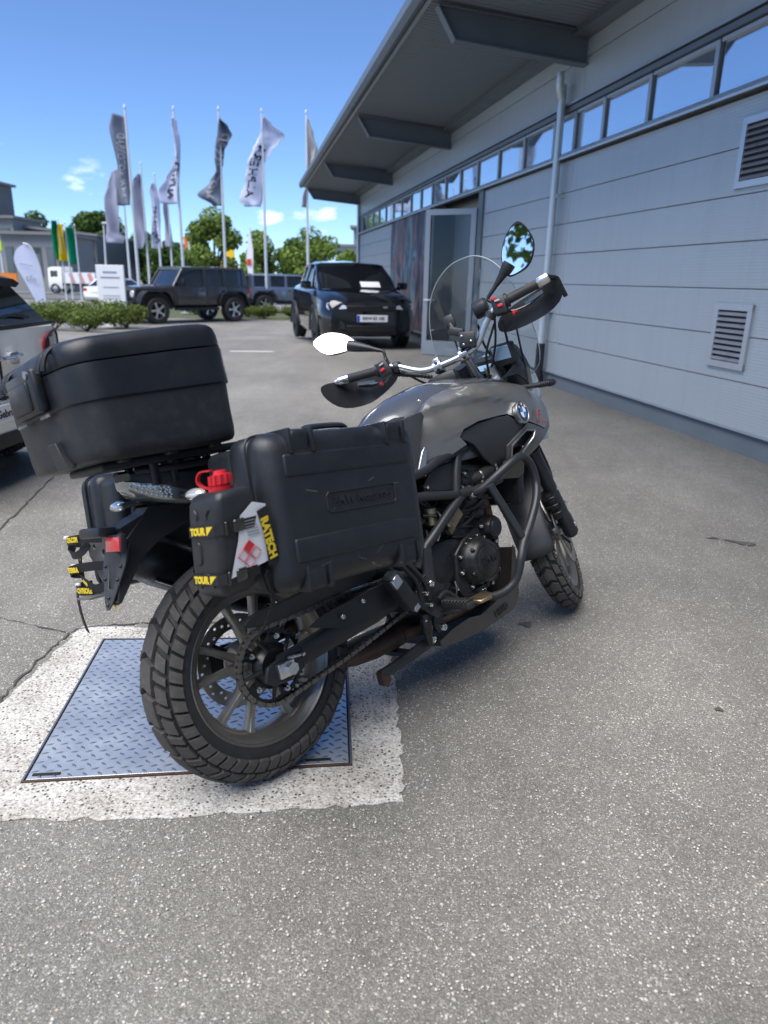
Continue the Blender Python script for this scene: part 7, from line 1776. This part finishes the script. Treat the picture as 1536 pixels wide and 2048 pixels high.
bm = B(); add_tube(bm, [(-9.12, 50, -.33), (-9.03, 50, 3.0), (-9.2, 50, 4.4)], .03, 6); obj('rod', bm, 'pole_white', rfl)

# ================================================================== trees, hedge, planting
def leaf_mat(name, c1, c2):
    mt, n, l, b = nodes_of(name)
    gi = n.new('ShaderNodeNewGeometry'); rp = n.new('ShaderNodeValToRGB'); l.new(gi.outputs['Random Per Island'], rp.inputs['Fac'])
    rp.color_ramp.elements[0].color = (*c1, 1); rp.color_ramp.elements[1].color = (*c2, 1)
    df = n.new('ShaderNodeBsdfDiffuse'); tl = n.new('ShaderNodeBsdfTranslucent'); ms = n.new('ShaderNodeMixShader'); ms.inputs[0].default_value = .35
    l.new(rp.outputs[0], df.inputs['Color']); l.new(rp.outputs[0], tl.inputs['Color']); l.new(df.outputs[0], ms.inputs[1]); l.new(tl.outputs[0], ms.inputs[2]); l.new(ms.outputs[0], n['Material Output'].inputs['Surface'])
    n.remove(b); MATS[name] = mt
leaf_mat('leaf_mid', (.09, .15, .03), (.25, .33, .09)); leaf_mat('leaf_dark', (.045, .09, .025), (.12, .19, .055)); leaf_mat('leaf_hedge', (.07, .11, .03), (.19, .23, .07))
pm('bark', (.09, .07, .05), .9, 0, .3, 12, .5, 60)
def leaves(bm, c, rad3, n, size, rg, shell=.55):
    for k in range(n):
        while True:
            v = Vector((rg.uniform(-1, 1), rg.uniform(-1, 1), rg.uniform(-1, 1)))
            if shell < v.length < 1: break
        p = Vector(c) + Vector((v.x * rad3[0], v.y * rad3[1], v.z * rad3[2]))
        nrm = (v + Vector((rg.uniform(-1, 1), rg.uniform(-1, 1), rg.uniform(-.3, 1)))).normalized()
        a = nrm.orthogonal().normalized(); a.rotate(Matrix.Rotation(rg.uniform(0, 6.28), 3, nrm)); b_ = nrm.cross(a); s = size * rg.uniform(.6, 1.3)
        bm.faces.new([bm.verts.new(p + a * s * x + b_ * s * .6 * y) for x, y in ((-1, 0), (0, -1), (1, 0), (0, 1))])
def tree(x, y, h, w, mat, label, seed, group='trees beyond the forecourt', trunk=.35, n=3800, size=.2, name='broadleaf_tree'):
    rg = random.Random(seed); z0 = gz(x, y); t = thing(name, label, 'tree', (x, y, z0), None, group)
    bm = B(); th = h * trunk
    add_tube(bm, crom([(x, y, z0 - .1), (x + .05 * w * rg.uniform(-1, 1), y, z0 + th), (x + .08 * w * rg.uniform(-1, 1), y, z0 + h * .8)], 5), [w * .05 * (1 - .07 * i) for i in range(11)], 8)
    cl = []
    for k in range(13):
        a = rg.uniform(0, 6.28); rr = w * .5 * math.sqrt(rg.random()) * .72; zz = z0 + h * rg.uniform(trunk + .08, .88); zz -= abs(rr / w) * h * .22 if zz > z0 + h * .7 else 0
        c = Vector((x + rr * math.cos(a), y + rr * math.sin(a), zz)); cl.append(c)
        s0 = Vector((x, y, z0 + th * rg.uniform(.8, 1.3))); add_tube(bm, crom([s0, s0.lerp(c, .5) + Vector((0, 0, .1 * h * rg.random())), c], 4), [w * .020, w * .019, w * .017, w * .015, w * .013, w * .011, w * .009, w * .007, w * .005], 6)
    obj('trunk', bm, 'bark', t)
    bm = B()
    cl.append(Vector((x, y, z0 + h * .86)))
    for c in cl: r = w * rg.uniform(.17, .27); leaves(bm, c, (r, r, r * .85), n // len(cl), size * rg.uniform(.8, 1.2), rg, .3)
    obj('crown', bm, mat, t, smooth=0, recalc=False)
    return t
tree(-13.9, 60, 6.9, 4.0, 'leaf_mid', 'upright green tree behind the third flagpole', 11, size=.19, trunk=.22)
tree(-6.5, 62, 5.5, 4.4, 'leaf_mid', 'bushy green tree beside the end of the hall', 12, size=.19, trunk=.2)
tree(-13.2, 76, 6.0, 4.5, 'leaf_mid', 'green tree right of the yellow sign', 13, size=.22, trunk=.2)
tree(-10.2, 80, 5.6, 4.0, 'leaf_dark', 'darker tree behind the fourth flagpole', 14, size=.22, trunk=.2)
tree(-36.0, 95, 9.2, 7.5, 'leaf_dark', 'broad dark tree above the far grey building', 15, size=.32, trunk=.2)
tree(-30.0, 92, 6.6, 6.0, 'leaf_dark', 'dark tree behind the back-row flagpoles', 16, size=.3, trunk=.2)
tree(-25.5, 88, 5.0, 6.5, 'leaf_dark', 'low spreading dark tree left of the second flagpole', 17, size=.3, trunk=.15)
tree(-21.5, 84, 4.2, 5.0, 'leaf_dark', 'low dark tree between the flagpoles and the crane', 18, size=.28, trunk=.15)
tree(-52.0, 112, 10.0, 10.0, 'leaf_dark', 'rounded dark tree rising behind the far roofs', 19, size=.4, trunk=.2)
tree(-45.0, 112, 9.0, 9.0, 'leaf_dark', 'second rounded dark tree behind the far roofs', 20, size=.4, trunk=.2)
tree(-4.2, 78, 4.4, 4.5, 'leaf_mid', 'small tree in front of the far white building', 21, size=.22, trunk=.2)
for i, (x, y, h) in enumerate(((-3.0, -9.0, 7.0), (-7.5, -8.0, 6.5), (1.5, -10.5, 7.5))):
    tree(x, y, h, 5.0, 'leaf_dark', ('tree behind the viewer reflected in the right mirror', 'tree behind the viewer, left of the others', 'tree behind the viewer, right of the others')[i], 40 + i, 'trees behind the viewer', n=4200, size=.10)
def shrub(x, y, rx, ry, h, mat, label, seed, n=1500, size=.06, group='forecourt planting'):
    rg = random.Random(seed); z0 = gz(x, y); t = thing('shrub', label, 'shrub', (x, y, z0), None, group)
    bm = B()
    for k in range(9): a = rg.uniform(0, 6.28); add_tube(bm, [(x, y, z0), (x + rx * .6 * math.cos(a), y + ry * .6 * math.sin(a), z0 + h * .7)], [.02, .008], 5)
    obj('stem', bm, 'bark', t)
    bm = B()
    for k in range(10):
        a = rg.uniform(0, 6.28); q = math.sqrt(rg.random()); c = (x + rx * .7 * q * math.cos(a), y + ry * .7 * q * math.sin(a), z0 + h * rg.uniform(.4, .72))
        leaves(bm, c, (rx * .42, ry * .42, h * .33), n // 10, size, rg, .3)
    obj('foliage', bm, mat, t, smooth=0, recalc=False)
shrub(-9.2, 20.2, 1.1, 1.2, .80, 'leaf_hedge', 'clipped green hedge bush nearest the beach flag', 31, 2600, .05)
shrub(-8.9, 22.2, 1.2, 1.3, .85, 'leaf_hedge', 'clipped green hedge bush in the middle of the hedge', 32, 2600, .05)
shrub(-8.35, 23.4, .8, .9, .75, 'leaf_hedge', 'clipped green hedge bush beside the notice board', 33, 2200, .05)
shrub(-7.9, 19.2, .8, .7, .62, 'leaf_hedge', 'low hedge bush behind the top case', 36, 2000, .045)
for i, (x, y, lb) in enumerate(((-5.2, 31, 'low ragged bush at the foot of the fourth flagpole'), (-4.1, 31.5, 'low ragged bush left of the black SUV'), (-6.1, 32, 'low ragged bush right of the grey off-road car'), (-8.6, 33, 'low ragged bush under the grey off-road car'), (-3.2, 32, 'low ragged bush behind the black SUV'))):
    shrub(x, y, .75, .5, .55, 'leaf_hedge', lb, 50 + i, 1200, .05)

# ================================================================== far buildings and signs
pm('far_wall', (.25, .26, .26), .7, 0, .08, .4); pm('far_dark', (.12, .125, .13), .6, 0, .1, .4); pm('far_roof', (.20, .20, .20), .7, 0, .1, .5); pm('far_white', (.70, .70, .69), .6, 0, .05, .3); pm('far_glass', (.06, .08, .10), .08, 0, .1, 1, coat=1)
def block(name, label, x0, x1, y, d, z1, mat, cols, rowz, ww, wh, zb=-.5, z1b=None, roofmat='far_roof'):
    t = thing(name, label, 'building', ((x0 + x1) / 2, y, zb)); z1b = z1 if z1b is None else z1b
    bm = B(); add_loft(bm, [[(x, y, zb), (x, y + d, zb), (x, y + d, z), (x, y, z)] for x, z in ((x0, z1), (x1, z1b))]); obj('wall', bm, mat, t)
    bm = B(); add_loft(bm, [[(x, y - .5, z), (x, y + d + .3, z), (x, y + d + .3, z + .25), (x, y - .5, z + .25)] for x, z in ((x0 - .4, z1), (x1 + .4, z1b))]); obj('roof', bm, roofmat, t)
    for zz in rowz:
        for k in range(cols):
            x = x0 + (x1 - x0) * (k + .5) / cols
            if zz + wh / 2 > min(z1, z1b) - .05: continue
            bm = B(); add_box(bm, (x, y - .02, zz), (ww, .12, wh)); f = obj('window', bm, 'far_dark', t)
            bm = B(); add_box(bm, (x, y - .09, zz), (ww - .14, .02, wh - .14)); obj('pane', bm, 'far_glass', f)
    return t
block('commercial_building', 'long grey commercial building with lean-to roof across the road', -46, -30.2, 78, 12, 6.4, 'far_dark', 9, (1.0, 2.6, 4.2), 1.1, 1.1, z1b=4.9)
block('warehouse', 'pale panelled warehouse beside the green and yellow flags', -33.8, -29.0, 66, 8, 4.4, 'far_wall', 4, (2.2,), .7, 2.4)
block('office_tower', 'pale tower with grey top at the far left edge', -46, -37.3, 75.5, 6, 6.3, 'far_wall', 5, (1.5, 3.2, 4.9), 1.0, 1.0)
block('high_rise', 'taller dark grey block behind the pale tower at the far left edge', -52, -42.6, 82, 5, 10.3, 'far_dark', 5, (7.4, 9.0), 1.2, .9)
block('pavilion', 'low white building with stepped roof beyond the hall end', -5.9, -1.0, 84, 8, 4.7, 'far_white', 7, (2.2, 3.8), .5, .9)
block('roof_lantern', 'small grey rooftop block above the low white building', -4.2, -1.0, 88, 4, 6.9, 'far_wall', 3, (5.9,), .6, .5)
ys_ = thing('pylon_sign', 'yellow pylon sign in front of the trees', 'sign', (-16.6, 75, -.33))
bm = B(); add_box(bm, (-16.6, 75, 1.9), (2.1, .3, 1.2)); add_box(bm, (-15.95, 75.4, 3.2), (.9, .3, 2.2)); obj('panel', bm, 'sign_yellow', ys_)
bm = B(); add_box(bm, (-16.6, 75.05, .5), (.3, .2, 1.8)); obj('post', bm, 'pole_white', ys_)
cr_ = thing('tower_crane', 'slender orange crane mast far behind the trees', 'crane', (-32, 120, -.33))
bm = B(); add_box(bm, (-32.2, 120, 3.2), (.55, .5, 7.2)); obj('mast', bm, 'orange_paint', cr_)
bm = B(); add_box(bm, (-30.0, 120, 6.9), (5.2, .35, .35)); obj('jib', bm, 'orange_paint', cr_)
bb = thing('shop_sign', 'fluorescent yellow sign panel at the far left edge', 'sign', (-33, 62, -.33))
bm = B(); add_box(bm, (-32.3, 62, 3.35), (1.0, .1, .8)); obj('panel', bm, 'hi_vis', bb)
bm = B(); add_box(bm, (-32.0, 62.1, 1.3), (.12, .1, 3.4)); obj('post', bm, 'pole_white', bb)
ob = thing('shop_sign', 'low orange hoarding left of the beach flag', 'sign', (-31, 60.5, -.33))
bm = B(); add_box(bm, (-30.9, 60.5, .9), (1.6, .1, .6)); obj('panel', bm, 'orange_paint', ob)
lp = thing('street_lamp', 'tall thin street lamp left of the drooping flag', 'street lamp', (-22.6, 60, -.33))
bm = B(); add_tube(bm, [(-22.7, 60, -.33), (-22.5, 60, 5.0)], [.10, .06], 8); obj('post', bm, 'pole_white', lp)
bm = B(); add_rbox(bm, (-22.2, 60, 5.1), (.8, .3, .14), .05, 2); obj('lamp_head', bm, 'pole_white', lp)
# the road beyond, and its pavement edge
bm = B(); g = [bm.verts.new(v) for v in ((-300, 47, -.322), (300, 47, -.322), (300, 58, -.322), (-300, 58, -.322))]; bm.faces.new(g); struct('road', bm, 'road_asphalt')
bm = B(); add_box(bm, (-30, 46.8, -.28), (60, .2, .12)); add_box(bm, (-30, 58.2, -.28), (60, .2, .12)); struct('kerb', bm, 'plinth_grey')
pm('soil_green', (.07, .08, .035), .9, 0, .4, 2)
bm = B(); g = [bm.verts.new(v) for v in ((-11.5, 29.8, -.322), (-1.2, 30.2, -.322), (-1.5, 38.5, -.322), (-20, 38.5, -.322), (-20, 31, -.322))]; bm.faces.new(g); struct('planted_strip', bm, 'soil_green')
# ------------------------------------------------------------------ loose pieces become parts of their own
SPLIT = {'bracket_arm', 'moulded_rib', 'rail', 'carrier', 'carrier_rib', 'sprocket_nut', 'guard_bolt', 'bolt_boss', 'cover_bolt', 'bracket_bolt', 'tab_screw', 'mount_bolt', 'mount_boss', 'hose_clamp', 'riser_bolt', 'frame_tube', 'rack_post', 'wiring', 'control_cable', 'cable', 'label_strip', 'print_line', 'red_stripe', 'tow_hook', 'strap_buckle', 'corner_rib', 'fine_print', 'mount_screw', 'centre_stand', 'fender_stay', 'end_block', 'buckle', 'model_letter', 'swingarm_bridge', 'backing', 'screen_stay', 'canopy_stay', 'exhaust_header', 'luggage_rack', 'banjo_bolt', 'panel', 'pillar', 'cab_window', 'wall_purlin', 'kerb', 'heel_guard', 'battery_strap', 'fin', 'hose', 'fixing_screw', 'end_cap_ring'}
def split_pieces(o):
    bm = bmesh.new(); bm.from_mesh(o.data); bm.verts.ensure_lookup_table()
    seen = set(); groups = []
    for v in bm.verts:
        if v.index in seen: continue
        st = [v]; seen.add(v.index); g = []
        while st:
            q = st.pop(); g.append(q.index)
            for e in q.link_edges:
                w = e.other_vert(q)
                if w.index not in seen: seen.add(w.index); st.append(w)
        groups.append(set(g))
    bm.free()
    if len(groups) < 2 or len(groups) > 60: return
    src = o.data; mats = list(src.materials); first = True
    for g in groups:
        idx = {i: k for k, i in enumerate(sorted(g))}
        vs = [src.vertices[i].co.copy() for i in sorted(g)]
        fs = [[idx[i] for i in f.vertices] for f in src.polygons if f.vertices[0] in g]
        me = bpy.data.meshes.new(src.name); me.from_pydata(vs, [], fs)
        for q in mats: me.materials.append(q)
        me.shade_smooth(); me.set_sharp_from_angle(angle=rad(38))
        if first:
            keep = me; first = False
        else:
            c = o.copy(); c.data = me; COL.objects.link(c)
    o.data = keep
for o in list(bpy.data.objects):
    if o.type == 'MESH' and o.name.split('.')[0] in SPLIT and o.data.users == 1: split_pieces(o)
# ------------------------------------------------------------------ tidy
for o in bpy.data.objects:
    if '_base' in o: del o['_base']
